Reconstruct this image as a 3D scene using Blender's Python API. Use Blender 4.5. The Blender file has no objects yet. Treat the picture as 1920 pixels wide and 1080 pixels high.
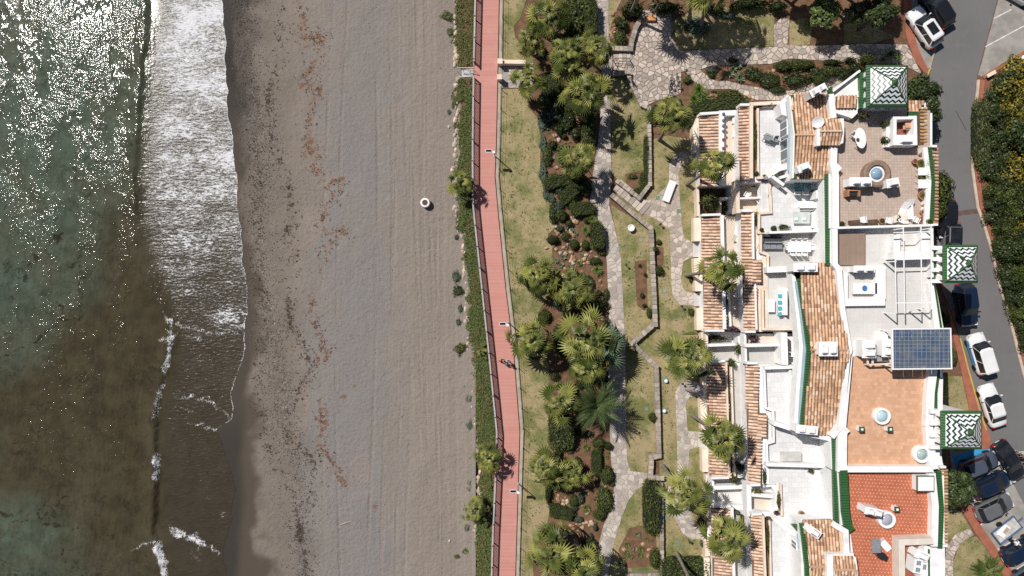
import bpy, bmesh, math, random
import numpy as np
from mathutils import Vector, Matrix

random.seed(7)
rng = np.random.default_rng(7)
R = math.radians
scene = bpy.context.scene
COL = scene.collection

# ---------------------------------------------------------------- camera, sky, sun, exposure
CAM_H = 70.0            # metres above the garden
PPM = 18.0              # photo pixels per metre on the garden level
cam_d = bpy.data.cameras.new('camera')
cam_d.sensor_width = 36.0
cam_d.lens = 36.0 * PPM * CAM_H / 1920.0
cam_d.clip_end = 2000.0
cam = bpy.data.objects.new('camera', cam_d)
cam.location = (0, 0, CAM_H)
cam.rotation_euler = (0, 0, 0)
COL.objects.link(cam)
scene.camera = cam

SUN_ELEV = R(51.0)
SHADOW = Vector((0.766, -0.643))       # direction shadows fall on the ground
world = bpy.data.worlds.new('World')
scene.world = world
world.use_nodes = True
wn = world.node_tree.nodes
sky = wn.new('ShaderNodeTexSky')
sky.sky_type = 'NISHITA'
sky.sun_disc = False
sky.sun_elevation = SUN_ELEV
sky.sun_rotation = math.atan2(-SHADOW.x, -SHADOW.y)
world.node_tree.links.new(sky.outputs[0], wn['Background'].inputs[0])
wn['Background'].inputs[1].default_value = 0.05

sun_d = bpy.data.lights.new('sun', 'SUN')
sun_d.energy = 4.8
sun_d.angle = R(0.53)
sun_d.color = (1.0, 0.955, 0.90)
sun = bpy.data.objects.new('sun', sun_d)
to_sun = Vector((-SHADOW.x * math.cos(SUN_ELEV), -SHADOW.y * math.cos(SUN_ELEV), math.sin(SUN_ELEV)))
sun.rotation_euler = to_sun.to_track_quat('Z', 'Y').to_euler()
sun.location = to_sun * 120
COL.objects.link(sun)

scene.view_settings.view_transform = 'Standard'
scene.view_settings.look = 'None'
scene.view_settings.exposure = 0.0
scene.view_settings.gamma = 1.0
scene.view_settings.use_curve_mapping = False
scene.cycles.use_denoising = False
scene.cycles.use_adaptive_sampling = False
scene.cycles.max_bounces = 5
scene.cycles.diffuse_bounces = 3
scene.cycles.glossy_bounces = 3
scene.cycles.transparent_max_bounces = 4
scene.cycles.caustics_reflective = False
scene.cycles.caustics_refractive = False

# ---------------------------------------------------------------- coordinates
def W(px, py, z=0.0):
    """the point at height z that stands under photo pixel (px, py)"""
    f = (CAM_H - z) / CAM_H / PPM
    return ((px - 960.0) * f, (540.0 - py) * f, z)
def W2(px, py, z=0.0):
    return W(px, py, z)[:2]
def pl(pts, z=0.0):
    return [W2(x, y, z) for x, y in pts]

# ---------------------------------------------------------------- mesh builder
def area2(p):
    return sum(p[i][0] * p[(i + 1) % len(p)][1] - p[(i + 1) % len(p)][0] * p[i][1] for i in range(len(p)))
def ccw(p):
    return list(p) if area2(p) > 0 else list(reversed(p))
def inside(p, x, y):
    c = False
    n = len(p)
    for i in range(n):
        x0, y0 = p[i][0], p[i][1]; x1, y1 = p[(i + 1) % n][0], p[(i + 1) % n][1]
        if (y0 > y) != (y1 > y) and x < (x1 - x0) * (y - y0) / (y1 - y0) + x0:
            c = not c
    return c
def wloc(o):
    v = Vector((0, 0, 0))
    while o is not None:
        v += o.location
        o = o.parent
    return v

class MB:
    def __init__(s):
        s.v = []; s.f = []; s.m = []; s.c = 0
    def add(s, vs, fs):
        o = len(s.v)
        s.v.extend([tuple(q) for q in vs])
        for f in fs:
            s.f.append([i + o for i in f]); s.m.append(s.c)
        return s
    def mat(s, i):
        s.c = i; return s
    def sheet(s, poly, z):
        p = ccw(poly)
        return s.add([(x, y, z) for x, y in p], [list(range(len(p)))])
    def prism(s, poly, z0, z1, z1b=None):
        """upright prism"""
        p = ccw(poly); n = len(p)
        vs = [(x, y, z0) for x, y in p] + [(x, y, z1) for x, y in p]
        fs = [list(range(n - 1, -1, -1)), list(range(n, 2 * n))]
        fs += [[i, (i + 1) % n, n + (i + 1) % n, n + i] for i in range(n)]
        return s.add(vs, fs)
    def box(s, x0, y0, z0, x1, y1, z1):
        return s.prism([(x0, y0), (x1, y0), (x1, y1), (x0, y1)], z0, z1)
    def obox(s, cx, cy, z0, z1, lx, ly, a=0.0, taper=1.0):
        ca, sa = math.cos(a), math.sin(a)
        def q(k):
            return [(cx + (u * lx * ca - w * ly * sa) * .5 * k, cy + (u * lx * sa + w * ly * ca) * .5 * k)
                    for u, w in ((-1, -1), (1, -1), (1, 1), (-1, 1))]
        b, t = q(1.0), q(taper)
        vs = [(x, y, z0) for x, y in b] + [(x, y, z1) for x, y in t]
        return s.add(vs, [[3, 2, 1, 0], [4, 5, 6, 7], [0, 1, 5, 4], [1, 2, 6, 5], [2, 3, 7, 6], [3, 0, 4, 7]])
    def wall(s, pts, w, z0, z1, closed=False):
        """thick polyline; pts (x, y), mitred"""
        n = len(pts); L = []; Rr = []
        for i in range(n):
            a = pts[i - 1] if (i > 0 or closed) else None
            b = pts[(i + 1) % n] if (i < n - 1 or closed) else None
            p = Vector(pts[i][:2])
            d1 = (p - Vector(a[:2])).normalized() if a is not None else None
            d2 = (Vector(b[:2]) - p).normalized() if b is not None else None
            d1 = d1 or d2; d2 = d2 or d1
            t = (d1 + d2)
            t = t.normalized() if t.length > 1e-4 else d1
            k = 1.0 / max(0.5, t.dot(d1))
            nn = Vector((-t.y, t.x)) * (w * .5 * k)
            L.append(p + nn); Rr.append(p - nn)
        vs = []
        for i in range(n):
            vs += [(Rr[i].x, Rr[i].y, z0), (L[i].x, L[i].y, z0), (L[i].x, L[i].y, z1), (Rr[i].x, Rr[i].y, z1)]
        fs = []
        for i in range(n if closed else n - 1):
            a = 4 * i; b = 4 * ((i + 1) % n)
            for k in range(4):
                k2 = (k + 1) % 4
                fs.append([a + k, a + k2, b + k2, b + k])
        if not closed:
            fs += [[0, 3, 2, 1], [4 * n - 4, 4 * n - 3, 4 * n - 2, 4 * n - 1]]
        s.add(vs, fs)
        return s
    def tube(s, pts, rads, n=6, cap=True):
        pts = [Vector(p) for p in pts]
        if not isinstance(rads, (list, tuple)):
            rads = [rads] * len(pts)
        vs = []; fs = []
        for i, p in enumerate(pts):
            d = (pts[min(i + 1, len(pts) - 1)] - pts[max(i - 1, 0)]).normalized()
            up = Vector((0, 0, 1)) if abs(d.z) < .9 else Vector((1, 0, 0))
            a = d.cross(up).normalized(); b = d.cross(a)
            for k in range(n):
                t = 2 * math.pi * k / n
                q = p + (a * math.cos(t) + b * math.sin(t)) * rads[i]
                vs.append(tuple(q))
        for i in range(len(pts) - 1):
            for k in range(n):
                fs.append([i * n + k, (i + 1) * n + k, (i + 1) * n + (k + 1) % n, i * n + (k + 1) % n])
        if cap:
            fs.append(list(range(n))); fs.append(list(range((len(pts) - 1) * n + n - 1, (len(pts) - 1) * n - 1, -1)))
        return s.add(vs, fs)
    def lathe(s, prof, n=16, cx=0, cy=0, cap=True, sx=1, sy=1):
        vs = []; fs = []
        for r, z in prof:
            for k in range(n):
                t = 2 * math.pi * k / n
                vs.append((cx + sx * r * math.cos(t), cy + sy * r * math.sin(t), z))
        for i in range(len(prof) - 1):
            for k in range(n):
                fs.append([i * n + k, i * n + (k + 1) % n, (i + 1) * n + (k + 1) % n, (i + 1) * n + k])
        if cap:
            fs.append(list(range(n - 1, -1, -1))); fs.append(list(range((len(prof) - 1) * n, len(prof) * n)))
        return s.add(vs, fs)
    def quad(s, a, b, c, d):
        return s.add([a, b, c, d], [[0, 1, 2, 3]])
    def mesh(s, name, mats, smooth=False, org=(0, 0, 0)):
        me = bpy.data.meshes.new(name)
        ox, oy, oz = org
        me.from_pydata([(x - ox, y - oy, z - oz) for x, y, z in s.v], [], s.f)
        if not isinstance(mats, (list, tuple)):
            mats = [mats]
        for m in mats:
            me.materials.append(m)
        if len(mats) > 1:
            me.polygons.foreach_set('material_index', s.m)
        if smooth:
            me.polygons.foreach_set('use_smooth', [True] * len(me.polygons))
        me.update()
        return me
    def build(s, name, mats, parent=None, smooth=False, local=False, kind=None, label=None, cat=None, group=None):
        if not s.v:
            return None
        if local:
            org = (0, 0, 0)
        elif parent is not None:
            org = tuple(wloc(parent))
        else:
            xs = [q[0] for q in s.v]; ys = [q[1] for q in s.v]
            org = ((min(xs) + max(xs)) / 2, (min(ys) + max(ys)) / 2, min(q[2] for q in s.v))
        me = s.mesh(name, mats, smooth, org)
        o = bpy.data.objects.new(name, me)
        COL.objects.link(o)
        if parent is not None:
            o.parent = parent
        elif not local:
            o.location = org
        tag(o, label, cat, group, kind)
        return o

def tag(o, label=None, cat=None, group=None, kind=None):
    if label: o['label'] = label
    if cat: o['category'] = cat
    if group: o['group'] = group
    if kind: o['kind'] = kind
    return o
def thing(name, label, cat, loc=(0, 0, 0), rz=0.0, group=None):
    o = bpy.data.objects.new(name, None)
    o.empty_display_size = 0.2
    COL.objects.link(o)
    o.location = loc
    o.rotation_euler = (0, 0, rz)
    return tag(o, label, cat, group)
def inst(me, name, parent=None, loc=(0, 0, 0), rot=(0, 0, 0), sc=(1, 1, 1)):
    o = bpy.data.objects.new(name, me)
    COL.objects.link(o)
    o.parent = parent
    o.location = loc; o.rotation_euler = rot
    o.scale = sc if isinstance(sc, (tuple, list)) else (sc, sc, sc)
    return o
def copy_tree(root, loc=None, rz=None, label=None, parent=None):
    c = root.copy(); COL.objects.link(c)
    if parent is not None: c.parent = parent
    if loc is not None: c.location = loc
    if rz is not None: c.rotation_euler = (0, 0, rz)
    if label: c['label'] = label
    for ch in list(root.children):
        copy_tree(ch, parent=c)
    return c
def ordl(n):
    if 10 <= n % 100 <= 20: return '%dth' % n
    return '%d%s' % (n, {1: 'st', 2: 'nd', 3: 'rd'}.get(n % 10, 'th'))

# ---------------------------------------------------------------- materials
class NT:
    """small helper round a material's node tree"""
    def __init__(s, name):
        s.m = bpy.data.materials.new(name); s.m.use_nodes = True
        s.t = s.m.node_tree; s.b = s.t.nodes['Principled BSDF']
        s._pos = None
    def n(s, typ, **kw):
        x = s.t.nodes.new('ShaderNode' + typ)
        for k, v in kw.items(): setattr(x, k, v)
        return x
    def l(s, a, b): s.t.links.new(a, b)
    def put(s, sock, v):
        if hasattr(v, 'is_output') or hasattr(v, 'links'): s.l(v, sock)
        else:
            if isinstance(v, tuple) and len(v) == 3 and sock.type == 'RGBA': v = v + (1,)
            sock.default_value = v
    def pos(s):
        if s._pos is None: s._pos = s.n('NewGeometry').outputs['Position']
        return s._pos
    def noise(s, scale, detail=3, rough=.55, vec=None, dist=0.0):
        x = s.n('TexNoise'); x.inputs['Scale'].default_value = scale
        x.inputs['Detail'].default_value = detail; x.inputs['Roughness'].default_value = rough
        x.inputs['Distortion'].default_value = dist
        s.l(vec if vec is not None else s.pos(), x.inputs['Vector'])
        return x.outputs['Fac']
    def voro(s, scale, feature='F1', out='Distance', vec=None, rand=1.0):
        x = s.n('TexVoronoi', feature=feature); x.inputs['Scale'].default_value = scale
        x.inputs['Randomness'].default_value = rand
        s.l(vec if vec is not None else s.pos(), x.inputs['Vector'])
        return x.outputs[out]
    def ss(s, v, a, b, lo=0.0, hi=1.0):
        x = s.n('MapRange', interpolation_type='SMOOTHSTEP')
        s.put(x.inputs['Value'], v)
        x.inputs['From Min'].default_value = a; x.inputs['From Max'].default_value = b
        x.inputs['To Min'].default_value = lo; x.inputs['To Max'].default_value = hi
        return x.outputs[0]
    def ma(s, op, a, b=0.0, c=0.0):
        x = s.n('Math', operation=op)
        s.put(x.inputs[0], a); s.put(x.inputs[1], b); s.put(x.inputs[2], c)
        return x.outputs[0]
    def mix(s, f, a, b, mode='MIX'):
        x = s.n('Mix', data_type='RGBA', blend_type=mode)
        s.put(x.inputs[0], f); s.put(x.inputs[6], a); s.put(x.inputs[7], b)
        return x.outputs[2]
    def attr(s, name):
        x = s.n('Attribute'); x.attribute_name = name
        return x.outputs['Fac']
    def sep(s, v=None):
        x = s.n('SeparateXYZ'); s.l(v if v is not None else s.pos(), x.inputs[0])
        return x.outputs
    def mapping(s, scale=(1, 1, 1), rz=0.0, vec=None, loc=(0, 0, 0)):
        x = s.n('Mapping'); x.inputs['Scale'].default_value = scale
        x.inputs['Rotation'].default_value = (0, 0, rz); x.inputs['Location'].default_value = loc
        s.l(vec if vec is not None else s.pos(), x.inputs['Vector'])
        return x.outputs[0]
    def rand(s):
        """one number for each object and each loose piece"""
        a = s.n('ObjectInfo').outputs['Random']; b = s.n('NewGeometry').outputs['Random Per Island']
        return s.ma('FRACT', s.ma('ADD', a, s.ma('MULTIPLY', b, 3.71)))
    def bump(s, h, strength=.5, dist=.05):
        x = s.n('Bump'); x.inputs['Strength'].default_value = strength; x.inputs['Distance'].default_value = dist
        s.l(h, x.inputs['Height']); s.l(x.outputs[0], s.b.inputs['Normal'])
        return x
    def out(s, col, rough=.8, spec=.3, metal=0.0, coat=0.0):
        s.put(s.b.inputs['Base Color'], col)
        s.put(s.b.inputs['Roughness'], rough)
        s.b.inputs['Specular IOR Level'].default_value = spec
        s.b.inputs['Metallic'].default_value = metal
        s.b.inputs['Coat Weight'].default_value = coat
        s.b.inputs['Coat Roughness'].default_value = .05
        return s.m

def mul(c, k): return tuple(min(1.0, x * k) for x in c)
MATS = {}
def mat(name, c, c2=None, scale=2.0, rough=.8, bump=0.0, bscale=None, rand=0.0, spec=.3, metal=0.0, coat=0.0, lo=.35, hi=.65, hue=0.0, detail=4):
    if name in MATS: return MATS[name]
    t = NT(name)
    c2 = c2 or mul(c, .82)
    f = t.ss(t.noise(scale, detail), lo, hi)
    col = t.mix(f, c, c2)
    if rand or hue:
        r = t.rand()
        h = t.n('HueSaturation')
        t.l(col, h.inputs['Color'])
        t.l(t.ss(r, 0, 1, 1 - rand, 1 + rand), h.inputs['Value'])
        if hue:
            t.l(t.ma('MULTIPLY_ADD', t.ma('FRACT', t.ma('MULTIPLY', r, 7.3)), hue, .5 - hue / 2), h.inputs['Hue'])
        col = h.outputs[0]
    if bump: t.bump(t.noise(bscale or scale * 4, 4), bump, .03)
    MATS[name] = t.out(col, rough, spec, metal, coat)
    return MATS[name]

WHITE = mat('white_render', (.80, .79, .78), (.62, .605, .585), 1.1, .85, .2, 8, lo=.48, hi=.85, detail=7)
CREAM = mat('cream_render', (.78, .66, .54), (.68, .56, .45), .8, .85, .15, 8)
STONEW = mat('pale_concrete', (.52, .47, .42), (.40, .36, .32), 1.5, .9, .3, 10)
KERBM = mat('beige_kerb', (.42, .37, .29), (.32, .28, .22), 1.2, .9, .3, 12)
SOIL = mat('garden_soil', (.19, .105, .06), (.12, .07, .042), 1.6, .95, .8, 9)
ROCKM = mat('sandstone_rock', (.42, .27, .15), (.30, .19, .12), 3, .9, .6, 8, rand=.3, hue=.03)
ROCKP = mat('pale_rock', (.55, .46, .36), (.40, .32, .25), 3, .9, .6, 8, rand=.2, hue=.03)
WALLST = mat('wall_stone', (.40, .35, .30), (.30, .25, .20), 3, .9, .6, 8, rand=.25, hue=.02)
FLAG = mat('flagstone', (.49, .415, .355), (.41, .35, .30), 2.2, .85, .25, 10, rand=.27, hue=.04)
FLAGG = mat('flagstone_grey', (.47, .415, .365), (.39, .345, .305), 2.2, .85, .25, 10, rand=.24, hue=.035)
MORTAR = mat('mortar', (.25, .21, .175), (.19, .16, .135), 3, .95, .3, 14)
MORTARP = mat('mortar_pale', (.40, .345, .295), (.33, .285, .245), 3, .95, .3, 14)
GREYM = mat('grey_metal', (.42, .43, .44), None, 3, .45, metal=.3)
DARKM = mat('dark_metal', (.03, .03, .033), None, 3, .5)
TYRE = mat('tyre_rubber', (.018, .018, .018), None, 5, .85)
RIM = mat('alloy_rim', (.45, .45, .46), None, 5, .3, metal=.8)
BLACKP = mat('black_plastic', (.025, .025, .027), None, 5, .6)
BARK = mat('palm_trunk_bark', (.25, .215, .185), (.15, .125, .105), 6, .95, .8, 14)
BARKD = mat('tree_bark', (.13, .10, .075), (.07, .055, .04), 6, .95, .8, 14)
WHITEP = mat('white_plastic', (.82, .82, .81), (.78, .78, .77), 2, .4)
GREYC = mat('grey_cushion', (.25, .26, .28), None, 5, .9)
WOODD = mat('dark_wood', (.12, .075, .05), (.08, .05, .035), 4, .7)
TERRAP = mat('terracotta_pot', (.45, .22, .12), (.36, .17, .09), 4, .85, rand=.15)
GREENGLZ = mat('green_glazed_tile', (.03, .085, .028), (.045, .11, .035), 3, .35, spec=.5)
BLUEP = mat('blue_paint', (.04, .30, .55), (.03, .24, .46), 1.0, .8)
YELLOWP = mat('yellow_paint', (.55, .36, .05), (.42, .30, .10), 2.5, .85)
LINEP = mat('white_line_paint', (.72, .71, .68), (.5, .49, .46), 3, .8)
SKIN = mat('skin', (.50, .30, .21), None, 5, .6)
# ---------------------------------------------------------------- numpy value noise
def vnoise(x, y, seed=0):
    xi = np.floor(x).astype(np.int64); yi = np.floor(y).astype(np.int64)
    xf = x - xi; yf = y - yi
    def h(a, b):
        n = (a * 374761393 + b * 668265263 + seed * 974634777) & 0x7fffffff
        n = ((n ^ (n >> 13)) * 1274126177) & 0x7fffffff
        return ((n ^ (n >> 16)) & 0xffff) / 65535.0
    u = xf * xf * (3 - 2 * xf); v = yf * yf * (3 - 2 * yf)
    return (h(xi, yi) * (1 - u) + h(xi + 1, yi) * u) * (1 - v) + (h(xi, yi + 1) * (1 - u) + h(xi + 1, yi + 1) * u) * v
def fbm(x, y, seed=0, oct=4):
    s = 0; a = .5
    for k in range(oct):
        s = s + a * vnoise(x, y, seed + k); x = x * 2.03; y = y * 2.03; a *= .5
    return s / (1 - .5 ** oct)
def sstep(v, a, b):
    t = np.clip((v - a) / (b - a), 0, 1)
    return t * t * (3 - 2 * t)
def dist_poly(px, py, pts):
    d = np.full(px.shape, 1e9)
    for (x0, y0), (x1, y1) in zip(pts[:-1], pts[1:]):
        dx, dy = x1 - x0, y1 - y0
        t = np.clip(((px - x0) * dx + (py - y0) * dy) / (dx * dx + dy * dy + 1e-9), 0, 1)
        d = np.minimum(d, np.hypot(px - x0 - t * dx, py - y0 - t * dy))
    return d
def grid_mesh(name, X, Y, Z, attrs, m, smooth=True):
    ny, nx = X.shape
    me = bpy.data.meshes.new(name)
    co = np.stack([X, Y, Z], -1).reshape(-1, 3).astype(np.float32)
    idx = np.arange(nx * ny).reshape(ny, nx)
    q = np.stack([idx[:-1, :-1], idx[:-1, 1:], idx[1:, 1:], idx[1:, :-1]], -1).reshape(-1, 4)
    me.vertices.add(len(co)); me.vertices.foreach_set('co', co.ravel())
    me.loops.add(q.size); me.loops.foreach_set('vertex_index', q.ravel().astype(np.int32))
    me.polygons.add(len(q)); me.polygons.foreach_set('loop_start', np.arange(0, q.size, 4, dtype=np.int32))
    me.polygons.foreach_set('use_smooth', np.ones(len(q), dtype=bool))
    for k, v in attrs.items():
        a = me.attributes.new(k, 'FLOAT', 'POINT'); a.data.foreach_set('value', v.astype(np.float32).ravel())
    me.materials.append(m)
    me.update(calc_edges=True); me.validate()
    o = bpy.data.objects.new(name, me); COL.objects.link(o)
    return o
def beach_z(x):
    return np.where(x > -5.8, -.7 + (x + 5.8) * .12, -.7 + (x + 5.8) * .036)
KP = PPM * 70 / 71.4
def topx(x, y): return 960 + x * KP, 540 - y * KP

# ---------------------------------------------------------------- sand material
def sand_material():
    t = NT('beach_sand')
    tan = (.252, .212, .178); grey = (.205, .192, .187)
    n1 = t.noise(.16, 4); n2 = t.noise(9, 3); n3 = t.noise(1.3, 5, .6)
    col = t.mix(t.ma('MULTIPLY', t.attr('grey'), t.ss(n1, .3, .65, .55, 1.0)), tan, grey)
    col = t.mix(t.ss(n3, .35, .75, 0, .35), col, (.190, .162, .142))
    col = t.mix(t.ss(n1, .25, .6, .25, 0), col, (.18, .155, .135))
    col = t.mix(t.ma('MULTIPLY', t.attr('damp'), .62), col, (.125, .100, .080))
    col = t.mix(t.ss(n2, .5, .8, 0, .5), col, (.14, .12, .105))
    fine = t.noise(26, 2)
    col = t.mix(t.ss(fine, .52, .72, 0, .75), col, (.34, .305, .275))
    col = t.mix(t.ss(t.noise(17, 3, .7), .55, .70, 0, .6), col, (.12, .105, .095))
    # wheel and rake marks running along the beach
    tr = t.noise(1.0, 4, .6, vec=t.mapping((4.2, .05, 1), .02))
    col = t.mix(t.ma('MULTIPLY', t.attr('track'), t.ss(tr, .5, .7, 0, .25)), col, (.33, .285, .24))
    tr2 = t.noise(1.0, 3, .6, vec=t.mapping((6.5, .04, 1), -.015, loc=(9, 0, 0)))
    col = t.mix(t.ma('MULTIPLY', t.attr('track'), t.ss(tr2, .55, .75, 0, .22)), col, (.15, .13, .115))
    # tyre tracks: pairs of ruts wandering along the beach
    xx, yy, zz = t.sep()
    rut = None
    for c0, am, w0, ph in ((-12.2, .9, .055, .3), (-10.4, .5, .08, 2.0), (-8.4, .35, .10, 4.0), (-14.6, 1.2, .04, 1.2), (-17.8, 1.6, .035, 5.0), (-9.2, .8, .045, 3.1)):
        d = t.ma('SUBTRACT', xx, t.ma('MULTIPLY_ADD', t.ma('SINE', t.ma('MULTIPLY_ADD', yy, w0, ph)), am, c0))
        d = t.ma('ABSOLUTE', t.ma('SUBTRACT', t.ma('ABSOLUTE', d), .78))
        r_ = t.ss(d, .26, .04)
        rut = r_ if rut is None else t.ma('MAXIMUM', rut, r_)
    rut = t.ma('MULTIPLY', rut, t.ss(t.noise(.35, 4, .6, vec=t.mapping((1.4, .5, 1))), .40, .62))
    col = t.mix(t.ma('MULTIPLY', rut, .30), col, (.15, .128, .108))
    col = t.mix(t.ma('MULTIPLY', rut, t.ss(t.noise(7, 2), .45, .6, 0, .5)), col, (.32, .28, .24))
    # pebble bands
    peb = t.voro(7.5, out='Color'); pv = t.sep(peb)[0]
    pcol = t.mix(t.ss(pv, .75, .95), t.mix(pv, (.05, .045, .042), (.12, .11, .10)), (.36, .34, .32))
    pm = t.ss(t.ma('ADD', t.attr('pebble'), t.ma('MULTIPLY', t.ma('SUBTRACT', t.noise(1.6, 5, .7), .5), 2.2)), .35, .95)
    col = t.mix(t.ma('MULTIPLY', pm, .7), col, pcol)
    # strewn weed, dark and rusty
    wn_ = t.noise(2.2, 6, .75)
    wd = t.ss(t.ma('ADD', t.attr('weed'), t.ma('MULTIPLY', t.ma('SUBTRACT', wn_, .5), 2.6)), .78, .98)
    col = t.mix(t.ma('MULTIPLY', wd, .85), col, (.055, .036, .026))
    wr = t.ss(t.ma('ADD', t.attr('rust'), t.ma('MULTIPLY', t.ma('SUBTRACT', t.noise(1.7, 6, .75), .5), 3.4)), .72, .92)
    col = t.mix(t.ma('MULTIPLY', wr, .85), col, (.17, .085, .045))
    # wet sand
    wet = t.attr('wet')
    col = t.mix(wet, col, (.080, .064, .050))
    col = t.mix(t.attr('soak'), col, (.042, .036, .031))
    foot = t.noise(2.6, 2, .5)
    h = t.ma('ADD', t.ma('MULTIPLY', n2, .5), t.ma('ADD', t.ma('MULTIPLY', fine, .25), t.ma('MULTIPLY', foot, 1.1)))
    h = t.ma('MULTIPLY', h, t.ma('SUBTRACT', 1.0, t.ma('MULTIPLY', wet, .9)))
    h = t.ma('SUBTRACT', h, t.ma('MULTIPLY', rut, .45))
    t.bump(h, .9, .10)
    return t.out(col, t.ma('SUBTRACT', .95, t.ma('MULTIPLY', wet, .25)), .12)

# ---------------------------------------------------------------- water line, beach and sea
WATERLINE = [(405, -3000), (413, -200), (415, 0), (420, 60), (424, 150), (427, 215), (433, 250), (438, 300), (443, 335), (444, 365), (448, 410), (452, 450), (455, 495),
             (458, 520), (463, 560), (464, 588), (456, 605), (459, 640), (453, 680), (440, 715), (433, 735), (437, 770), (434, 788), (415, 798), (404, 806), (414, 835), (430, 880),
             (439, 920), (431, 985), (418, 1035), (424, 1090), (430, 1300), (425, 3500)]
SOAKLINE = [(432, -3000), (432, 0), (440, 120), (446, 230), (452, 250), (454, 300), (452, 400), (460, 520), (468, 590), (466, 640), (462, 700), (455, 735), (452, 800), (448, 860), (452, 930), (446, 1000), (440, 1090), (440, 3500)]
wl_y = np.array([p[1] for p in WATERLINE], float); wl_x = np.array([p[0] for p in WATERLINE], float)
def waterline(py): return np.interp(py, wl_y, wl_x)
def spaced(a0, a1, fine0, fine1, step, grow=1.25):
    out = list(np.arange(fine0, fine1 + 1e-6, step))
    s = step * 2
    while out[-1] < a1: out.append(out[-1] + s); s *= grow
    s = step * 2
    while out[0] > a0: out.insert(0, out[0] - s); s *= grow
    return np.array(out)

by = spaced(-420, 420, -34, 34, .2)
bx = spaced(-60, 0, -33, -4.2, .2)
bx = bx[bx <= -3.6]
X, Y = np.meshgrid(bx, by)
PX, PY = topx(X, Y)
xw = waterline(PY)
n_a = fbm(PX / 60, PY / 60, 3); n_b = fbm(PX / 22, PY / 22, 11); n_c = fbm(PX / 140, PY / 140, 5)
soakx = np.interp(PY, [p[1] for p in SOAKLINE], [p[0] for p in SOAKLINE]) + (n_b - .5) * 10
wet_edge = np.interp(PY, [-3000, 0, 120, 230, 330, 430, 520, 620, 720, 800, 900, 1000, 1080, 3500], [440, 440, 444, 455, 462, 476, 486, 490, 486, 490, 500, 505, 510, 510]) + (n_a - .5) * 85 + (n_b - .5) * 26
wet = 1 - sstep(PX, wet_edge - 26, wet_edge + 8)
soak = (1 - sstep(PX, soakx - 8, soakx + 16)) * np.interp(PY, [-3000, 200, 260, 500, 760, 830, 3500], [1, 1, .25, .25, .55, 1, 1])
soak = np.maximum(soak, .85 * (1 - sstep(PX, 446 + (n_b - .5) * 40, 505 + (n_b - .5) * 40)) * np.interp(PY, [-3000, 200, 320, 420, 3500], [1, .95, .45, .12, .12]) * (.55 + .6 * n_a))
grey = sstep(PX, 560, 640) * (1 - sstep(PX, 690 + (n_a - .5) * 60, 790 + (n_a - .5) * 60)) * (.35 + .9 * sstep(n_c, .3, .6))
grey = np.maximum(grey, .9 * sstep(fbm(PX / 90, PY / 200, 21), .52, .62) * sstep(PX, 520, 580) * (1 - sstep(PX, 700, 800)))
pc = np.interp(PY, [-3000, 0, 100, 200, 270, 330, 420, 520, 600, 700, 780, 900, 3500], [455, 455, 460, 470, 490, 492, 480, 486, 505, 520, 525, 560, 560])
pw = np.interp(PY, [-3000, 0, 220, 300, 360, 600, 700, 780, 860, 3500], [30, 30, 42, 30, 22, 20, 40, 30, 15, 15])
pebble = np.exp(-((PX - pc) / (pw * 1.25)) ** 2) * (.25 + .6 * n_a)
damp = (1 - sstep(PX, 500 + (n_a - .5) * 80 + np.interp(PY, [0, 500, 1080], [0, 20, 60]), 610 + (n_a - .5) * 80)) * (.55 + .7 * n_b)
line1 = [(525, -100), (530, 60), (522, 120), (505, 165), (505, 230), (515, 290), (540, 320), (545, 390), (550, 420), (530, 440), (555, 480), (540, 530), (540, 560), (545, 610), (572, 650), (583, 690), (560, 740), (545, 770), (540, 820), (590, 860), (590, 900), (570, 960), (565, 1010), (580, 1100)]
line2 = [(470, 250), (480, 380), (475, 480), (490, 560), (485, 640), (482, 740), (500, 830), (520, 880), (550, 930), (560, 1000)]
d1 = dist_poly(PX, PY, line1); d2 = dist_poly(PX, PY, line2)
weed = np.exp(-(d1 / 13) ** 2) * (.45 + .75 * n_a) + np.exp(-(d2 / 9) ** 2) * (.35 + .6 * n_b)
weed = np.maximum(weed, sstep(n_a, .5, .8) * .45 * np.exp(-((PX - 510) / 45) ** 2))
line3 = [(560, 0), (570, 40), (575, 90), (600, 60), (605, 100), (580, 130), (565, 160), (600, 160), (585, 210), (580, 250), (575, 290), (600, 280), (585, 310), (615, 345), (640, 340), (600, 420), (620, 440), (650, 430), (600, 470), (602, 505)]
line4 = [(585, 555), (590, 600), (600, 640), (615, 665), (590, 680)]; line5 = [(605, 755), (607, 800), (603, 835), (612, 845), (640, 890), (648, 905)]
d3 = np.minimum(dist_poly(PX, PY, line3), np.minimum(dist_poly(PX, PY, line4), dist_poly(PX, PY, line5)))
for p in ((643, 895), (665, 725), (663, 588), (702, 950), (720, 1060), (645, 745)):
    d3 = np.minimum(d3, np.hypot(PX - p[0], PY - p[1]) + 2)
for p in ((590, 285), (585, 265), (608, 650), (600, 660), (606, 790)):
    d3 = np.minimum(d3, np.hypot(PX - p[0], PY - p[1]) * .6)
rust = np.exp(-(d3 / 13) ** 2) * (.45 + .6 * n_b)
track = sstep(PX, 690, 740) * .9 + .35 * sstep(PX, 600, 640)
Z = beach_z(X) + (fbm(X * .5, Y * .35, 40) - .5) * .16 * sstep(PX, 520, 640) + (fbm(X * 1.6, Y * 1.6, 44) - .5) * .05 * sstep(PX, 470, 540)
Z = np.where(PX < xw + 40, beach_z(X), Z)
SAND = sand_material()
beach = grid_mesh('beach', X, Y, Z, dict(wet=wet, soak=soak, grey=grey, pebble=pebble, weed=weed, rust=rust, track=track, damp=damp), SAND)
beach['kind'] = 'structure'

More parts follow.
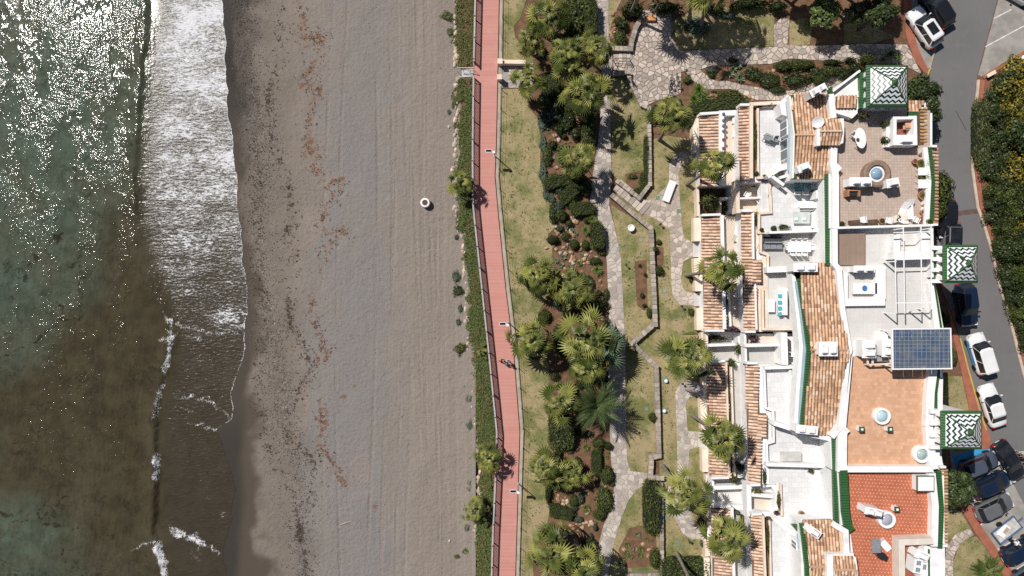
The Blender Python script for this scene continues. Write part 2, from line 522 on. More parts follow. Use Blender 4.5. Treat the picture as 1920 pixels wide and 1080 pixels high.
def sea_material():
    t = NT('sea_water')
    green = (.082, .110, .080); brown = (.060, .050, .027); dark = (.024, .017, .011)
    nz = t.noise(.55, 5, .62)
    col = t.mix(t.attr('green'), t.mix(t.ss(nz, .35, .7), brown, (.040, .032, .018)), t.mix(t.ss(nz, .3, .7), green, (.050, .064, .043)))
    mot = t.noise(1.3, 6, .72, dist=.8)
    col = t.mix(t.ss(mot, .50, .72, 0, .62), col, (.026, .021, .013))
    rdg = t.ma('ABSOLUTE', t.ma('SUBTRACT', t.noise(.42, 5, .7, dist=.6), .5))
    col = t.mix(t.ma('MULTIPLY', t.ss(rdg, .028, .004), t.ss(t.noise(.3, 3), .5, .66, 0, .8)), col, (.020, .015, .010))
    col = t.mix(t.ss(t.noise(.16, 4, .6), .5, .7, 0, .45), col, (.080, .072, .046))
    col = t.mix(t.ma('MULTIPLY', t.attr('swash'), .55), col, (.038, .030, .024))
    wv = t.ss(t.ma('ADD', t.attr('kelp'), t.ma('MULTIPLY', t.ma('SUBTRACT', t.noise(1.7, 5, .65), .5), 1.5)), .5, .85)
    col = t.mix(t.ma('MULTIPLY', wv, .85), col, dark)
    foam = t.attr('foam')
    fn = t.noise(6.5, 6, .75); fv = t.voro(5.0, 'DISTANCE_TO_EDGE', vec=t.mapping((1.2, .7, 1)))
    lace = t.ma('MAXIMUM', t.ss(fn, .5, .7), t.ss(fv, .10, .02))
    brk = t.ma('SUBTRACT', t.ma('MULTIPLY', t.ma('ADD', lace, t.ss(t.noise(1.9, 4, .6), .3, .7)), .5), .5)
    fm = t.ss(t.ma('ADD', foam, t.ma('MULTIPLY', brk, t.ss(foam, .02, .4, 0, 1.15))), .36, .92)
    st = t.noise(1.3, 7, .70, vec=t.mapping((.6, 2.2, 1), .15), dist=1.4); st2 = t.noise(5.0, 4, .65, vec=t.mapping((.7, 1.5, 1), -.08))
    sh = t.attr('sheet')
    fs_ = t.ss(t.ma('ADD', sh, t.ma('MULTIPLY', t.ma('SUBTRACT', t.ma('ADD', t.ma('MULTIPLY', st, .6), t.ma('MULTIPLY', st2, .4)), .5), t.ss(sh, .02, .3, 0, 4.6))), .38, .86)
    fm = t.ma('MAXIMUM', fm, t.ma('MULTIPLY', fs_, .92))
    col = t.mix(fm, col, (.70, .70, .72))
    sw = t.attr('swash')
    a = t.noise(1.25, 3, .6, vec=t.mapping((1, .8, 1), .2)); b = t.noise(3.4, 3, .6)
    c = t.noise(3.0, 3, .6, vec=t.mapping((.6, 1.5, 1), .05)); e = t.noise(9.5, 3, .6)
    h_open = t.ma('ADD', t.ma('ADD', t.ma('MULTIPLY', a, 1.35), t.ma('MULTIPLY', b, .55)), t.ma('MULTIPLY', e, .045))
    patch = t.ss(t.noise(.22, 4, .6, vec=t.mapping((1.6, .6, 1))), .36, .62, .22, 1.40)
    h_open = t.ma('MULTIPLY', h_open, patch)
    h_sw = t.ma('ADD', t.ma('MULTIPLY', c, .75), t.ma('MULTIPLY', e, .04))
    mixh = t.n('Mix', data_type='FLOAT'); t.l(sw, mixh.inputs[0]); t.l(h_open, mixh.inputs[2]); t.l(h_sw, mixh.inputs[3])
    t.bump(mixh.outputs[0], 1.0, .078)
    rough = t.ma('ADD', t.ma('ADD', .10, t.ma('MULTIPLY', sw, .18)), t.ma('MULTIPLY', fm, .5))
    m = t.out(col, rough, .5)
    t.b.inputs['IOR'].default_value = 1.33
    return m
CREST = [(276, -400), (275, 0), (272, 60), (264, 120), (259, 200), (254, 260), (252, 340), (250, 420), (270, 500), (300, 570), (313, 600), (317, 645), (306, 700), (297, 735), (291, 770), (289, 810), (291, 860), (290, 920), (287, 1000), (297, 1035), (306, 1080), (310, 1500)]
cr_y = [p[1] for p in CREST]; cr_x = [p[0] for p in CREST]
tt = np.concatenate([np.arange(0, 1.2, .06), np.arange(1.2, 29, .2)])
s = .4
ex = []
a = tt[-1]
while a < 420: a += s; ex.append(a); s *= 1.22
tt = np.concatenate([tt, ex])
sy = spaced(-420, 420, -33, 33, .2)
T, Y = np.meshgrid(tt, sy)
_, PYr = topx(0 * Y, Y)
xw_w = (waterline(PYr) - 960) / KP + (fbm(Y * 1.1, Y * 0, 9) - .5) * .5
X = xw_w - T
PX, PY = topx(X, Y)
dcr = PX - np.interp(PY, cr_y, cr_x) - (fbm(PY / 14, PY * 0, 31) - .5) * 9
dm = dcr / KP
amp = np.interp(PY, [-400, 0, 200, 330, 430, 560, 620, 760, 1000, 1080, 1500], [.12, .16, .22, .18, .05, .05, .14, .36, .40, .18, .2])
ridge = amp * np.where(dm > 0, np.exp(-(dm / .17) ** 2), np.exp(-(dm / 1.0) ** 2))
Zs = np.maximum(beach_z(X) + .02, -1.60) + ridge * (T > .5) + (fbm(X * .35, Y * .2, 60) - .5) * .12 * sstep(T, 2, 6)
n_a = fbm(PX / 60, PY / 60, 23); n_b = fbm(PX / 16, PY / 16, 25)
gb = np.interp(PY, [-400, 0, 200, 400, 500, 600, 680, 740, 900, 950, 1000, 1080, 1500], [330, 300, 270, 215, 160, 110, 40, -60, -60, 60, 110, 130, 200]) + (n_a - .5) * 130
green = 1 - sstep(PX, gb - 130, gb + 110)
swash = sstep(dcr, -4, 34) * np.interp(PY, [-400, 400, 520, 1500], [1, 1, .9, .9])
foam = np.exp(-(T / .10) ** 2) * np.interp(PY, [-400, 300, 470, 790, 812, 1500], [.9, .75, .75, .7, .1, .1]) * (.6 + .8 * n_b)
foam += np.where(dcr > -14, np.exp(-((dcr - 2 + (n_b - .5) * 12) / (2.5 + 7 * fbm(PX / 20, PY / 20, 33))) ** 2), 0) * (.55 + .8 * n_b) * np.interp(PY, [-400, 560, 596, 640, 690, 705, 730, 775, 790, 845, 860, 895, 905, 1008, 1018, 1080, 1500], [.0, 0, .35, .75, .6, .3, .65, .6, .12, .15, .9, .75, .12, .05, 1.0, .95, .9])
sheet = swash * np.interp(PY, [-400, 0, 120, 250, 360, 450, 540, 640], [.70, .66, .60, .54, .50, .42, .32, .16]) * sstep(PX, 262 + (n_a - .5) * 70, 330 + (n_a - .5) * 70) * (.30 + 1.4 * fbm(PX / 70, PY / 30, 91))  # white streaks put part of the sun sheen into the colour, with thin foam
sheet += .30 * np.exp(-(((PX - 430) / 30) ** 2 + ((PY - 590) / 26) ** 2)) * swash
arcs = [[(345, 745), (385, 750), (420, 772), (434, 785)], [(320, 600), (380, 625), (430, 620), (456, 608)], [(352, 790), (380, 800), (405, 806)], [(320, 1000), (370, 1010), (385, 1025)], [(312, 985), (330, 1000), (372, 1012), (410, 1035)], [(340, 765), (362, 772)], [(300, 640), (330, 632), (372, 634)],
        [(395, 345), (420, 352), (442, 340)], [(240, 1040), (260, 1020), (290, 1025)]]
wx = (fbm(PX / 9, PY / 9, 71) - .5) * 22 + (fbm(PX / 30, PY / 30, 73) - .5) * 30; wy = (fbm(PX / 9, PY / 9, 75) - .5) * 22
for a in arcs:
    foam += (.20 + .5 * fbm(PX / 12, PY / 12, 79)) * np.exp(-(dist_poly(PX + wx * .6, PY + wy, a) / (2.5 + 4 * n_b)) ** 2)
foam += .22 * np.exp(-(((PX - 385) / 35) ** 2 + ((PY - 920) / 60) ** 2)) + .25 * np.exp(-(((PX - 365) / 30) ** 2 + ((PY - 1040) / 40) ** 2)) + .3 * np.exp(-(((PX - 270) / 18) ** 2 + ((PY - 60) / 30) ** 2))
kl = [[(52, 935), (75, 940), (65, 970), (90, 990), (120, 995), (135, 992)], [(118, 930), (105, 955), (97, 985)], [(120, 1010), (110, 1025), (112, 1055)], [(100, 565), (115, 587), (145, 595)], [(115, 587), (90, 615), (65, 645), (30, 660), (-40, 680)], [(125, 430), (75, 470), (50, 510), (40, 540), (20, 560)], [(0, 970), (40, 985)], [(140, 480), (150, 540), (148, 580)]]
kd = np.full(PX.shape, 1e9)
for a in kl: kd = np.minimum(kd, dist_poly(PX + (n_b - .5) * 26 + wx, PY + (n_a - .5) * 30 + wy, a))
kelp = np.exp(-(kd / 5.5) ** 2) * (.25 + .8 * fbm(PX / 12, PY / 12, 83)) + .12
kelp += .38 * np.exp(-((dcr + 75 + (n_a - .5) * 70) / 26) ** 2) * (1 - sstep(PY, 420, 640))
SEA = sea_material()
sea = grid_mesh('sea', X[:, ::-1], Y[:, ::-1], Zs[:, ::-1], dict(green=green[:, ::-1], swash=swash[:, ::-1], foam=np.clip(foam, 0, 1.4)[:, ::-1], kelp=kelp[:, ::-1], sheet=sheet[:, ::-1]), SEA)
sea['kind'] = 'structure'

# ---------------------------------------------------------------- land surfaces
def lawn_material():
    t = NT('dry_lawn')
    dry = (.37, .30, .165); dry2 = (.31, .255, .135); grn = (.135, .155, .048); dk = (.055, .07, .02)
    col = t.mix(t.ss(t.noise(1.1, 4), .35, .65), dry, dry2)
    col = t.mix(t.ss(t.noise(.28, 5, .65), .43, .62, 0, .85), col, grn)
    col = t.mix(t.ss(t.noise(2.6, 5, .72), .54, .66, 0, .8), col, dk)
    f = t.noise(9, 4, .75)
    col = t.mix(t.ss(f, .50, .66, 0, .62), col, (.12, .10, .04))
    col = t.mix(t.ss(f, .46, .32, 0, .5), col, (.42, .36, .22))
    col = t.mix(t.ss(t.noise(.16, 5, .65), .56, .68, 0, .8), col, (.36, .275, .17))
    col = t.mix(t.ss(t.noise(.22, 5, .65, vec=t.mapping((1, 1, 1), 0, loc=(40, 9, 0))), .58, .70, 0, .75), col, (.075, .115, .028))
    t.bump(f, .9, .05)
    return t.out(col, .95, .1)
LAWN = lawn_material()
def road_material():
    t = NT('asphalt')
    col = t.mix(t.ss(t.noise(.25, 4), .3, .7), (.162, .156, .156), (.142, .138, .139))
    col = t.mix(t.ss(t.noise(1.0, 3, .6, vec=t.mapping((2.0, .12, 1), -.05)), .5, .75, 0, .35), col, (.17, .165, .16))
    col = t.mix(t.ss(t.noise(22, 2), .55, .8, 0, .4), col, (.075, .073, .072))
    col = t.mix(t.ss(t.noise(1.3, 6, .72), .58, .74, 0, .5), col, (.085, .082, .08))
    col = t.mix(t.ss(t.noise(.5, 5, .7), .56, .68, 0, .4), col, (.175, .168, .162))
    t.bump(t.noise(30, 2), .4, .02)
    return t.out(col, .88, .3)
ROAD = road_material()
CONC = mat('parking_concrete', (.33, .31, .285), (.24, .225, .205), .8, .9, .25, 12, detail=6)
REDPAV = mat('red_pavement', (.36, .13, .08), (.28, .105, .068), 1.5, .9, .4, 9, detail=6)
def board_material():
    t = NT('red_boardwalk')
    x, y, z = t.sep()
    w = t.ma('FRACT', t.ma('MULTIPLY', y, 6.8))
    pid = t.ma('FLOOR', t.ma('MULTIPLY', y, 6.8))
    vr = t.n('TexWhiteNoise', noise_dimensions='1D'); t.l(pid, vr.inputs['W'])
    col = t.mix(t.ss(vr.outputs[0], 0, 1), (.565, .268, .225), (.52, .24, .20))
    col = t.mix(t.ss(t.noise(.5, 4), .4, .7, 0, .35), col, (.56, .285, .245))
    col = t.mix(t.ss(w, .10, .03, 0, .40), col, (.34, .13, .105))
    col = t.mix(t.ss(t.noise(3, 4), .6, .8, 0, .3), col, (.40, .16, .13))
    col = t.mix(t.ss(t.noise(.8, 6, .7), .52, .72, 0, .42), col, (.52, .36, .29))
    col = t.mix(t.ss(t.noise(1.7, 6, .75), .60, .72, 0, .35), col, (.38, .19, .16))
    t.bump(t.ss(w, .03, .12), .6, .02)
    return t.out(col, .8, .25)
BOARD = board_material()

BL = [(893, -160), (890, 0), (887, 130), (885, 270), (885, 350), (886, 390), (902, 540), (916, 670), (930, 810), (928, 880), (923, 985), (920, 1080), (916, 1240)]
BR = [(939, -160), (935.5, 0), (933, 130), (930, 270), (927.5, 330), (932.5, 390), (947.5, 540), (962.5, 660), (974, 810), (971, 905), (966, 1080), (961, 1240)]
def bl(py): return float(np.interp(py, [p[1] for p in BL], [p[0] for p in BL]))
def br(py): return float(np.interp(py, [p[1] for p in BR], [p[0] for p in BR]))
# garden ground: one sheet to the horizon on the land side, edge under the boardwalk
b = MB()
edge = pl([(p[0] + 12, p[1]) for p in BL])
b.sheet([(edge[0][0], 420)] + edge + [(edge[-1][0], -420), (420, -420), (420, 420)], -.02)
g = b.build('ground', SOIL, kind='structure')
# slope between boardwalk and beach
b = MB()
SL = [(853, -160), (855, 0), (855, 60), (853, 120), (860, 140), (858, 200), (855, 270), (857, 330), (857, 380), (860, 420), (870, 480), (875, 540), (876, 600), (880, 650), (882, 700), (888, 760), (895, 810), (894, 850), (899, 880), (900, 930), (893, 985), (892, 1080), (888, 1240)]
def slx(py): return float(np.interp(py, [p[1] for p in SL], [p[0] for p in SL]))
ys = list(range(-160, 1241, 10)); vs = []; fs = []
for i, y in enumerate(ys):
    a = W(slx(y) - 8, y, -.85); c = W(bl(y) + 16, y, 0)
    for k in range(6):
        u = k / 5
        vs.append((a[0] + (c[0] - a[0]) * u, a[1] + (c[1] - a[1]) * u, -.95 + .82 * u + .12 * math.sin(u * 3.1) + (random.random() - .5) * .06))
    if i:
        for k in range(5): fs.append([(i - 1) * 6 + k, i * 6 + k, i * 6 + k + 1, (i - 1) * 6 + k + 1])
b.add(vs, fs).build('slope', SOIL, kind='structure', smooth=True)
# boardwalk deck
b = MB()
bp = pl(BL) + list(reversed(pl(BR)))
b.prism(bp, -.12, .10).build('boardwalk', BOARD, kind='structure')
b = MB()
b.wall([W2(p[0] + 5.0, p[1]) for p in BR], .36, -.1, .13).build('boardwalk_kerb', KERBM, kind='structure')
b = MB()
b.wall([W2(p[0] + 1.2, p[1]) for p in BL], .05, .1, .16).build('boardwalk_edge', mat('edge_timber', (.30, .26, .22)), kind='structure')

# lawns
def lawn(pts, z=.015):
    MB().sheet(pl(pts), z).build('lawn', LAWN, kind='structure')
lawn([(946, -160), (1000, -160), (987, 0), (975, 35), (963, 50), (966, 70), (978, 85), (1000, 110), (1000, 117), (944, 117)])
lawn([(941, 167), (985, 166), (994, 178), (990, 200), (1008, 222), (1014, 260), (1012, 335), (1022, 355), (1030, 385), (1038, 398), (1042, 425), (1027, 440), (1035, 460), (1038, 520), (1036, 545), (1012, 580), (1008, 600), (1018, 640), (1030, 690), (1030, 760), (1028, 785), (1030, 835), (1045, 860), (1032, 905),
      (1026, 935), (1030, 958), (1026, 985), (1008, 1000), (1000, 1040), (1002, 1240), (972, 1240), (976, 1080), (981, 905), (984, 810), (972.5, 660), (957.5, 540), (942.5, 390), (938, 330), (940, 270)])
# the garden between the main path and the houses
lawn([(1143, 150), (1180, 138), (1196, 172), (1209, 199), (1215, 240), (1215, 345), (1199, 368), (1160, 338), (1147, 325), (1146, 260)])
lawn([(1222, 262), (1300, 240), (1312, 300), (1304, 350), (1302, 400), (1302, 470), (1306, 620), (1316, 640), (1318, 720), (1322, 900), (1328, 960), (1322, 1050), (1322, 1240), (1245, 1240), (1244, 1000), (1246, 895), (1237, 890), (1232, 690), (1190, 647), (1232, 608), (1226, 430), (1150, 360), (1205, 378), (1223, 350)])
lawn([(1146, 385), (1219, 428), (1222, 540), (1225, 604), (1182, 645), (1228, 690), (1232, 856), (1216, 858), (1213, 887), (1180, 884), (1174, 865), (1172, 640), (1166, 540), (1164, 482), (1152, 425)])
lawn([(1212, 906), (1238, 900), (1239, 1240), (1090, 1240), (1130, 1075), (1150, 1020), (1164, 972), (1177, 938), (1194, 918)])
lawn([(1258, 40), (1300, 20), (1400, 10), (1452, 25), (1450, 87), (1272, 94), (1258, 65)])
lawn([(1480, 42), (1500, 34), (1525, 36), (1518, 84), (1480, 86)])
lawn([(1582, 45), (1620, 40), (1680, 70), (1640, 80), (1582, 83)])
lawn([(1141, 0), (1165, 0), (1150, 30), (1141, 70)])
lawn([(1700, 705), (1806, 705), (1822, 770), (1800, 800), (1700, 800)])
lawn([(1740, 945), (1800, 958), (1822, 992), (1780, 1012), (1740, 1020)])
lawn([(1800, 1015), (1830, 1005), (1852, 1030), (1880, 1060), (1890, 1240), (1780, 1240), (1785, 1060)])

# flagstone paths: irregular stones, each its own piece
def voronoi_stones(poly, step, seed, gap=.035):
    r = random.Random(seed)
    xs = [p[0] for p in poly]; ys = [p[1] for p in poly]
    x0, x1, y0, y1 = min(xs) - step, max(xs) + step, min(ys) - step, max(ys) + step
    nx = int((x1 - x0) / step) + 1; ny = int((y1 - y0) / step) + 1
    S = {}
    for i in range(nx):
        for j in range(ny):
            S[i, j] = (x0 + (i + .5 + (r.random() - .5) * .95) * step, y0 + (j + .5 + (r.random() - .5) * .95) * step)
    res = []
    big = ccw(poly)
    bb = lambda q: (min(p[0] for p in q), min(p[1] for p in q), max(p[0] for p in q), max(p[1] for p in q))
    for (i, j), c in S.items():
        cell = [(c[0] - 2 * step, c[1] - 2 * step), (c[0] + 2 * step, c[1] - 2 * step), (c[0] + 2 * step, c[1] + 2 * step), (c[0] - 2 * step, c[1] + 2 * step)]
        def clip(q, mx, my, nx_, ny_):
            o = []
            for k in range(len(q)):
                a, b_ = q[k], q[(k + 1) % len(q)]
                da = (a[0] - mx) * nx_ + (a[1] - my) * ny_; db = (b_[0] - mx) * nx_ + (b_[1] - my) * ny_
                if da <= 0: o.append(a)
                if (da < 0 < db) or (db < 0 < da):
                    t = da / (da - db); o.append((a[0] + (b_[0] - a[0]) * t, a[1] + (b_[1] - a[1]) * t))
            return o
        planes = []
        for di in (-2, -1, 0, 1, 2):
            for dj in (-2, -1, 0, 1, 2):
                d = S.get((i + di, j + dj))
                if d is None or d == c: continue
                L = math.hypot(d[0] - c[0], d[1] - c[1]); nx_, ny_ = (d[0] - c[0]) / L, (d[1] - c[1]) / L
                planes.append(((c[0] + d[0]) / 2 - nx_ * gap, (c[1] + d[1]) / 2 - ny_ * gap, nx_, ny_))
        for p in planes:
            cell = clip(cell, *p)
            if len(cell) < 3: break
        if len(cell) < 3: continue
        if all(inside(big, *p) for p in cell):
            q = cell
        else:
            q = big
            x_0, y_0, x_1, y_1 = bb(cell)
            if x_1 < min(xs) or x_0 > max(xs) or y_1 < min(ys) or y_0 > max(ys): continue
            cc = ccw(cell)
            for k in range(len(cc)):
                a, b_ = cc[k], cc[(k + 1) % len(cc)]
                ex_, ey_ = b_[0] - a[0], b_[1] - a[1]; L = math.hypot(ex_, ey_)
                if L < 1e-6: continue
                q = clip(q, a[0], a[1], ey_ / L, -ex_ / L)
                if len(q) < 3: break
        if len(q) >= 3 and abs(area2(q)) > .05: res.append(q)
    return res
def flag_path(name, pts, step, m, mortar, seed, z=.03, limit=300, edge=True):
    poly = pl(pts)
    p = MB().prism(poly, -.05, z).build(name, mortar, kind='structure')
    st = voronoi_stones(poly, step, seed)
    vis = [q for q in st if -52.5 < q[0][0] < 52.5 and -29.6 < q[0][1] < 29.6]
    rest = [q for q in st if not (-52.5 < q[0][0] < 52.5 and -29.6 < q[0][1] < 29.6)]
    vis.sort(key=lambda q: -abs(area2(q)))
    rest += vis[limit:]; vis = vis[:limit]
    def stone(b, q):
        h = z + .02 + random.random() * .018
        q = ccw(q); n = len(q); cx = sum(a[0] for a in q) / n; cy = sum(a[1] for a in q) / n
        k = .93
        vs = [(x, y, z - .01) for x, y in q] + [(x, y, h - .012) for x, y in q] + [(cx + (x - cx) * k, cy + (y - cy) * k, h) for x, y in q]
        fs = [[i, (i + 1) % n, n + (i + 1) % n, n + i] for i in range(n)] + [[n + i, n + (i + 1) % n, 2 * n + (i + 1) % n, 2 * n + i] for i in range(n)] + [list(range(2 * n, 3 * n))]
        b.add(vs, fs)
    for q in vis:
        b = MB(); stone(b, q); b.build('flagstone', m, parent=p)
    if rest:
        b = MB()
        for q in rest: stone(b, q)
        b.build('flagstones', m, parent=p, kind='stuff')
    return p
PLAZA = [(1205, 20), (1258, 22), (1258, 68), (1272, 95), (1283, 95), (1283, 134), (1277, 136), (1276, 175), (1265, 180), (1229, 190), (1212, 198), (1206, 199), (1195, 172), (1180, 137), (1150, 133), (1150, 97), (1186, 95), (1187, 75), (1192, 50)]
flag_path('plaza', PLAZA, .52, FLAG, MORTAR, 1)
flag_path('path', [(1283.5, 95), (1451, 88), (1451, 47), (1465, 33), (1480, 35), (1476, 85), (1525, 86), (1582, 84), (1612, 82), (1700, 84), (1715, 112), (1728, 140), (1690, 120), (1612, 118), (1480, 110), (1445, 120), (1330, 124), (1315, 130), (1300, 134), (1283.5, 134)], .54, FLAG, MORTAR, 2)
flag_path('path', [(1284, 136), (1314, 131), (1332, 148), (1346, 153), (1360, 151), (1397, 160), (1440, 168), (1480, 171), (1500, 165), (1540, 150), (1575, 140), (1590, 160), (1560, 178), (1480, 184), (1460, 188), (1420, 188), (1397, 180), (1370, 167), (1325, 168), (1300, 152)], .52, FLAG, MORTAR, 3)
MAINP = [(1114, -160), (1114, 0), (1116, 60), (1128, 110), (1128, 180), (1122, 260), (1112, 325), (1106, 375), (1122, 412), (1136, 460), (1139, 520), (1142, 602), (1140, 680), (1143, 800), (1146, 870), (1152, 892), (1151, 920), (1142, 960), (1130, 990), (1122, 1022), (1100, 1090), (1060, 1240),
         (1098, 1240), (1144, 1057), (1152, 1015), (1165, 972), (1177, 940), (1192, 920), (1212, 906), (1214, 887), (1182, 883), (1176, 865), (1174, 810), (1172, 640), (1167, 540), (1164, 482), (1152, 425), (1142, 385), (1147, 340), (1145, 270), (1144, 150), (1148, 133), (1148, 97), (1141, 70), (1141, -160)]
flag_path('path', MAINP, .54, FLAGG, MORTARP, 4)
flag_path('path', [(1206, 378), (1226, 372), (1247, 352), (1254, 340), (1255, 307), (1267, 286), (1292, 285), (1293, 300), (1280, 307), (1272, 325), (1275, 377), (1279, 425), (1283, 447), (1300, 455), (1300, 480), (1281, 491), (1277, 520), (1280, 540), (1287, 547), (1302, 550), (1304, 573), (1275, 572), (1260, 552), (1259, 540), (1256, 432), (1232, 412), (1212, 403), (1200, 400)], .55, FLAG, MORTARP, 5)
flag_path('path', [(1277, 716), (1297, 714), (1322, 722), (1322, 741), (1293, 744), (1286, 756), (1289, 808), (1325, 810), (1325, 836), (1292, 842), (1291, 900), (1294, 960), (1302, 982), (1316, 990), (1330, 992), (1330, 1010), (1296, 1011), (1280, 1000), (1270, 980), (1260, 966), (1247, 955), (1244, 925), (1270, 890), (1269, 810), (1266, 735)], .54, FLAGG, MORTARP, 6)
flag_path('path', [(1755, 1035), (1775, 1025), (1790, 1003), (1818, 990), (1826, 1002), (1800, 1018), (1787, 1045), (1783, 1240), (1755, 1240)], .55, FLAG, MORTAR, 7)
flag_path('path', [(952, 118), (1000, 118), (1000, 165), (952, 165)], .5, FLAGG, MORTARP, 8)
MB().sheet(pl([(940, 118), (953, 118), (953, 165), (939, 165)]), .05).build('path', CONC, kind='structure')

# road, pavements, parking bays
rl = [(1800, -160), (1777, 0), (1745, 120), (1735, 200), (1730, 300), (1735, 420), (1760, 520), (1790, 600), (1799, 632), (1815, 690), (1840, 777), (1852, 815), (1880, 870), (1925, 955), (2060, 1240)]
rr = [(1900, -160), (1870, 0), (1836, 125), (1830, 150), (1820, 250), (1819, 320), (1829, 390), (1840, 420), (1855, 470), (1870, 535), (1890, 602), (1915, 702), (1960, 830), (2160, 1240)]
MB().prism(pl(rl) + list(reversed(pl(rr))), -.10, .012).build('road', ROAD, kind='structure')
MB().prism(pl([(1872, -160), (1990, -160), (1990, 95), (1918, 100), (1880, 122), (1842, 146), (1834, 140), (1840, 120), (1872, 0)]), -.1, .020).build('parking_bay', CONC, kind='structure')
MB().prism(pl([(1700, -20), (1776, -20), (1745, 122), (1738, 140), (1722, 110), (1700, 60)]), -.1, .006).build('parking_bay', CONC, kind='structure')
MB().prism(pl([(1780, 838), (1853, 820), (1880, 870), (1925, 955), (2000, 1240), (1945, 1240), (1905, 1080), (1868, 1028), (1838, 985), (1822, 945), (1790, 935)]), -.1, .022).build('parking_bay', CONC, kind='structure')
# pavements, a kerb step above the road
MB().prism(pl([(1693, -160), (1693, 0), (1698, 70), (1715, 115), (1738, 145), (1743, 138), (1722, 95), (1708, 50), (1707, -160)]), -.05, .12).build('pavement', REDPAV, kind='structure')
MB().prism(pl([(1740, 470), (1772, 560), (1784, 622), (1800, 690), (1815, 760), (1822, 800), (1845, 810), (1836, 775), (1812, 690), (1796, 632), (1775, 570), (1755, 480)]), -.05, .12).build('pavement', REDPAV, kind='structure')
MB().prism(pl([(1780, 935), (1815, 940), (1823, 950), (1838, 985), (1868, 1028), (1904, 1080), (1940, 1240), (1905, 1240), (1876, 1072), (1850, 1030), (1825, 995), (1802, 955)]), -.05, .12).build('pavement', REDPAV, kind='structure')
MB().prism(pl([(1840, 775), (1855, 815), (1858, 840), (1790, 845), (1790, 800)]), -.05, .11).build('pavement', REDPAV, kind='structure')
# far verge: pale kerb, brick band, soil
kb = [(1992, 88), (1918, 100), (1880, 122), (1842, 146)]
ke = [(1834, 150), (1824, 250), (1823, 320), (1833, 390), (1844, 420), (1859, 470), (1874, 535), (1894, 602), (1919, 702), (1964, 830), (2164, 1240)]
MB().wall(pl(ke), .26, -.05, .12).build('kerb', mat('pale_kerb', (.55, .48, .40), (.45, .38, .31), 2), kind='structure')
MB().wall(pl([(x + 7.5, y) for x, y in ke]), .42, -.05, .10).build('brick_verge', REDPAV, kind='structure')
MB().wall(pl(kb), .35, -.05, .13).build('brick_verge', REDPAV, kind='structure')
MB().wall(pl([(1742, 128), (1750, 100), (1778, -5)]), .2, -.05, .12).build('kerb', KERBM, kind='structure')
MB().sheet(pl([(1836, 150), (1880, 126), (1990, 95), (2300, 95), (2300, 1240), (2175, 1240), (1975, 830), (1930, 702), (1885, 535), (1845, 390), (1835, 300), (1836, 250)]), .03).build('verge_soil', mat('red_soil', (.21, .105, .065), (.15, .08, .05), 1.2, .95, .6, 8), kind='structure')
# painted marks
def mark(pts, w, m, name='road_marking', z=.030):
    MB().wall(pl(pts), w, z - .006, z).build(name, m, kind='structure')
mark([(1863, 35), (1896, 18)], .12, LINEP)
mark([(1847, 88), (1921, 48), (1990, 10)], .12, LINEP)
mark([(1799, 634), (1813, 688), (1838, 777), (1848, 806)], .16, YELLOWP, z=.128)
mark([(1737, 141), (1744, 128)], .2, YELLOWP, z=.15)
for a, b_ in (((1822, 941), (1858, 912)), ((1838, 984), (1880, 955)), ((1868, 1032), (1905, 1010)), ((1902, 1070), (1940, 1045))):
    mark([a, b_], .11, LINEP)
MB().sheet(pl([(1784, 855), (1852, 836), (1861, 872), (1800, 892)]), .030).build('road_marking', BLUEP, kind='structure')
mark([(1781, 402), (1838, 395)], .5, mat('road_patch', (.14, .09, .07), (.10, .07, .06), 2, .9), 'road_patch', z=.018)
mark([(1792, 208), (1812, 245)], .05, mat('road_crack', (.03, .028, .027)), 'road_crack', z=.018)

# planting beds: soil sheets on the lawns
def bed(pts, z=.035, m=SOIL):
    MB().prism(pl(pts), -.05, z).build('planting_bed', m, kind='structure')
bed([(1190, 490), (1212, 486), (1214, 580), (1206, 582), (1194, 572)])
bed([(1229, 462), (1244, 464), (1244, 490), (1236, 520), (1229, 515)])
bed([(1203, 905), (1213, 908), (1215, 985), (1230, 1000), (1232, 1060), (1180, 1065), (1163, 1060), (1160, 1030), (1180, 990), (1205, 985)])
bed([(1172, 326), (1210, 318), (1216, 345), (1199, 366), (1175, 348)])
bed([(1248, 1046), (1322, 1048), (1322, 1240), (1248, 1240)])
bed([(1296, 141), (1480, 122), (1612, 122), (1622, 160), (1560, 146), (1480, 168), (1397, 157), (1332, 145)])
bed([(1280, 140), (1322, 170), (1370, 170), (1420, 190), (1400, 200), (1312, 212), (1290, 260), (1222, 250), (1220, 200), (1270, 182)])
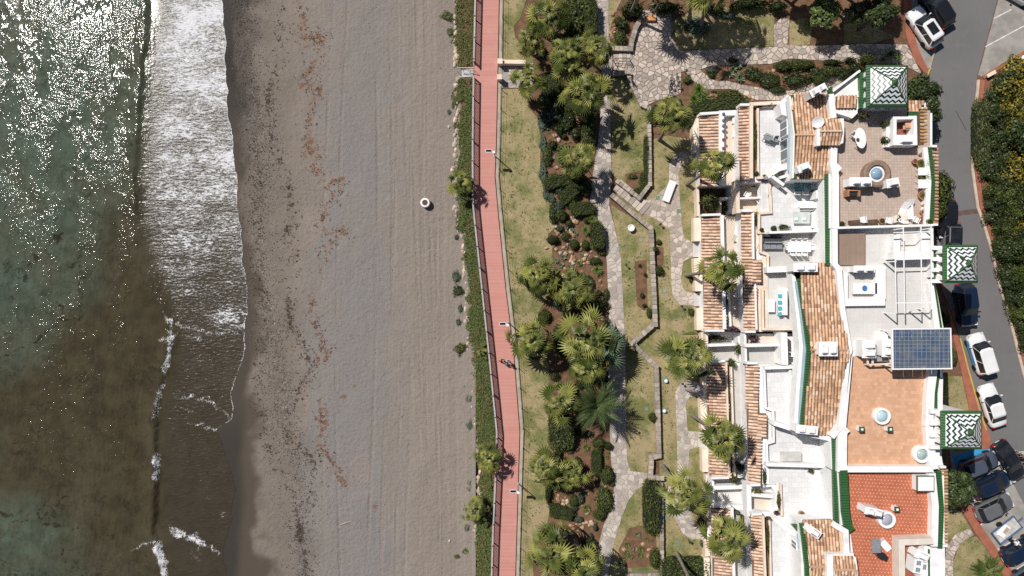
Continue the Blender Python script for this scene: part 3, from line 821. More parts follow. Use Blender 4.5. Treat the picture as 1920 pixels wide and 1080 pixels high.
# ---------------------------------------------------------------- boardwalk railing, rope fence, lamps
def along(pts, step):
    """points every step metres along a world polyline, with tangent"""
    out = []; acc = 0.0
    for a, b_ in zip(pts[:-1], pts[1:]):
        a = Vector(a); b_ = Vector(b_); L = (b_ - a).length
        d = (b_ - a) / L
        while acc < L:
            out.append((a + d * acc, d)); acc += step
        acc -= L
    return out
REDWOOD = mat('red_timber', (.17, .055, .045), (.12, .04, .035), 2, .75)
RAILGREY = mat('weathered_rail', (.42, .42, .42), (.33, .33, .33), 2, .7)
def railing(pts_px, label):
    pts = [Vector(W2(x + 2.2, y)) for x, y in pts_px]
    t = thing('boardwalk_railing', label, 'railing', (pts[0].x, pts[0].y, .1), group='slatted railings on the sea side of the boardwalk')
    b = MB(); b.wall(pts, .15, 1.14, 1.20).build('top_rail', RAILGREY, t)
    b = MB(); b.wall(pts, .05, .22, .29).build('bottom_rail', REDWOOD, t)
    b = MB()
    for p, d in along(pts, .15):
        b.obox(p.x, p.y, .27, 1.145, .03, .075, math.atan2(d.y, d.x))
    b.build('balusters', REDWOOD, t, kind='stuff')
    me = None
    for p, d in along(pts, 2.2):
        if abs(p.y) > 31: continue
        if me is None: me = MB().obox(0, 0, 0, 1.16, .10, .10).mesh('post', REDWOOD)
        inst(me, 'post', t, (p.x - pts[0].x, p.y - pts[0].y, 0), (0, 0, math.atan2(d.y, d.x)))
railing([(bl(y), y) for y in (-120, -40, 0, 60, 122)], 'red slatted boardwalk railing with grey top rail, north of the beach stairs')
railing([(bl(y), y) for y in range(147, 1240, 30)], 'red slatted boardwalk railing with grey top rail, south of the beach stairs')

def rope_fence(y0, y1, label):
    pts = [Vector(W2(br(y) + 7.5, y)) for y in range(y0, y1 + 1, 20)]
    t = thing('post_fence', label, 'fence', (pts[0].x, pts[0].y, 0), group='thin post fences beside the boardwalk')
    me = MB().tube([(0, 0, 0), (0, 0, 1.08)], [.032, .028], 6).mesh('post', DARKM)
    for p, d in along(pts, 2.08):
        inst(me, 'post', t, (p.x - pts[0].x, p.y - pts[0].y, 0))
    for z in (.55, .98):
        b = MB(); b.tube([(p.x, p.y, z) for p in pts], .010, 4).build('wire', DARKM, t)
rope_fence(-40, 115, 'row of thin dark posts between boardwalk and lawn, north of the gate gap')
rope_fence(168, 1130, 'row of thin dark posts between boardwalk and lawn, south of the gate gap')

def solar_lamp(px, py, label):
    """pole foot pixel; panel arm reaches over the boardwalk"""
    x, y, _ = W(px, py, .13)
    t = thing('solar_lamp', label, 'street lamp', (x, y, .13), group='solar street lamps along the boardwalk')
    MB().tube([(0, 0, 0), (0, 0, 2.7)], [.06, .045], 8).build('pole', GREYM, t, local=True)
    MB().obox(0, 0, 0, .05, .26, .26).build('base_plate', GREYM, t, local=True)
    MB().obox(-.28, 0, 2.58, 2.63, .62, .05).build('arm', WHITEP, t, local=True)
    b = MB().obox(-.05, -.12, 2.62, 2.72, .24, .2); b.build('lamp_head', WHITEP, t, local=True)
    p = MB().obox(-.55, .02, 2.66, 2.69, .66, .30).build('solar_panel', WHITEP, t, local=True)
    MB().obox(-.55, .02, 2.69, 2.70, .58, .22).build('cells', mat('solar_cells_dark', (.012, .014, .022), None, 3, .25), p, local=True)
solar_lamp(928, 293, 'solar street lamp over boardwalk level with the first beach palm')
solar_lamp(953, 605, 'solar street lamp over boardwalk just above the walkers')
solar_lamp(972, 907, 'solar street lamp over boardwalk near the two lower beach palms')

# beach stairs through the railing
t = thing('beach_stairs', 'short grey stairs leading from boardwalk gap down to the sand', 'stairs', W(872, 135, -.7))
for k in range(6):
    z = .05 - .14 * k; x = W2(886 - 4.6 * k, 135)[0]
    MB().box(x - .14, W2(0, 142)[1], z - .08, x + .14, W2(0, 129)[1], z).build('tread', GREYM, t)
for yy, nm in ((127, 0), (144, 1)):
    a = W(888, yy, 1.1); c = W(858, yy, .35)
    MB().tube([a, c], .035, 6).build('handrail', GREYM, t)
    for u in (0, .33, .66, 1):
        x = a[0] + (c[0] - a[0]) * u; z = 1.1 - .75 * u
        MB().tube([(x, a[1], z - .95), (x, a[1], z)], .022, 5).build('baluster', GREYM, t)

# beach shower drum
t = thing('concrete_ring', 'round white concrete ring with rusty centre standing alone on the sand', 'concrete ring', W(798, 381, -.62))
MB().lathe([(.50, -.1), (.50, .42), (.46, .5), (.30, .5), (.28, .3), (.0, .28)], 20).build('ring', WHITE, t, local=True)
MB().lathe([(.27, .3), (.27, .42), (.0, .44)], 16).build('rusty_lid', mat('rusty_iron', (.16, .08, .05), (.10, .05, .035), 6, .9), t, local=True)
b = MB(); a = W(637, 985, -1.1); c = W(660, 977, -1.1)
b.tube([a, ((a[0] + c[0]) / 2, (a[1] + c[1]) / 2 + .06, -1.04), c], [.05, .06, .02], 6).build('driftwood_stick', mat('driftwood', (.45, .36, .26)), label='pale driftwood stick lying on the lower grey sand', cat='driftwood')

# gate pillars and planter balls at the lawn gap
for k, (px, py) in enumerate(((938, 121), (937, 150))):
    b = MB(); x, y, _ = W(px, py); b.obox(x, y, 0, 1.0, .42, .42).obox(x, y, 1.0, 1.1, .52, .52)
    b.build('gate_pillar', CREAM, label=('cream gate pillar at the top side of the gap beside the boardwalk', 'cream gate pillar at the lower side of the gap beside the boardwalk')[k], cat='pillar', group='cream gate pillars')
b = MB().wall(pl([(941, 120), (985, 121)]), .4, 0, .8)
b.build('low_wall', CREAM, label='cream low wall running from gate pillar to the palm', cat='wall')

# ---------------------------------------------------------------- dry stone garden walls
def stone_wall(pts_px, w, h, label, cap=WALLST, z0=0.0):
    pts = [Vector(W2(x, y, h)) for x, y in pts_px]
    t = thing('stone_wall', label, 'garden wall', (pts[0].x, pts[0].y, z0), group='low stone garden walls')
    MB().wall(pts, w * .86, z0 - .05, h - .05).build('core', WALLST, t)
    r = random.Random(len(label))
    for p, d in along(pts, .46):
        n = Vector((-d.y, d.x)); L = .40 + r.random() * .05
        q = p + d * .23
        b = MB(); a = math.atan2(d.y, d.x) + (r.random() - .5) * .06
        hh = h + (r.random() - .5) * .04
        b.obox(q.x, q.y, h - .12, hh, L, w * (.97 + r.random() * .1), a, .94)
        b.build('capstone', cap, t)
stone_wall([(1207, 26), (1193, 50), (1185, 76), (1183, 91), (1152, 90)], .5, .55, 'curved stone wall along the upper left edge of the plaza')
stone_wall([(1178, 138), (1183, 153), (1192, 172), (1203, 196), (1213, 201)], .42, .45, 'curved stone wall along the lower left edge of the plaza')
stone_wall([(1150, 137), (1176, 135)], .4, .7, 'short stone wall below the plaza entrance steps')
stone_wall([(1217, 199), (1218, 262), (1219, 345), (1199, 371), (1161, 342)], .42, .6, 'stone wall folding round the small lawn above the diagonal steps')
stone_wall([(1146, 364), (1180, 394), (1221, 428), (1224, 500), (1227, 560), (1229, 606), (1186, 644), (1231, 688), (1233, 750), (1236, 856), (1222, 858), (1220, 896), (1243, 897)], .5, .65, 'long zigzag stone wall running down the middle of the lawn')
stone_wall([(1240, 906), (1241, 995), (1242, 1078), (1180, 1080)], .4, .6, 'stone wall beside the tall rounded hedge')
# steps
def steps(px0, px1, n, w, label, dz=.09):
    a = Vector(W2(*px0)); c = Vector(W2(*px1)); d = (c - a) / n; L = d.length; ang = math.atan2(d.y, d.x)
    t = thing('garden_steps', label, 'steps', (a.x, a.y, 0), group='garden steps')
    for k in range(n):
        p = a + d * (k + .5)
        MB().obox(p.x, p.y, -.05, .08 + dz * min(k, n - k), L * .93, w, ang).build('step', FLAG, t)
steps((1156, 346), (1212, 394), 8, 1.35, 'diagonal stone steps between two walls', .05)
steps((1152, 104), (1182, 104), 4, .55, 'short stone steps at the plaza entrance', .04)
# iron rails and seats on the plaza
b = MB()
for (x0, y0), (x1, y1) in (((1150, 113), (1154, 109)), ((1154, 109), (1180, 109)), ((1180, 109), (1184, 119)), ((1150, 113), (1154, 119)), ((1154, 119), (1182, 120))):
    b.tube([W(x0, y0, .9), W(x1, y1, .9)], .03, 5); b.tube([W(x0, y0, .5), W(x1, y1, .5)], .02, 4)
    b.tube([W(x0, y0, 0), W(x0, y0, .9)], .025, 5); b.tube([W(x1, y1, 0), W(x1, y1, .9)], .025, 5)
b.build('iron_railing', DARKM, label='black iron railing at the plaza entrance steps', cat='railing')
def bike(px, py, rz, label):
    t = thing('bicycle', label, 'bicycle', W(px, py, .05), rz, group='bicycles parked on the plaza')
    for x in (-.52, .52):
        wv = MB(); ring = [(x + .33 * math.cos(k * .4488), 0, .33 + .33 * math.sin(k * .4488)) for k in range(15)]
        wv.tube(ring, .028, 5, cap=False); wo = wv.build('wheel', TYRE, t, local=True)
        MB().tube([(x, -.05, .33), (x, .05, .33)], .05, 6).build('hub', GREYM, wo, local=True)
    f = MB(); f.tube([(-.52, 0, .33), (-.12, 0, .3), (.33, 0, .82), (-.22, 0, .85), (-.52, 0, .33)], .025, 5).tube([(-.12, 0, .3), (-.25, 0, .95)], .022, 5).tube([(.33, 0, .8), (.52, 0, .33)], .022, 5).tube([(.33, 0, .8), (.28, 0, 1.0)], .02, 5)
    f.build('frame', DARKM, t, local=True)
    MB().tube([(.2, -.3, 1.02), (.3, -.1, 1.0), (.3, .1, 1.0), (.2, .3, 1.02)], .02, 5).build('handlebar', DARKM, t, local=True)
    MB().obox(-.27, 0, .93, .99, .26, .16, 0, .9).build('saddle', BLACKP, t, local=True)
bike(1256, 157, R(82), 'dark bicycle parked on the plaza, left of the pair of racks')
bike(1269, 155, R(96), 'dark bicycle parked on the plaza, nearest the planted edge')
bike(1257, 168, R(70), 'dark bicycle parked on the plaza, lowest of the three')
b = MB(); b.obox(*W2(1220, 36), .0, .42, .9, .55, 0).build('orange_crate', mat('orange_box', (.62, .30, .12), (.5, .24, .1), 4), label='orange square planter box at the top of the plaza', cat='planter')
t = thing('garden_sign', 'tall pole with white and green sign plate at the top of the plaza', 'sign', W(1221, 33))
MB().tube([(0, 0, 0), (0, 0, 2.3)], .05, 6).build('pole', DARKM, t, local=True)
MB().obox(0, .05, 2.1, 2.75, .5, .06, R(55)).build('plate', WHITEP, t, local=True)

# ground covers, urns, bollard lamps
def cover(px, py, s, m, label, rz=0):
    x, y, _ = W(px, py); b = MB().obox(x, y, -.05, .055, s, s, rz)
    b.mat(1).obox(x, y, .055, .062, s * .82, s * .82, rz)
    b.build('inspection_cover', [mat('cover_frame', (.22, .25, .21)), m], label=label, cat='cover', group='inspection covers in the garden')
GC = mat('green_cover', (.16, .26, .17), (.13, .21, .14), 4, .7)
cover(1233, 371, .42, GC, 'green inspection cover left of the white lounger')
cover(1273, 396, .5, GC, 'green inspection cover at the lawn edge right of the white lounger')
cover(1201, 450, .42, mat('pale_cover', (.30, .32, .22)), 'pale inspection cover on lawn above the soil bed')
cover(1168, 459, .3, GC, 'small teal inspection cover by the main path')
cover(1212, 767, .38, GC, 'green inspection cover beside the long wall')
cover(1246, 545, .42, mat('grey_cover', (.33, .33, .33)), 'grey inspection cover right of the zigzag wall')
cover(1247, 970, .35, mat('teal_cover', (.12, .36, .36)), 'turquoise inspection cover beside the lower wall', R(8))
cover(1270, 1018, .5, GC, 'green inspection cover on the lowest lawn')

for k, (px, py) in enumerate(((1248, 714), (1245, 770))):
    x, y, _ = W(px, py)
    t = thing('garden_light', ('white globe garden light on green plate, upper one', 'white globe garden light on green plate, lower one')[k], 'lamp', (x, y, 0), group='globe lights on the lawn')
    MB().obox(0, 0, -.05, .05, .62, .66).build('base', GC, t, local=True)
    MB().lathe([(.02, .05), (.16, .1), (.21, .25), (.16, .40), (.03, .46)], 14).build('globe', WHITEP, t, local=True, smooth=True)
t = thing('urn', 'white urn planter on the lawn below the diagonal steps', 'urn', W(1182, 428))
MB().lathe([(.14, 0), (.2, .06), (.12, .15), (.3, .4), (.36, .52), (.28, .54), (.25, .45)], 16).build('bowl', WHITE, t, local=True)
for k, (px, py, lab) in enumerate(((1172, 497, 'on lawn left of the soil bed'), (1236, 421, 'by the fork of the right path'), (1276, 574, 'at the foot of the upper right path'), (1277, 718, 'at the head of the lower right path'), (1290, 1012, 'on the lowest lawn'), (1191, 805, 'on the lawn by the shaded path'), (1261, 65, 'at the edge of the plaza top lawn'), (1284, 136, 'at the plaza corner by the yucca'))):
    t = thing('bollard_light', 'small black bollard light ' + lab, 'lamp', W(px, py), group='black bollard lights')
    MB().tube([(0, 0, 0), (0, 0, .7)], .035, 6).build('post', DARKM, t, local=True)
    MB().lathe([(.05, .68), (.13, .72), (.11, .8), (.02, .84)], 10).build('cap', DARKM, t, local=True)
for k, (px, py, lab) in enumerate(((1522, 63, 'on the shaded lawn by the top path'), (1887, 123, 'above the roadside hedge near the parking bay'), (1892, 395, 'above the roadside hedge beside the road patch'))):
    t = thing('globe_lamp', 'white globe lamp on a post ' + lab, 'lamp', W(px, py), group='white globe lamps')
    MB().tube([(0, 0, 0), (0, 0, 2.2)], .04, 6).build('post', DARKM, t, local=True)
    MB().lathe([(.04, 2.15), (.2, 2.25), (.26, 2.42), (.2, 2.6), (.04, 2.68)], 14).build('globe', WHITEP, t, local=True, smooth=True)
for k, (px, py, rz, lab) in enumerate(((1853, 141, .5, 'near the parking bay corner'), (1855, 401, .05, 'where the dark road patch ends'), (1917, 646, 0, 'at the right edge of the road'))):
    t = thing('stone_bench', 'small pale stone bench on the roadside verge ' + lab, 'bench', W(px, py), rz, group='roadside stone benches')
    MB().obox(0, 0, .38, .5, 1.0, .36).build('seat', CREAM, t, local=True)
    for s in (-.35, .35): MB().obox(s, 0, 0, .38, .14, .3).build('leg', CREAM, t, local=True)
# ---------------------------------------------------------------- building materials
def floor_material(name, c1, c2, joint, size, rz=0.0, offset=0.0, jw=.012, rough=.75, var=.5, off=(0, 0, 0)):
    t = NT(name)
    x = t.n('TexBrick'); x.offset = offset; x.squash = 1.0
    t.l(t.mapping((1, 1, 1), rz, loc=off), x.inputs['Vector'])
    x.inputs['Scale'].default_value = 1.0
    x.inputs['Color1'].default_value = c1 + (1,); x.inputs['Color2'].default_value = c2 + (1,); x.inputs['Mortar'].default_value = joint + (1,)
    x.inputs['Mortar Size'].default_value = jw; x.inputs['Brick Width'].default_value = size[0]; x.inputs['Row Height'].default_value = size[1]
    x.inputs['Bias'].default_value = 0.0
    col = t.mix(t.ss(t.noise(1.3, 5, .6), .4, .75, 0, var), x.outputs['Color'], mul(c1, .78))
    t.bump(x.outputs['Fac'], -.3, .01)
    return t.out(col, rough, .35)
PINKP = floor_material('pink_pavers', (.50, .40, .33), (.43, .335, .275), (.27, .21, .175), (.265, .265), .0, jw=.010)
TERRA = floor_material('terracotta_pavers', (.66, .40, .255), (.54, .30, .18), (.40, .235, .155), (.34, .34), R(2), .5, jw=.006)
MARBLE = floor_material('marble_slabs', (.70, .70, .70), (.61, .61, .615), (.48, .48, .475), (.62, .48), R(1), .5, jw=.010, rough=.5, var=.35)
PALEDECK = floor_material('pale_slabs', (.62, .60, .575), (.59, .57, .545), (.46, .445, .425), (1.3, 1.3), R(1), 0, jw=.008)
CREAMFL = mat('cream_floor', (.62, .54, .45), (.57, .49, .41), 1, .8)
GREYFL = mat('grey_floor', (.50, .49, .47), (.45, .44, .42), 1, .8)
def dots_material():
    t = NT('red_pavers_with_pale_dots')
    v = t.mapping((1, 1, 1), R(3))
    x, y, z = t.sep(v)
    s = .315
    row = t.ma('FLOOR', t.ma('DIVIDE', y, s))
    xx = t.ma('FRACT', t.ma('ADD', t.ma('DIVIDE', x, s), t.ma('MULTIPLY', t.ma('FRACT', t.ma('MULTIPLY', row, .5)), 1.0)))
    yy = t.ma('FRACT', t.ma('DIVIDE', y, s))
    d = t.ma('MAXIMUM', t.ma('ABSOLUTE', t.ma('SUBTRACT', xx, .5)), t.ma('ABSOLUTE', t.ma('SUBTRACT', yy, .5)))
    col = t.mix(t.ss(t.noise(1.4, 5, .65), .35, .7), (.49, .155, .082), (.39, .115, .062))
    col = t.mix(t.ss(t.noise(.35, 4), .6, .72, 0, .5), col, (.42, .18, .10))
    col = t.mix(t.ss(d, .17, .11), col, (.66, .42, .30))
    return t.out(col, .75, .3)
DOTS = dots_material()
DECKW = floor_material('brown_deck', (.30, .215, .165), (.26, .185, .145), (.19, .135, .10), (4.0, .13), R(90), .5, jw=.006)
def tile_material(name, c):
    t = NT(name)
    r = t.rand()
    col = t.mix(t.ss(r, .1, .9), mul(c, 1.12), mul(c, .72))
    r2 = t.ma('FRACT', t.ma('MULTIPLY', r, 13.7))
    col = t.mix(t.ss(r2, .80, .86, 0, .75), col, (.74, .58, .45))
    col = t.mix(t.ss(r2, .14, .06, 0, .55), col, (.24, .13, .09))
    col = t.mix(t.ss(t.noise(5, 4, .65), .56, .75, 0, .7), col, (.12, .08, .06))
    t.bump(t.noise(16, 3), .4, .02)
    return t.out(col, .85, .2)
TILE = tile_material('terracotta_roof_tile', (.68, .47, .345))
TILEP = tile_material('pale_roof_tile', (.60, .375, .235))
TILEO = tile_material('ochre_roof_tile', (.56, .35, .17))
ROOFDECK = mat('roof_bed', (.22, .12, .075), (.14, .08, .05), 4, .95)  # dark deck colour stands in for shade between the tile rows
def rib_material():
    t = NT('green_ribbed_tile')
    x, y, z = t.sep()
    w = t.ma('ABSOLUTE', t.ma('SUBTRACT', t.ma('FRACT', t.ma('MULTIPLY', y, 4.2)), .5))
    col = t.mix(t.ss(w, .0, .22), (.012, .045, .014), (.036, .115, .036))
    col = t.mix(t.ss(t.noise(1.2, 3), .5, .8, 0, .5), col, (.06, .13, .035))
    t.bump(t.ss(w, 0, .3), .7, .03)
    return t.out(col, .35, .5)
GREENRIB = rib_material()
AWN = mat('blue_glass_canopy', (.36, .47, .53), (.31, .42, .48), 1, .25)
WINGLASS = mat('window_glass', (.09, .10, .12), (.06, .07, .085), 2, .12, spec=.6)
BLUEGLASS = mat('pale_blue_glass', (.45, .60, .64), (.40, .55, .60), 1, .1, spec=.6)

# ---------------------------------------------------------------- building helpers
def blk(parent, name, px, ztop, zbot, m=None, dz=0.0):
    return MB().prism(pl(px, ztop), zbot, ztop).build(name, m or WHITE, parent)
def flr(parent, px, z, m, name='floor'):
    return MB().prism(pl(px, z + .03), z - .02, z + .03).build(name, m, parent)
def par(parent, px, z0, z1, w=.22, m=None, closed=False, name='parapet'):
    return MB().wall(pl(px, z1), w, z0 - .02, z1, closed).build(name, m or WHITE, parent)
def barrel(length=.44, r=.125):
    """one clay cover tile, lying along +y, arched over x"""
    vs = []; n = 5
    for y, k in ((0, 1.0), (length, .84)):
        for i in range(n + 1):
            a = math.pi * i / n
            vs.append((r * k * math.cos(a), y, r * .82 * k * math.sin(a)))
    fs = [[i, i + 1, n + 2 + i, n + 1 + i][::-1] for i in range(n)]
    vs.append((0, 0, 0)); c = len(vs) - 1
    fs += [[c, i + 1, i] for i in range(n)]
    return vs, fs
BV, BF = barrel()
TILE_LEFT = {}
def tile_roof(parent, px, z_of, axis, down, m=TILE, pitch=.31, length=.40, name='roof', zref=3.0, thick=.12, deck=True):
    """roof over the photo outline px; z_of(x, y) gives its height; tiles lie along unit vector `down` (xy)"""
    poly = pl(px, zref)
    rp = parent
    if deck:
        p = ccw(poly); n = len(p)
        vs = [(x, y, z_of(x, y) - thick) for x, y in p] + [(x, y, z_of(x, y)) for x, y in p]
        rp = MB().add(vs, [list(range(n - 1, -1, -1)), list(range(n, 2 * n))] + [[i, (i + 1) % n, n + (i + 1) % n, n + i] for i in range(n)]).build(name, ROOFDECK, parent)
    me = bpy.data.meshes.get('roof_tile_' + m.name)
    if me is None:
        b = MB(); b.add(BV, BF); me = b.mesh('roof_tile_' + m.name, m, smooth=False)
    d = Vector(down).normalized(); e = Vector((d.y, -d.x))       # tile local +y runs up the slope = -d
    cx = sum(p[0] for p in poly) / len(poly); cy = sum(p[1] for p in poly) / len(poly)
    ss_ = [(Vector((x - cx, y - cy)).dot(e), Vector((x - cx, y - cy)).dot(d)) for x, y in poly]
    e0, e1 = min(a for a, _ in ss_), max(a for a, _ in ss_); d0, d1 = min(a for _, a in ss_), max(a for _, a in ss_)
    root = parent
    while root.parent is not None: root = root.parent
    left = TILE_LEFT.setdefault(root.name, 300)
    spots = []
    k = 0
    u = e0 + pitch * .5
    while u < e1:
        v = d1 - .02
        while v > d0 + .05:
            x = cx + e.x * u + d.x * v; y = cy + e.y * u + d.y * v
            xm = x - d.x * length * .5; ym = y - d.y * length * .5
            if inside(poly, xm, ym): spots.append((x, y))
            v -= length * .9
        u += pitch
    ang = math.atan2(-d.y, -d.x) - math.pi / 2
    rest = MB(); r = random.Random(int(px[0][0] * 7 + px[0][1]))
    ow = wloc(rp)
    if len(spots) > left: r.shuffle(spots)
    for x, y in spots:
        z = z_of(x, y); z2 = z_of(x - d.x * .3, y - d.y * .3); sl = math.atan2(z2 - z, .3)
        a = ang + (r.random() - .5) * .09
        off = (r.random() - .5) * .025
        zz = z + .015 + r.random() * .015
        if left > 0 and -53 < x * 1.12 < 53 and abs(y * 1.13) < 30:
            o = inst(me, 'roof_tile', rp, (x - ow.x + e.x * off, y - ow.y + e.y * off, zz - ow.z), (0, 0, 0), (1.0, length / .40, 1.0))
            o.rotation_mode = 'XYZ'; o.rotation_euler = (sl, 0, a)
            left -= 1
        else:
            M = Matrix.Translation((x + e.x * off, y + e.y * off, zz)) @ Matrix.Rotation(a, 4, 'Z') @ Matrix.Rotation(sl, 4, 'X') @ Matrix.Diagonal((1, length / .40, 1, 1))
            rest.add([tuple(M @ Vector(q)) for q in BV], BF)
    TILE_LEFT[root.name] = left
    if rest.v: rest.build('roof_tiles', m, rp, kind='stuff')
    return rp
def strip(parent, a, b_, c, d, ze, zt, m=TILE):
    """seaward lean-to roof: a top-left, b top-right, c bottom-right, d bottom-left pixels; eave (left) height ze"""
    zr = (ze + zt) / 2
    poly = pl([a, b_, c, d], zr)
    xl = (poly[0][0] + poly[3][0]) / 2; xr = (poly[1][0] + poly[2][0]) / 2
    f = lambda x, y: ze + (zt - ze) * (x - xl) / (xr - xl)
    return tile_roof(parent, [a, b_, c, d], f, 'x', (-1, .02), m, zref=zr)
def gable(parent, north, south, zr, ze, m=TILEP, ridge=True, pitch=.29):
    """north/south: px outlines meeting on the ridge line; tiles run to the north and to the south"""
    for px, sgn in ((north, 1), (south, -1)):
        if not px: continue
        poly = pl(px, (zr + ze) / 2)
        ys = [p[1] for p in poly]; y0, y1 = min(ys), max(ys)
        yr, ye = (y0, y1) if sgn > 0 else (y1, y0)
        f = lambda x, y, yr=yr, ye=ye: zr + (ze - zr) * (y - yr) / (ye - yr)
        tile_roof(parent, px, f, 'y', (0, sgn), m, pitch, .42, zref=(zr + ze) / 2)
    if ridge and north:
        ry = max(p[1] for p in north); xs = [p[0] for p in north if abs(p[1] - ry) < 3]
        MB().tube([W(min(xs), ry, zr + .05), W(max(xs), ry, zr + .05)], .12, 6).build('ridge_tiles', m, parent)
def window(parent, px, py0, py1, zc, hz, n=2, west=True, xoff=0.0, name='window'):
    """window on a seaward wall: centre height zc, shown at photo column px"""
    x = W2(px, 0, zc)[0] + xoff; ya = W2(0, py0, zc)[1]; yb = W2(0, py1, zc)[1]
    f = MB().box(x - .06, yb, zc - hz / 2, x + .3, ya, zc + hz / 2).build(name, WHITEP, parent)
    dy = (ya - yb) / n
    for k in range(n):
        MB().box(x - .075, yb + dy * k + .06, zc - hz / 2 + .07, x - .05, yb + dy * (k + 1) - .06, zc + hz / 2 - .07).build('pane', WINGLASS, f)
def chimney(px, py, z, lx, ly, h, label, rz=0.0, pots=2):
    """white rendered chimney with gabled cowl; px,py its foot on a roof of height z"""
    t = thing('chimney', label, 'chimney', W(px, py, z), rz, group='white rendered chimneys')
    MB().obox(0, 0, -.9, h * .72, lx, ly, 0, .94).build('stack', WHITE, t, local=True)
    b = MB().obox(0, 0, h * .72, h * .78, lx * 1.06, ly * 1.14)
    c = b.build('cap_slab', WHITE, t, local=True)
    for k in range(pots):
        x = (k - (pots - 1) / 2) * lx / max(1, pots) * .95
        q = MB().obox(x, 0, h * .78, h * 1.0, lx / max(1, pots) * .72, ly * .8, 0, .7).build('cowl', WHITE, t, local=True)
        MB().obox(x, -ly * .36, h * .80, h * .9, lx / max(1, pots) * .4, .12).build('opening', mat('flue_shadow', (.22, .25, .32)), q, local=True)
    return t
def skylight(px, py, z, r0, r1, label, m=None, h=.45):
    t = thing('round_skylight', label, 'skylight', W(px, py, z), group='round roof skylights')
    MB().lathe([(r0, -.03), (r0, h * .8), (r0 * .97, h), (r1 * 1.05, h), (r1, h * .7)], 28, cap=False).build('collar', WHITE, t, local=True)
    MB().lathe([(r1 * 1.02, h * .72), (r1 * .9, h * .95), (r1 * .6, h * 1.15), (r1 * .25, h * 1.25), (.01, h * 1.27)], 24).build('dome', m or BLUEGLASS, t, local=True, smooth=True)
L1, L2, L3 = 2.7, 5.3, 8.0
def unit(px, py, label):
    return thing('apartment_building', label, 'building', W(px, py, 0), group='terraced white apartment buildings')

# ======================================================================= north block
U = unit(1500, 300, 'northernmost white terraced block with pink paved roof terrace')
blk(U, 'wall', [(1317, 212), (1560, 212), (1560, 347), (1318, 347)], L1 - .02, -.1)
strip(U, (1312, 217), (1348, 214), (1350, 347), (1314, 350), 2.85, 3.25)
par(U, [(1313, 213), (1349, 211)], 2.2, 3.5, .25)
par(U, [(1353, 345), (1353, 212), (1386, 211)], L1, 3.45, .5)
flr(U, [(1358, 217), (1392, 217), (1394, 345), (1358, 345)], L1, CREAMFL)
blk(U, 'wall', [(1390, 199), (1620, 199), (1620, 430), (1428, 430), (1428, 342), (1392, 342)], L2 - .02, L1 - .02)
strip(U, (1386, 200), (1406, 200), (1408, 337), (1389, 338), 5.40, 5.75)
par(U, [(1388, 196), (1407, 196)], 4.8, 6.0, .22)
par(U, [(1409, 334), (1409, 195), (1462, 192)], L2, 6.0, .32, CREAM)
par(U, [(1422, 330), (1421, 202)], L2, 5.65, .2, CREAM)
flr(U, [(1411, 197), (1420, 197), (1421, 330), (1411, 330)], L2 + .1, SOIL, 'planter_soil')
par(U, [(1411, 198), (1421, 200), (1462, 199)], L2, 5.6, .18, CREAM)
flr(U, [(1423, 204), (1485, 204), (1490, 332), (1423, 332)], L2, MARBLE)
par(U, [(1420, 333), (1436, 333), (1448, 322)], L2, 5.65, .25, CREAM)
par(U, [(1440, 332), (1462, 317), (1484, 312)], L2, 6.6, .3, WHITE)
# upper storey under the tiled roof
blk(U, 'wall', [(1481, 178), (1560, 175), (1572, 207), (1700, 207), (1748, 212), (1748, 425), (1548, 428), (1548, 337), (1487, 336), (1490, 252)], L3 - .03, L2 - .02)
blk(U, 'wall', [(1462, 195), (1478, 178), (1484, 182), (1484, 220), (1466, 215)], 7.0, L2 - .02)
gable(U, [(1484, 176), (1556, 174), (1560, 252), (1491, 253)], [(1491, 253), (1562, 252), (1560, 312), (1545, 335), (1490, 335)], 8.75, 8.0)
par(U, [(1481, 180), (1489, 253), (1487, 334)], 7.6, 8.25, .14, WHITE, name='roof_edge')
MB().wall(pl([(1485, 178), (1492, 253), (1489.5, 335)], 8.2), .34, 7.9, 8.2).build('green_coping', GREENRIB, U)
MB().wall(pl([(1477, 190), (1482, 235), (1480, 320)], 7.4), .34, 7.25, 7.4).build('glass_canopy', AWN, U)
gable(U, [(1536, 222), (1576, 222), (1578, 245), (1538, 246)], [(1538, 246), (1578, 245), (1576, 271), (1536, 272)], 9.4, 9.0)
blk(U, 'dormer_wall', [(1533, 221), (1538, 221), (1538, 273), (1531, 273)], 9.25, 7.9)
blk(U, 'dormer_wall', [(1576, 222), (1582, 222), (1583, 245), (1581, 268), (1576, 270)], 9.2, 7.9)
MB().prism(pl([(1539, 223), (1576, 223), (1576, 270), (1539, 270)], 8.9), 7.9, 8.9).build('dormer_wall', WHITE, U)
par(U, [(1558, 176), (1563, 221)], 7.9, 8.9, .55)
par(U, [(1564, 274), (1563, 308), (1567, 330), (1567, 428)], 7.9, 8.75, .62)
blk(U, 'parapet', [(1570, 306), (1579, 315), (1571, 324)], 8.76, 7.9)
MB().wall(pl([(1551, 326), (1552, 400), (1553, 490)], 8.3), .42, 8.0, 8.3).build('green_coping', GREENRIB, U)
par(U, [(1557.5, 326), (1558, 428)], 7.9, 8.45, .3)
par(U, [(1546.5, 337), (1547, 432)], 7.0, 8.12, .22)
flr(U, [(1572, 207), (1744, 207), (1744, 424), (1572, 426)], L3, PINKP)
par(U, [(1735, 276), (1742, 340), (1738, 420)], 7.9, 8.7, .42)
MB().wall(pl([(1742, 276), (1748.5, 340), (1744.5, 420)], 8.45), .5, 7.9, 8.45).build('green_coping', GREENRIB, U)
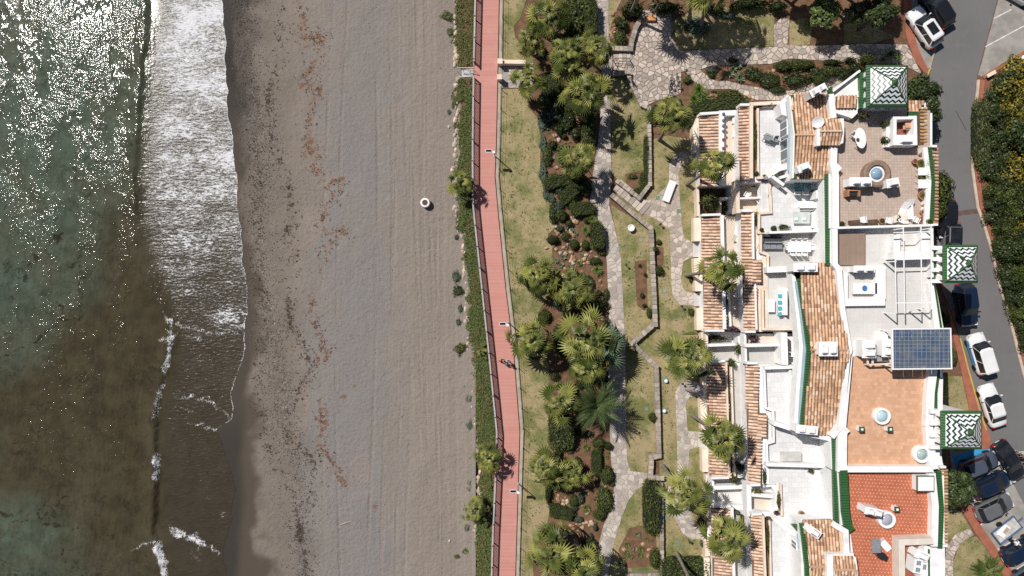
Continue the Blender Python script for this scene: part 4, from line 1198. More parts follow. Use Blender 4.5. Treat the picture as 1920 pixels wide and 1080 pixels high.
tile_roof(U, [(1746, 276), (1757, 276), (1759, 345), (1760, 419), (1748, 419), (1752, 345)], lambda x, y: 8.0 - (x - 38.5) * .25, 'x', (1, 0), TILEP, zref=7.9)
par(U, [(1746, 274), (1757, 274)], 7.5, 8.3, .2); par(U, [(1745, 421), (1759, 421)], 7.5, 8.3, .2)
tile_roof(U, [(1721, 208), (1737, 200), (1738, 272), (1721, 272)], lambda x, y: 8.15 - (x - 37.5) * .25, 'x', (1, 0), TILEO, zref=8.0)
tile_roof(U, [(1703, 188), (1737, 188), (1720, 208), (1703, 209)], lambda x, y: 8.0 - (y - 16.5) * .15, 'y', (0, 1), TILEP, zref=8.0)
MB().wall(pl([(1704, 212), (1718.5, 212), (1718.5, 274)], 8.3), .3, 7.9, 8.3).build('green_coping', GREENRIB, U)
blk(U, 'wall', [(1700, 190), (1736, 192), (1737, 272), (1716, 274), (1700, 210)], 7.75, 2)
# little walled roof room with red floor
ROOM = [(1678, 222), (1717, 222), (1717, 268), (1679, 268)]
flr(U, ROOM, L3 + .1, mat('red_clay_floor', (.34, .11, .07), (.27, .09, .06), 3), 'floor')
par(U, [(1678, 221), (1716, 220), (1717, 269), (1678, 269)], L3, 9.3, .3, closed=True, name='room_wall')
blk(U, 'room_wall', [(1662, 225), (1675, 218), (1675, 276), (1661, 275)], 8.6, 7.95)
blk(U, 'bench', [(1685, 255), (1703, 255), (1703, 263), (1683, 264)], 8.5, 8.0)
# terrace of the second level, south part
flr(U, [(1429, 339), (1549, 339), (1549, 435), (1429, 435)], L2 - .005, MARBLE)
par(U, [(1443, 436), (1545, 432)], L2, 6.5, .22)
par(U, [(1423, 402), (1423, 436), (1440, 436)], L2, 5.7, .25, CREAM)
par(U, [(1447, 330), (1470, 347)], L2, 6.6, .3); par(U, [(1462, 333), (1480, 328)], L2, 6.6, .25)
window(U, 1538, 371, 392, 6.4, 1.3, 2, xoff=.05); window(U, 1537, 346, 358, 6.3, 1.6, 1, xoff=.05)
window(U, 1468, 228, 256, 6.5, 1.6, 2, xoff=.1); window(U, 1468, 262, 300, 6.4, 1.6, 2, xoff=.15)
blk(U, 'wall_pier', [(1530, 358), (1541, 352), (1541, 372), (1531, 372)], 6.8, 5.2)
# octagonal balcony between blocks
OCT = [(1383, 341), (1424, 339), (1437, 351), (1438, 381), (1426, 394), (1384, 396)]
blk(U, 'balcony', OCT, 3.9, -.1)
flr(U, [(1385, 343), (1422, 343), (1434, 353), (1434, 380), (1423, 392), (1385, 393)], 3.9, CREAMFL)
par(U, OCT, 3.8, 5.1, .34, CREAM, closed=True)
par(U, [(1382, 372), (1434, 370)], 3.8, 5.0, .16)
par(U, [(1443, 338), (1446, 398), (1423, 400)], L2 - .4, 5.6, .24, CREAM)
# courtyard walls
par(U, [(1308, 352), (1310, 405)], 0, 1.1, .28, CREAM); par(U, [(1351, 370), (1351, 398)], 0, 1.3, .2, CREAM)
par(U, [(1354, 372), (1376, 370)], 0, 2.2, .2)
# front patio of the ground floor
for a in ([(1297, 280), (1313, 280), (1313, 330), (1303, 310), (1297, 310)],):
    flr(U, a, .1, GREYFL, 'patio')
par(U, [(1305, 285), (1303, 240), (1311, 222)], 0, 1.1, .5, CREAM, name='garden_wall')

# ======================================================================= second block
U = unit(1500, 530, 'white terraced block with pale roof deck, pergola and brown wooden platform')
blk(U, 'wall', [(1321, 404), (1620, 404), (1620, 619), (1326, 619)], L1 - .05, -.1)
strip(U, (1316, 406), (1352, 405), (1358, 617), (1322, 618), 2.85, 3.25)
par(U, [(1317, 403), (1352, 402)], 2.2, 3.5, .22); par(U, [(1322, 620), (1358, 620)], 2.2, 3.5, .2)
par(U, [(1354, 403), (1359, 617)], L1 - .05, 3.5, .3)
flr(U, [(1357, 404), (1396, 404), (1400, 617), (1362, 617)], L1 - .03, CREAMFL)
par(U, [(1367, 545), (1370, 612)], L1 - .05, 3.15, .2)
blk(U, 'wall', [(1395, 398), (1560, 440), (1620, 440), (1620, 622), (1402, 622)], L2 - .05, L1 - .05)
strip(U, (1391, 397), (1410, 397), (1416, 619), (1396, 620), 5.40, 5.75)
strip(U, (1411, 487), (1427, 487), (1428, 530), (1412, 530), 5.76, 5.95)
par(U, [(1392, 395), (1411, 395)], 4.8, 6.0, .22); par(U, [(1397, 622), (1417, 622)], 4.8, 6.0, .2)
par(U, [(1412, 399), (1413, 486)], L2 - .05, 5.95, .18); par(U, [(1416, 532), (1419, 618)], L2 - .05, 5.95, .16)
flr(U, [(1413, 400), (1428, 400), (1428, 440), (1413, 484)], L2 + .05, CREAM, 'ledge'); flr(U, [(1414, 535), (1440, 535), (1440, 622), (1419, 622)], L2 + .05, CREAM, 'ledge'); flr(U, [(1428, 477), (1440, 477), (1440, 540), (1430, 540)], L2 + .08, CREAM, 'ledge')
flr(U, [(1428, 440), (1550, 440), (1550, 505), (1428, 505)], L2 - .03, GREYFL)
flr(U, [(1431, 512), (1482, 512), (1486, 622), (1431, 622)], L2 - .028, PALEDECK)
par(U, [(1427, 440), (1427, 473), (1440, 478), (1440, 501)], L2 - .05, 5.75, .2, CREAM)
par(U, [(1438, 506), (1488, 504)], L2 - .05, 6.3, .55)
par(U, [(1430, 541), (1431, 617), (1486, 617)], L2 - .05, 5.75, .22, CREAM)
blk(U, 'wall', [(1487, 500), (1497, 497), (1512, 600), (1516, 656), (1498, 815), (1560, 828), (1562, 880), (1765, 880), (1770, 620), (1752, 520), (1750, 425), (1572, 425), (1546, 432), (1548, 497)], L3 - .05, L2 - .02)
# long tiled roof
gable(U, [(1503, 510), (1520, 492), (1548, 492), (1566, 508), (1575, 580), (1588, 656), (1520, 656), (1506, 580)], [(1520, 656), (1588, 656), (1578, 740), (1571, 800), (1556, 818), (1525, 815), (1508, 800), (1514, 720)], 8.95, 8.05)
MB().wall(pl([(1499, 522), (1508, 585), (1517, 655), (1510, 740), (1504, 797)], 8.25), .34, 7.9, 8.25).build('green_coping', GREENRIB, U)
MB().wall(pl([(1494.5, 527), (1504, 590), (1511, 650), (1504, 740), (1500.5, 797)], 8.0), .26, 7.7, 8.0).build('glass_canopy', AWN, U)
par(U, [(1489, 510), (1499, 600), (1504, 656), (1497, 740), (1494, 800)], 6.4, 7.6, .5, name='upper_wall')
par(U, [(1573, 500), (1580, 580), (1593, 656), (1583, 740), (1577, 800), (1560, 820)], 7.8, 8.75, .5)
par(U, [(1565.5, 428), (1566, 496), (1576, 508)], 7.8, 8.7, .5)
MB().wall(pl([(1553, 491), (1553.5, 497)], 8.3), .42, 8.0, 8.3).build('green_coping', GREENRIB, U)
par(U, [(1547, 432), (1549, 494)], 7.0, 8.12, .22)
par(U, [(1560, 430), (1560, 492), (1568, 500)], 7.8, 8.45, .28)
# roof deck
flr(U, [(1572, 428), (1750, 428), (1752, 520), (1768, 618), (1768, 660), (1596, 660), (1580, 560), (1572, 500)], L3 - .03, PALEDECK)
MB().prism(pl([(1574, 437), (1623, 437), (1623, 497), (1574, 497)], L3 + .2), L3 - .05, L3 + .2).build('wooden_platform', DECKW, U)
par(U, [(1572, 427), (1750, 422)], L3 - .05, 9.0, .2)
par(U, [(1747, 424), (1748, 520)], L3 - .05, 8.7, .25)
MB().wall(pl([(1752, 540), (1764, 620)], 8.4), .35, 7.9, 8.4).build('green_coping', GREENRIB, U)
par(U, [(1745, 530), (1758, 618)], L3 - .05, 8.55, .5)
blk(U, 'counter', [(1676, 440), (1688, 440), (1688, 472), (1676, 472)], 9.0, 7.95); blk(U, 'counter', [(1676, 472), (1746, 470), (1746, 485), (1676, 486)], 9.4, 7.95)
blk(U, 'counter', [(1727, 436), (1746, 436), (1746, 470), (1727, 470)], 8.9, 7.95)
blk(U, 'bench', [(1582, 512), (1590, 512), (1590, 560), (1660, 559), (1660, 573), (1584, 574)], 8.45, 7.9); blk(U, 'bench', [(1641, 498), (1661, 498), (1661, 560), (1641, 560)], 8.46, 7.9)
# pergola
pg = thing('pergola', 'white steel pergola frame on the pale roof deck', 'pergola', W(1712, 540, L3), group=None)
for a, c in (((1679, 487), (1681, 588)), ((1694, 425), (1697, 588)), ((1727, 425), (1729, 585)), ((1746, 425), (1747, 580))):
    MB().wall(pl([a, c], 10.2), .075, 10.12, 10.2).build('beam', WHITEP, pg)
for a, c in (((1679, 487), (1746, 485)), ((1680, 568), (1748, 567)), ((1676, 436), (1746, 434))):
    MB().wall(pl([a, c], 10.1), .08, 10.0, 10.1).build('cross_beam', WHITEP, pg)
for p in ((1681, 588), (1729, 585), (1747, 580), (1694, 428), (1746, 428), (1680, 490)):
    x, y, _ = W(p[0], p[1], 10.1); MB().obox(x, y, 7.95, 10.1, .1, .1).build('post', WHITEP, pg)
t = thing('white_table', 'white low table with blue bowl on the pale roof deck', 'table', W(1617, 541, L3))
MB().obox(0, 0, .30, .46, 2.2, 1.0).build('table_top', WHITEP, t, local=True); MB().obox(0, 0, 0, .3, 1.9, .8).build('base', WHITE, t, local=True)
b = MB().lathe([(.05, .0), (.22, .10), (.24, .13), (.2, .11)], 16); o = b.mesh('blue_bowl', mat('blue_bowl', (.06, .19, .45), None, 3, .4))
bo = inst(o, 'blue_bowl', None, tuple(Vector(W(1620, 540, L3 + .46)))); tag(bo, 'round blue bowl on the white roof deck table', 'bowl')
chimney(1608, 505, L3, 1.8, .55, 1.5, 'white double chimney between wooden platform and white bench')
# middle court towards the next block
blk(U, 'court_wall', [(1324, 622), (1386, 622), (1388, 676), (1325, 678)], .9, -.1)
par(U, [(1325, 648), (1378, 646)], .8, 2.6, .25); par(U, [(1325, 624), (1326, 678)], .5, 2.3, .25, CREAM); par(U, [(1386, 624), (1390, 676)], .5, 2.6, .3)
flr(U, [(1328, 650), (1386, 650), (1386, 676), (1328, 676)], 1.2, GREYFL, 'floor')
blk(U, 'wall', [(1398, 626), (1620, 626), (1620, 684), (1400, 684)], 4.4, -.1)
flr(U, [(1401, 628), (1466, 628), (1466, 646), (1401, 646)], 4.4, CREAMFL); flr(U, [(1401, 652), (1472, 652), (1472, 682), (1401, 682)], 4.4, GREYFL)
par(U, [(1396, 648), (1470, 646)], 4.3, 5.6, .3); par(U, [(1397, 626), (1399, 682)], 4.3, 5.3, .2)
par(U, [(1470, 624), (1472, 684)], 4.3, 6.2, .6)
window(U, 1478, 660, 668, 6.0, .8, 1, xoff=.2)
par(U, [(1318, 624), (1320, 676)], 0, 1.2, .3, CREAM, name='garden_wall')
for a in ([(1299, 453), (1318, 453), (1318, 482), (1299, 482)], [(1301, 549), (1321, 549), (1321, 574), (1301, 574)]):
    flr(U, a, .1, GREYFL, 'patio')
par(U, [(1308, 408), (1308, 452)], 0, 1.0, .8, CREAM, name='garden_wall'); par(U, [(1307, 484), (1310, 546)], 0, 1.0, .7, CREAM, name='garden_wall'); par(U, [(1312, 578), (1313, 619)], 0, 1.0, .7, CREAM, name='garden_wall')

# ======================================================================= third block
U = unit(1500, 780, 'white terraced block with orange terracotta roof terrace and round skylights')
blk(U, 'wall', [(1329, 681), (1620, 684), (1620, 896), (1337, 896)], L1 - .08, -.1)
strip(U, (1325, 681), (1359, 680), (1366, 894), (1332, 895), 2.85, 3.25)
par(U, [(1325, 678), (1360, 677)], 2.2, 3.5, .22); par(U, [(1333, 897), (1367, 896)], 2.2, 3.5, .2)
par(U, [(1362, 679), (1368, 893)], L1 - .08, 3.45, .18, CREAM); par(U, [(1371, 688), (1378, 893)], L1 - .08, 3.25, .18, CREAM)
flr(U, [(1364, 684), (1371, 684), (1377, 893), (1369, 893)], L1 + .12, SOIL, 'planter_soil')
flr(U, [(1373, 686), (1402, 686), (1410, 893), (1378, 893)], L1 - .06, GREYFL)
blk(U, 'wall', [(1403, 684), (1620, 684), (1620, 880), (1560, 880), (1560, 905), (1410, 908)], L2 - .08, L1 - .08)
strip(U, (1399, 684), (1419, 683), (1425, 907), (1406, 908), 5.40, 5.75)
strip(U, (1421, 775), (1436, 775), (1437, 820), (1423, 820), 5.76, 5.95)
par(U, [(1400, 681), (1420, 681)], 4.8, 6.0, .22); par(U, [(1407, 910), (1426, 909)], 4.8, 6.0, .22)
flr(U, [(1421, 686), (1434, 688), (1436, 775), (1423, 775)], L2 + .04, WHITE, 'ledge'); flr(U, [(1424, 822), (1438, 822), (1438, 870), (1426, 870)], L2 + .04, WHITE, 'ledge')
par(U, [(1433, 690), (1436, 765), (1450, 770), (1451, 828), (1438, 832), (1439, 868)], L2 - .08, 5.75, .2)
flr(U, [(1436, 690), (1492, 690), (1492, 800), (1560, 820), (1560, 872), (1440, 872), (1438, 790)], L2 - .05, MARBLE)
par(U, [(1434, 690), (1488, 688)], L2 - .08, 6.1, .3)
par(U, [(1452, 794), (1490, 806), (1500, 816)], L2 - .08, 6.8, .4)
par(U, [(1437, 871), (1548, 874)], L2 - .08, 6.2, .35)
par(U, [(1482, 690), (1484, 780)], L2 - .08, 5.75, .2)
window(U, 1485, 700, 760, 5.9, .8, 1, xoff=.25)
flr(U, [(1598, 668), (1747, 668), (1742, 878), (1588, 878), (1584, 810), (1590, 740)], L3 + .02, TERRA)
par(U, [(1597, 664), (1590, 740), (1584, 806)], L3 - .02, 8.75, .2)
par(U, [(1580, 802), (1579, 885)], L3 - .02, 8.7, .85)
blk(U, 'parapet', [(1586, 802), (1594, 808), (1586, 816)], 8.71, 7.9)
par(U, [(1588, 880), (1750, 880)], L3 - .02, 8.75, .55)
par(U, [(1751, 690), (1745, 735), (1742, 800)], L3 - .02, 8.6, .75); par(U, [(1742, 800), (1748, 860), (1752, 880)], L3 - .02, 8.6, .7)
MB().wall(pl([(1761, 690), (1755, 735), (1755, 780)], 8.2), .3, 7.6, 8.2).build('green_coping', GREENRIB, U)
blk(U, 'wall', [(1580, 668), (1768, 668), (1758, 740), (1755, 800), (1770, 880), (1580, 880)], L3 - .04, 1)
MB().wall(pl([(1564, 813), (1566, 870), (1569, 985)], 8.3), .40, 7.95, 8.3).build('green_coping', GREENRIB, U)
par(U, [(1559, 815), (1562, 880)], 6.8, 8.1, .3); par(U, [(1572, 815), (1573, 880)], 7.9, 8.4, .28)
skylight(1650, 779, L3 + .05, .78, .52, 'round white skylight with blue dome on the orange roof terrace, left one')
skylight(1724, 850, L3 + .05, .80, .50, 'round white skylight with green glass on the orange roof terrace, right corner', mat('greenish_glass', (.38, .50, .48), None, 1, .12))
for k, (px, py) in enumerate(((1609, 802), (1662, 802))):
    t = thing('roof_vent', ('small white vent box with green cap, left one on orange roof', 'small white vent box with green cap, right one on orange roof')[k], 'vent', W(px, py, L3 + .05), group='small roof vent boxes')
    MB().obox(0, 0, -.03, .6, .42, .42).build('box', WHITE, t, local=True); MB().obox(0, 0, .6, .7, .46, .46).build('cap', GREENGLZ, t, local=True); MB().obox(0, 0, .7, .74, .2, .2).build('lid', WHITEP, t, local=True)
par(U, [(1320, 684), (1321, 722)], 0, 1.0, .5, CREAM, name='garden_wall'); par(U, [(1319, 745), (1322, 806)], 0, 1.0, .75, CREAM, name='garden_wall'); par(U, [(1323, 842), (1324, 885)], 0, 1.0, .75, CREAM, name='garden_wall'); par(U, [(1327, 890), (1330, 945)], 0, .9, .4, CREAM, name='garden_wall')
for a in ([(1304, 722), (1325, 722), (1325, 742), (1305, 742)], [(1308, 812), (1330, 812), (1330, 838), (1309, 838)]):
    flr(U, a, .1, GREYFL, 'patio')
# white court
blk(U, 'court_wall', [(1333, 899), (1400, 899), (1402, 952), (1334, 952)], 1.2, -.1)
flr(U, [(1336, 900), (1396, 900), (1396, 912), (1336, 912)], .9, GREYFL); flr(U, [(1340, 917), (1394, 917), (1394, 948), (1340, 948)], 1.25, mat('white_floor', (.66, .65, .63), (.6, .59, .57), 1, .7))
par(U, [(1335, 915), (1396, 913)], 1.1, 2.5, .4); par(U, [(1336, 902), (1337, 950), (1400, 951), (1398, 900)], 1.1, 2.4, .35)
blk(U, 'balcony', [(1404, 912), (1448, 908), (1458, 922), (1458, 948), (1447, 964), (1405, 964)], 3.9, -.1)
par(U, [(1404, 912), (1448, 908), (1458, 922), (1458, 948), (1447, 964), (1405, 964)], 3.8, 5.0, .45, WHITE, closed=True)
flr(U, [(1408, 930), (1452, 928), (1452, 944), (1444, 958), (1408, 958)], 3.9, CREAMFL); par(U, [(1404, 927), (1450, 931)], 3.8, 4.9, .35)

# ======================================================================= south block
U = unit(1500, 1000, 'southernmost white terraced block with red roof terrace dotted pale')
blk(U, 'wall', [(1340, 953), (1620, 960), (1620, 1240), (1345, 1240)], L1 - .1, -.1)
strip(U, (1335, 953), (1370, 952), (1374, 1130), (1339, 1130), 2.85, 3.25)
par(U, [(1335, 950), (1371, 950)], 2.2, 3.5, .2); par(U, [(1373, 952), (1378, 1130)], L1 - .1, 3.5, .25)
flr(U, [(1376, 956), (1413, 956), (1418, 1130), (1379, 1130)], L1 - .08, GREYFL); flr(U, [(1396, 968), (1412, 968), (1415, 1025), (1397, 1025)], L1 - .045, mat('tan_mat', (.45, .30, .18), (.40, .26, .16), 2), 'mat')
blk(U, 'wall', [(1413, 966), (1450, 966), (1460, 880), (1620, 886), (1620, 1240), (1420, 1240)], L2 - .1, L1 - .1)
strip(U, (1409, 967), (1428, 967), (1433, 1130), (1414, 1130), 5.40, 5.75)
par(U, [(1410, 965), (1429, 964)], 4.8, 6.0, .22)
par(U, [(1431, 968), (1437, 1130)], L2 - .1, 6.0, .22, CREAM); par(U, [(1443, 972), (1447, 1130)], L2 - .1, 5.65, .18, CREAM)
flr(U, [(1434, 970), (1442, 970), (1446, 1130), (1438, 1130)], L2 + .1, SOIL, 'planter_soil')
flr(U, [(1446, 972), (1494, 990), (1498, 1130), (1449, 1130)], L2 - .07, MARBLE)
flr(U, [(1442, 878), (1566, 878), (1570, 985), (1500, 985), (1466, 972), (1462, 905), (1442, 905)], L2 - .068, MARBLE)
par(U, [(1464, 907), (1466, 968)], L2 - .1, 5.6, .2, CREAM)
par(U, [(1455, 975), (1484, 998), (1496, 1004)], L2 - .1, 6.7, .4)
blk(U, 'wall', [(1560, 884), (1768, 884), (1772, 1240), (1506, 1240), (1500, 980), (1567, 978)], L3 - .08, L2 - .1)
blk(U, 'wall', [(1620, 884), (1770, 884), (1774, 1240), (1600, 1240)], L3 - .085, 0)
gable(U, [(1508, 978), (1562, 976), (1582, 994), (1584, 1062), (1518, 1063)], [(1518, 1063), (1584, 1062), (1586, 1130), (1516, 1130)], 8.75, 8.0)
MB().wall(pl([(1504, 982), (1513, 1063), (1515, 1130)], 8.2), .34, 7.9, 8.2).build('green_coping', GREENRIB, U); MB().wall(pl([(1498.5, 1002), (1505, 1063), (1508, 1130)], 7.6), .3, 7.4, 7.6).build('glass_canopy', AWN, U)
blk(U, 'green_roof', [(1483, 983), (1502, 983), (1502, 997), (1494, 996)], 7.3, 7.1, GREENRIB)
gable(U, [(1562, 1041), (1600, 1041), (1604, 1069), (1565, 1069)], [(1565, 1069), (1604, 1069), (1606, 1130), (1565, 1130)], 9.3, 8.95)
MB().prism(pl([(1563, 1043), (1601, 1043), (1606, 1130), (1563, 1130)], 8.85), 7.9, 8.85).build('dormer_wall', WHITE, U)
blk(U, 'dormer_wall', [(1550, 1039), (1601, 1038), (1601, 1042), (1562, 1042), (1564, 1130), (1551, 1130)], 9.1, 7.9); blk(U, 'dormer_wall', [(1601, 1042), (1605, 1046), (1609, 1072), (1609, 1130), (1605, 1130)], 9.2, 7.9)
par(U, [(1566, 985), (1586, 997), (1588, 1040)], 7.9, 8.8, .5)
par(U, [(1572.5, 884), (1579, 985)], 7.85, 8.45, .24)
MB().wall(pl([(1582, 882), (1586, 960), (1590, 985), (1597, 996)], 8.75), .70, 7.9, 8.75).build('green_coping', GREENRIB, U)
flr(U, [(1588, 886), (1744, 886), (1746, 1016), (1686, 1016), (1688, 1140), (1606, 1140), (1602, 1050), (1595, 1000), (1590, 985)], L3 - .04, DOTS)
par(U, [(1748, 888), (1754, 950), (1752, 1025)], L3 - .05, 8.6, .62)
MB().wall(pl([(1761, 884), (1766, 955), (1763, 1028)], 8.35), .42, 7.7, 8.35).build('green_coping', GREENRIB, U)
tile_roof(U, [(1764, 879), (1775, 879), (1777, 1022), (1766, 1022), (1770, 950)], lambda x, y: 7.95 - (x - 39.5) * .25, 'x', (1, 0), TILEO, zref=7.8)
tile_roof(U, [(1743, 1028), (1761, 1028), (1762, 1130), (1744, 1130)], lambda x, y: 7.75 - (x - 38.5) * .25, 'x', (1, 0), TILEO, zref=7.6)
MB().wall(pl([(1741.5, 1030), (1742, 1130)], 8.0), .2, 7.3, 8.0).build('green_coping', GREENRIB, U)
par(U, [(1763, 876), (1774, 876)], 7.5, 8.4, .2); par(U, [(1764, 1025), (1777, 1023)], 7.5, 8.3, .2)
par(U, [(1692, 1130), (1691, 1017), (1750, 1015)], L3 - .05, 9.1, .55, mat('sandy_coping', (.70, .64, .56), (.64, .58, .5), 1))
par(U, [(1736, 1024), (1737, 1130)], L3 - .05, 8.9, .35)
flr(U, [(1698, 1024), (1732, 1024), (1732, 1130), (1698, 1130)], L3, mat('red_clay_floor', (.34, .11, .07)), 'floor')
for (px, py0, py1) in ((1557, 908, 931), (1559, 945, 968), (1491, 1014, 1028), (1494, 1050, 1072)):
    window(U, px - 1, py0, py1, 6.6, 1.1, 2, xoff=-.02)
window(U, 1499, 1019, 1029, 6.5, 1, 1, xoff=.3)
par(U, [(1325, 1010), (1327, 1043)], 0, 1.0, .5, CREAM, name='garden_wall'); par(U, [(1325, 1046), (1327, 1130)], 0, 1.0, .6, CREAM, name='garden_wall'); par(U, [(1330, 950), (1334, 990)], 0, 1.0, .3, CREAM, name='garden_wall')
flr(U, [(1316, 990), (1336, 990), (1338, 1012), (1316, 1012)], .1, WHITE, 'patio')
skylight(1659, 972, L3 - .02, .80, .52, 'round white skylight with lilac glass on the red dotted roof', mat('lilac_glass', (.42, .42, .50), None, 1, .12))
chimney(1622, 950, L3, 1.5, .6, 1.9, 'white chimney with two cowls on the red dotted roof', R(-12))
t = thing('roof_vent', 'small white vent box with green cap on red dotted roof', 'vent', W(1675, 951, L3), group='small roof vent boxes')
MB().obox(0, 0, -.03, .55, .42, .42).build('box', WHITE, t, local=True); MB().obox(0, 0, .55, .65, .46, .46).build('cap', GREENGLZ, t, local=True); MB().obox(0, 0, .65, .69, .2, .2).build('lid', WHITEP, t, local=True)
t = thing('roof_hatch', 'large white roof hatch box edged green in the corner of red roof', 'roof hatch', W(1725, 902, L3))
MB().obox(0, 0, -.03, .75, 1.5, 1.35).build('box', WHITE, t, local=True); MB().obox(0, 0, .75, .85, 1.6, 1.45).build('rim', GREENGLZ, t, local=True); MB().obox(0, 0, .85, .89, 1.42, 1.27).build('lid', WHITEP, t, local=True)
# machines in the walled corner
for k, (px, py, lx, ly, h, lab) in enumerate(((1707, 1052, .8, 1.3, 1.2, 'white air conditioner with two grey grilles in walled roof corner'), (1720, 1062, .55, 1.5, 1.0, 'white air conditioner with one grille behind the double one'))):
    t = thing('air_conditioner', lab, 'air conditioner', W(px, py, L3 + .03), R(-8), group='roof air conditioners')
    MB().obox(0, 0, 0, h, lx, ly).build('case', WHITEP, t, local=True)
    for s in ((-.3, .3) if k == 0 else (.3,)):
        MB().obox(0, s * ly * .8, h, h + .03, lx * .5, ly * .3).build('grille', mat('grille_grey', (.25, .27, .30)), t, local=True)
chimney(1714, 1032, L3, 1.2, .7, 1.6, 'white rounded chimney in the walled corner of the red roof', R(-25), 1)

# ---------------------------------------------------------------- stair towers with chevron roofs
def chevron():
    t = NT('green_white_chevron_tile')
    uv = t.n('UVMap').outputs[0]
    x, y, z = t.sep(uv)
    tri = t.ma('ABSOLUTE', t.ma('SUBTRACT', t.ma('FRACT', t.ma('MULTIPLY', x, 1.85)), .5))
    v = t.ma('FRACT', t.ma('ADD', t.ma('MULTIPLY', y, 2.35), t.ma('MULTIPLY', tri, 1.0)))
    col = t.mix(t.ss(v, .52, .58), (.76, .77, .78), (.010, .040, .026))
    nz = t.ss(t.noise(2, 4), .5, .8, 0, .25)
    col = t.mix(nz, col, (.25, .28, .24))
    return t.out(col, .3, .5)
CHEV = chevron()
def tower(x0, y0, x1, y1, ze, zr, zb, label):
    """eave outline in pixels"""
    c = [W2(x0, y0, ze), W2(x1, y0, ze), W2(x1, y1, ze), W2(x0, y1, ze)]
    cx = sum(p[0] for p in c) / 4; cy = sum(p[1] for p in c) / 4
    t = thing('stair_tower', label, 'tower', (cx, cy, 0), group='towers with chevron tiled roofs')
    hw = abs(c[1][0] - c[0][0]) / 2; hh = abs(c[0][1] - c[3][1]) / 2
    # shaft with arched openings on the seaward side
    MB().box(cx - hw + .55, cy - hh + .3, -.1, cx + hw - .35, cy + hh - .3, ze - 1.7).build('wall', WHITE, t)
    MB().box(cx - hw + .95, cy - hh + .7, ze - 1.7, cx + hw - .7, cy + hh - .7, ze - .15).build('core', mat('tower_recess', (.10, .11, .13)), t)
    for k in range(4):
        y = cy - hh + .5 + (2 * hh - 1.0) * k / 3
        MB().box(cx - hw + .45, y - .2, ze - 1.75, cx - hw + .95, y + .2, ze - .12).build('pier', WHITE, t)
    for yy in (-1, 1):
        for k in range(1, 4):
            x = cx - hw + .5 + (2 * hw - 1.0) * k / 3
            MB().box(x - .2, cy + yy * (hh - .55) - .22, ze - 1.75, x + .2, cy + yy * (hh - .55) + .22, ze - .12).build('pier', WHITE, t)
    MB().wall([(cx - hw + .7, cy - hh + .55), (cx - hw + .7, cy + hh - .55)], .5, ze - .35, ze - .11).build('lintel', WHITE, t)
    MB().prism([(cx - hw + .3, cy - hh + .3), (cx + hw - .3, cy - hh + .3), (cx + hw - .3, cy + hh - .3), (cx - hw + .3, cy + hh - .3)], ze - .12, ze).build('cornice', WHITE, t)
    # green skirt roof
    b = MB(); k = .86; zi = ze + .25
    o = [(cx - hw, cy - hh), (cx + hw, cy - hh), (cx + hw, cy + hh), (cx - hw, cy + hh)]
    i_ = [(cx + (x - cx) * k, cy + (y - cy) * k) for x, y in o]
    for a in range(4):
        e = (a + 1) % 4
        b.quad((*o[a], ze + .02), (*o[e], ze + .02), (*i_[e], zi), (*i_[a], zi))
        b.quad((*o[e], ze - .1), (*o[e], ze + .02), (*o[a], ze + .02), (*o[a], ze - .1))
    rf = b.build('roof', GREENRIB, t)
    # chevron faces with uv in metres
    ap = (cx, cy, zr)
    vs = []; fs = []; uvs = []
    for a in range(4):
        e = (a + 1) % 4
        p, q = Vector((*i_[a], zi + .01)), Vector((*i_[e], zi + .01)); top = Vector(ap)
        w = (q - p).length; h = (top - (p + q) / 2).length
        n = len(vs)
        vs += [tuple(p), tuple(q), tuple(top)]; fs.append([n, n + 1, n + 2]); uvs += [(-w / 2, 0), (w / 2, 0), (0, h)]
    bb = MB().add(vs, fs); ob = bb.build('chevron_tiles', CHEV, rf)
    ul = ob.data.uv_layers.new(name='UVMap')
    for k_, lp in enumerate(ob.data.loops): ul.data[k_].uv = uvs[lp.vertex_index]
    for a in range(4):
        MB().tube([(*i_[a], zi + .02), (cx, cy, zr + .02)], .055, 5).build('hip', GREENGLZ, rf)
    s = .14 * hw
    MB().add([(cx - s, cy - s, zr - .11), (cx + s, cy - s, zr - .11), (cx + s, cy + s, zr - .11), (cx - s, cy + s, zr - .11), (cx, cy, zr + .16)], [[0, 1, 4], [1, 2, 4], [2, 3, 4], [3, 0, 4]]).build('finial', GREENGLZ, rf)
    return t
T = tower(1624, 122, 1702, 202, 10.3, 11.6, 8, 'white stair tower with green white chevron roof at the top of the terrace')
tower(1768, 459, 1833, 531, 10.3, 11.6, 8, 'white stair tower with green white chevron roof beside the pale roof deck')
tower(1764, 770, 1841, 842, 10.3, 11.6, 8, 'white stair tower with green white chevron roof beside the orange roof')
# slanting stair walls of the north tower
t = thing('stair_wall', 'white slanting stair wall with arched window beside the north tower', 'wall', W(1590, 170, 0))
blk(t, 'wall', [(1563, 172), (1612, 134), (1617, 204), (1568, 206)], 8.6, 0)
par(t, [(1562, 171), (1613, 132)], 8.5, 9.0, .18)
tile_roof(t, [(1567, 181), (1604, 180), (1606, 202), (1568, 203)], lambda x, y: 8.75 + (y - 15.5) * .12, 'y', (0, -1), TILEP, zref=8.9, pitch=.3)
blk(t, 'wall', [(1568, 204), (1608, 203), (1608, 212), (1598, 222), (1568, 212)], 8.7, 7.9)
MB().wall(pl([(1615.5, 136), (1617, 203)], 9.0), .34, 8.6, 9.0).build('green_coping', GREENRIB, t); blk(t, 'green_coping', [(1555, 164), (1561, 162), (1561, 174), (1556, 174)], 9.0, 8.5, GREENRIB)
window(t, 1601, 172, 184, 8.4, .6, 4, xoff=.12)
